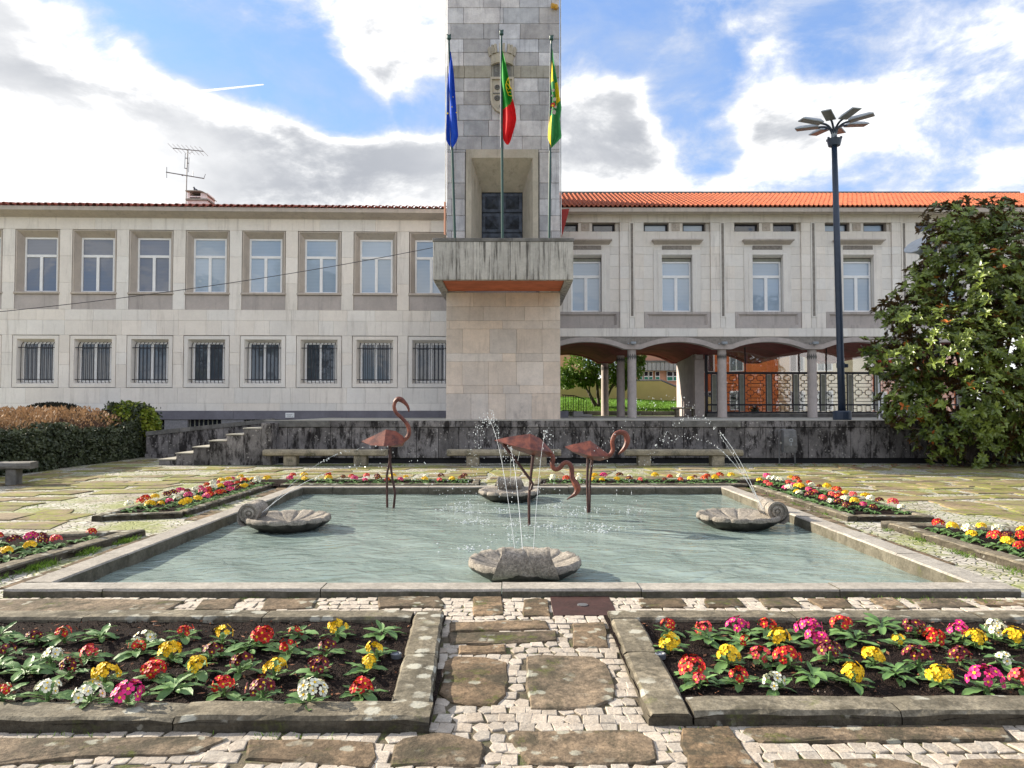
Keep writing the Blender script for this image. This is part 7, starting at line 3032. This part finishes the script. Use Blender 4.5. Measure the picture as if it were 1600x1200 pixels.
SLABS += [c6(q) for q in ([(150, 120), (138, 88), (220, 84), (300, 86), (332, 118), (250, 122)], [(402, 120), (386, 88), (515, 86), (546, 118)], [(612, 120), (592, 88), (720, 86), (760, 122)], [(832, 124), (778, 88), (918, 86), (962, 124)], [(1085, 128), (1010, 88), (1105, 86), (1165, 128)],
                          [(1212, 126), (1168, 88), (1350, 86), (1420, 116)], [(1452, 114), (1404, 90), (1700, 92), (1720, 118)], [(332, 735), (302, 640), (300, 580), (490, 576), (540, 650), (602, 735)], [(616, 634), (532, 600), (540, 578), (1000, 572), (1525, 570), (1560, 622), (1100, 632)],
                          [(650, 770), (640, 705), (860, 692), (1100, 690), (1250, 735), (1270, 770)], [(1330, 770), (1360, 700), (1700, 690), (1800, 770)], [(1620, 660), (1640, 590), (1900, 590), (1950, 660)])]
slab_polys = []


def roughen(poly, amp=.010, step=.12):
    out_ = []
    n = len(poly)
    for i in range(n):
        a, b = Vector(poly[i]), Vector(poly[(i + 1) % n])
        k = max(1, int((b - a).length / step))
        for j in range(k):
            q = a.lerp(b, j / k)
            out_.append((q.x + random.uniform(-amp, amp), q.y + random.uniform(-amp, amp)))
    return out_


def slab_obj(poly, h, mat, amp=.010, step=.12, name='slab', chamf=.008):
    cx = sum(p[0] for p in poly) / len(poly)
    cy = sum(p[1] for p in poly) / len(poly)
    if sum(poly[i][0] * poly[(i + 1) % len(poly)][1] - poly[(i + 1) % len(poly)][0] * poly[i][1] for i in range(len(poly))) < 0:
        poly = poly[::-1]
    rp_ = roughen(poly, amp, step)
    b_ = MB()
    lp = [(x - cx, y - cy) for x, y in rp_]
    n = len(lp)
    # three rings and a centre: a gently uneven top
    vs = [(x, y, -.01) for x, y in lp] + [(x, y, h - chamf + random.uniform(-.003, .001)) for x, y in lp]
    for k_, dz in ((.0, 0), (.35, .003)):
        for x, y in lp:
            d = math.hypot(x, y) or 1
            f = max(.1, 1 - chamf * 1.6 / d) * (1 - k_)
            vs.append((x * f, y * f, h + dz + random.uniform(-.003, .003)))
    vs.append((0, 0, h + .002))
    fs = [(r_ * n + i, r_ * n + (i + 1) % n, (r_ + 1) * n + (i + 1) % n, (r_ + 1) * n + i) for r_ in range(3) for i in range(n)] + [(3 * n + i, 3 * n + (i + 1) % n, 4 * n) for i in range(n)]
    b_.add(vs, fs)
    return b_.build(name, M[mat], pv, (cx, cy, 0))


for q in SLABS:
    poly = [(p.x, p.y) for p in (at(u, v, .016) for u, v in q)]
    slab_polys.append(poly)
    slab_obj(poly, .025 + random.uniform(-.003, .004), 'slab')
# rusty iron drain cover
dq = [at(u, v, .018) for u, v in c5([(848, 198), (834, 102), (1132, 99), (1184, 152), (1110, 195)])]
d0, d1 = at(861, 961, .018), at(946, 961, .018)
dx0, dx1, dy0, dy1 = dq[0].x, at(958, 945, .018).x, dq[0].y, at(875, 932, .018).y
dcx, dcy = (dx0 + dx1) / 2, (dy0 + dy1) / 2
dc = thing('drain_cover', 'rusty ribbed iron drain cover set in the paving beside the pool rim', 'drain cover', (dcx, dcy, 0))
b_ = MB()
hw_, hd2 = (dx1 - dx0) / 2, (dy1 - dy0) / 2
b_.box(-hw_, hw_, -hd2, hd2, -.01, .0215, c=.004)
b_.build('plate', M['iron_cover'], dc)
b_ = MB()
k = -hw_ * 2
while k < hw_ * 2:
    # diagonal ribs clipped to the plate
    pts = []
    for t in (-1, 1):
        pts.append((k + t * hd2 * .9, t * hd2 * .88))
    (xa, ya), (xb, yb2) = pts
    if xa > -hw_ + .02 and xb < hw_ - .02:
        b_.add([(xa, ya, .022), (xa + .011, ya, .022), (xb + .011, yb2, .022), (xb, yb2, .022), (xa, ya, .026), (xa + .011, ya, .026), (xb + .011, yb2, .026), (xb, yb2, .026)],
               [(4, 5, 6, 7), (0, 1, 5, 4), (1, 2, 6, 5), (2, 3, 7, 6), (3, 0, 4, 7)])
    k += .028
stuff(b_.build('ribs', M['iron_rib'], dc))
b_ = MB()
b_.lathe([(.045, .02), (.045, .028), (.02, .029), (.0, .029)], 10)
b_.build('lift_eye', M['bin'], dc)
drain_poly = [(dx0, dy0), (dx1, dy0), (dx1, dy1), (dx0, dy1)]
# cobbles
cob_meshes = []
for k in range(14):
    b_ = MB()
    n = random.choice((4, 4, 4, 5))
    pts = []
    for i in range(n):
        a = 2 * math.pi * (i + .5) / n + random.uniform(-.16, .16)
        # superellipse-like square
        r_ = .5 / max(abs(math.cos(a)), abs(math.sin(a))) * random.uniform(.93, 1.03)
        pts.append((r_ * math.cos(a), r_ * math.sin(a)))
    b_.prism(pts, -.4, .0, c=.045)
    cob_meshes.append(b_.mesh('cobble', M['cobble']))
avoid = slab_polys + [drain_poly]
cobs = []
CX_, CY_ = .086, .112
y = 2.35
row = 0
while y < PY0 - RWD - .03:
    x = -5.4 + (row % 2) * CX_ * .5
    while x < 5.4:
        jx, jy = x + random.uniform(-.012, .012), y + .012 * math.sin(x * 3 + row) + random.uniform(-.008, .008)
        ok = True
        kf = 1.0
        for pol in (FL, FR):
            if inpoly(jx, jy, grow(pol, -.01)):
                ok = False
                break
        if ok:
            for pol in avoid:
                if inpoly(jx, jy, grow(pol, -.012)):
                    ok = False
                    break
        if ok:
            cobs.append((jx, jy, kf))
        x += CX_ * random.uniform(.92, 1.08)
    y += CY_
    row += 1


def in_view(x, y):
    u = 800 + x / y * F
    v = 637 + (EYE - .015) / y * F
    return -10 < u < 1610 and v < 1215


cobs.sort(key=lambda c: (not in_view(c[0], c[1]), c[1] + .25 * abs(c[0])))
b_ = MB()
for i, (x, y, kf) in enumerate(cobs):
    sx_, sy_ = CX_ * kf * random.uniform(1.0, 1.10), CY_ * kf * random.uniform(1.0, 1.10)
    a = random.uniform(-.14, .14)
    h = .0165 + random.uniform(-.003, .003)
    me = random.choice(cob_meshes)
    if i < 300:
        o_ = place('cobble', me, pv, (x, y, h), a, (sx_, sy_, .06))
        o_.rotation_euler = (random.uniform(-.04, .04), random.uniform(-.04, .04), a)
    else:
        c_, s_ = math.cos(a), math.sin(a)
        off = len(b_.v)
        for v_ in me.vertices:
            px, py = v_.co.x * sx_, v_.co.y * sy_
            b_.v.append((x + px * c_ - py * s_, y + px * s_ + py * c_, h + v_.co.z * .06))
        for p in me.polygons:
            b_.f.append(tuple(i_ + off for i_ in p.vertices))
            b_.m.append(0)
stuff(b_.build('far_cobbles', M['cobble'], pv))

# plaza slabs beyond: irregular rows, gaps show the cobbled ground
pz = struct(place('plaza_paving', None))
keep_out = [grow(p, .06) for p in BEDS] + [[(PX0 - .30, PY0 - .5), (PX1 + .30, PY0 - .5), (PX1 + .30, PY1 + .30), (PX0 - .30, PY1 + .30)], [(-14, 16), (-12.1, 16), (-12.1, 26.6), (-14, 26.6)], [(-10.7, 21.4), (20, 21.6), (20, 40), (-10.7, 40)]]
cands = []
y = 6.7
rot = R(5)
row = 0
while y < 26:
    dep = random.uniform(.42, .85)
    x = -15 + random.uniform(0, 1)
    while x < 15:
        L_ = random.uniform(.45, 1.25)
        c_, s_ = math.cos(rot), math.sin(rot)
        wob = .25 * math.sin(x * .5 + row)
        pts = [(x, y + wob), (x + L_, y + wob), (x + L_, y + dep + wob), (x, y + dep + wob)]
        pts = [(px + random.uniform(-.13, .13), py + random.uniform(-.13, .13)) for px, py in pts]
        pts = [(px * c_ - (py - 14) * s_, 14 + px * s_ + (py - 14) * c_) for px, py in pts]
        mx_, my_ = sum(p[0] for p in pts) / 4, sum(p[1] for p in pts) / 4
        if my_ > 6.75 and random.random() < .80 and not any(inpoly(px, py, k_) for k_ in keep_out for px, py in pts + [(mx_, my_)]):
            u = 800 + mx_ / my_ * F
            if -160 < u < 1760:
                cands.append((my_ + .2 * abs(mx_), pts, L_))
        x += L_ + random.uniform(.06, .22)
    y += dep + random.uniform(.06, .20)
    row += 1
cands.sort(key=lambda q: -q[2] / q[0])
b_ = MB()
me_cache = []
pv_save = pv
pv = pz
for i, (d_, pts, L_) in enumerate(cands):
    if i < 300:
        slab_obj(pts, .014 + random.uniform(-.004, .006), 'slab_far', .03, .28)
    else:
        b_.prism(roughen(pts, .03, .4), -.01, .013 + random.uniform(-.003, .004), c=.008)
stuff(b_.build('far_slabs', M['slab_far'], pz))
pv = pv_save

pv = pz
for sx_, x0, x1 in ((-1, 4.45, 4.80), (1, 4.45, 4.80)):
    y = 6.95
    while y < 15.3:
        L_ = random.uniform(.45, 1.1)
        wl = .28 if (sx_ < 0 and y > 9.9) or (sx_ > 0 and y > 10.7) else .20
        wl = .34 if y > 11 else wl
        if random.random() < .8:
            slab_obj([(sx_ * x0, y), (sx_ * (x0 + wl), y + random.uniform(-.05, .05)), (sx_ * (x0 + wl), y + L_), (sx_ * x0, y + L_)][::sx_], .016 + random.uniform(-.003, .004), 'slab', .012, .14)
        y += L_ + random.uniform(.04, .14)
pv = pv_save

# ------------------------------------------------------------------ grass and moss in the joints
b_ = MB()


def tuft(x, y, n, h, z=0.0):
    for _ in range(n):
        px, py = x + random.gauss(0, .035), y + random.gauss(0, .03)
        d = Vector((random.gauss(0, .5), random.gauss(0, .5), 1)).normalized()
        s_ = Vector((random.gauss(0, 1), random.gauss(0, 1), 0)).normalized() * random.uniform(.002, .0045)
        L_ = h * random.uniform(.5, 1.2)
        p = Vector((px, py, z))
        b_.add([p - s_, p + s_, p + d * L_ * .6 + s_ * .7 + Vector((d.x, d.y, 0)) * L_ * .1, p + d * L_ + Vector((d.x, d.y, -.2)) * L_ * .3], [(0, 1, 2, 3)])


def tuft_line(p, q, n, h, dens=1.0, blades=16, off=.03):
    for i in range(n):
        t = random.random()
        if math.sin(t * 23 + p[0]) + random.uniform(-.8, .8) < .1 / dens:
            continue
        tuft(p[0] + (q[0] - p[0]) * t + random.gauss(0, off), p[1] + (q[1] - p[1]) * t + random.gauss(0, off), blades, h)


tuft_line((-4.92, 7.1), (-4.72, 9.75), 90, .075, 1.6, 22)
tuft_line((-4.45, 7.0), (-4.45, 10), 20, .04)
tuft_line((5.06, 7.2), (5.06, 10.5), 60, .05)
tuft_line((-4.86, 11.4), (-4.84, 15.4), 50, .05)
tuft_line((4.80, 11.1), (4.78, 15.4), 60, .05)
tuft_line((-4.4, 6.55), (4.4, 6.55), 60, .03, .8, 9, .01)
tuft_line((.74, 3.88), (5, 3.88), 50, .035, .8, 9, .02)
tuft_line((-4.6, 3.8), (-.45, 3.8), 60, .04, 1, 12, .03)
tuft_line((-.40, 3.9), (-.50, 5.85), 30, .025, .7, 8, .012)
tuft_line((3.2, 6.5), (4.6, 6.3), 30, .05, 1.2, 14, .05)
tuft_line((-9.4, 21.3), (14, 21.9), 160, .05, 1.2, 12, .10)
for _ in range(260):
    tuft(random.uniform(-10, 10), random.uniform(17.2, 21), 9, .04)
for _ in range(110):
    x, y = random.uniform(-11, -6.3), random.uniform(9, 20)
    tuft(x, y, 9, .035)
for _ in range(60):
    tuft(random.uniform(-.35, .65), random.uniform(3.5, 6.5), 5, .014)
gt = stuff(b_.build('grass_tufts', M['grass']))
# fallen leaves under the magnolia and by the wall
b_ = MB()
for _ in range(70):
    x, y = random.uniform(7.5, 15.5), random.uniform(20.2, 21.8)
    p = Vector((x, y, .03))
    d = Vector((random.gauss(0, 1), random.gauss(0, 1), random.gauss(0, .2))).normalized()
    b_.add(leaf_pts(p, d, Vector((0, 0, 1)), .14, .055), LEAF_F)
stuff(b_.build('fallen_leaves', plain('fallen_magnolia_leaf', (.24, .10, .06), .7, .2, var=.3, nscale=9)))
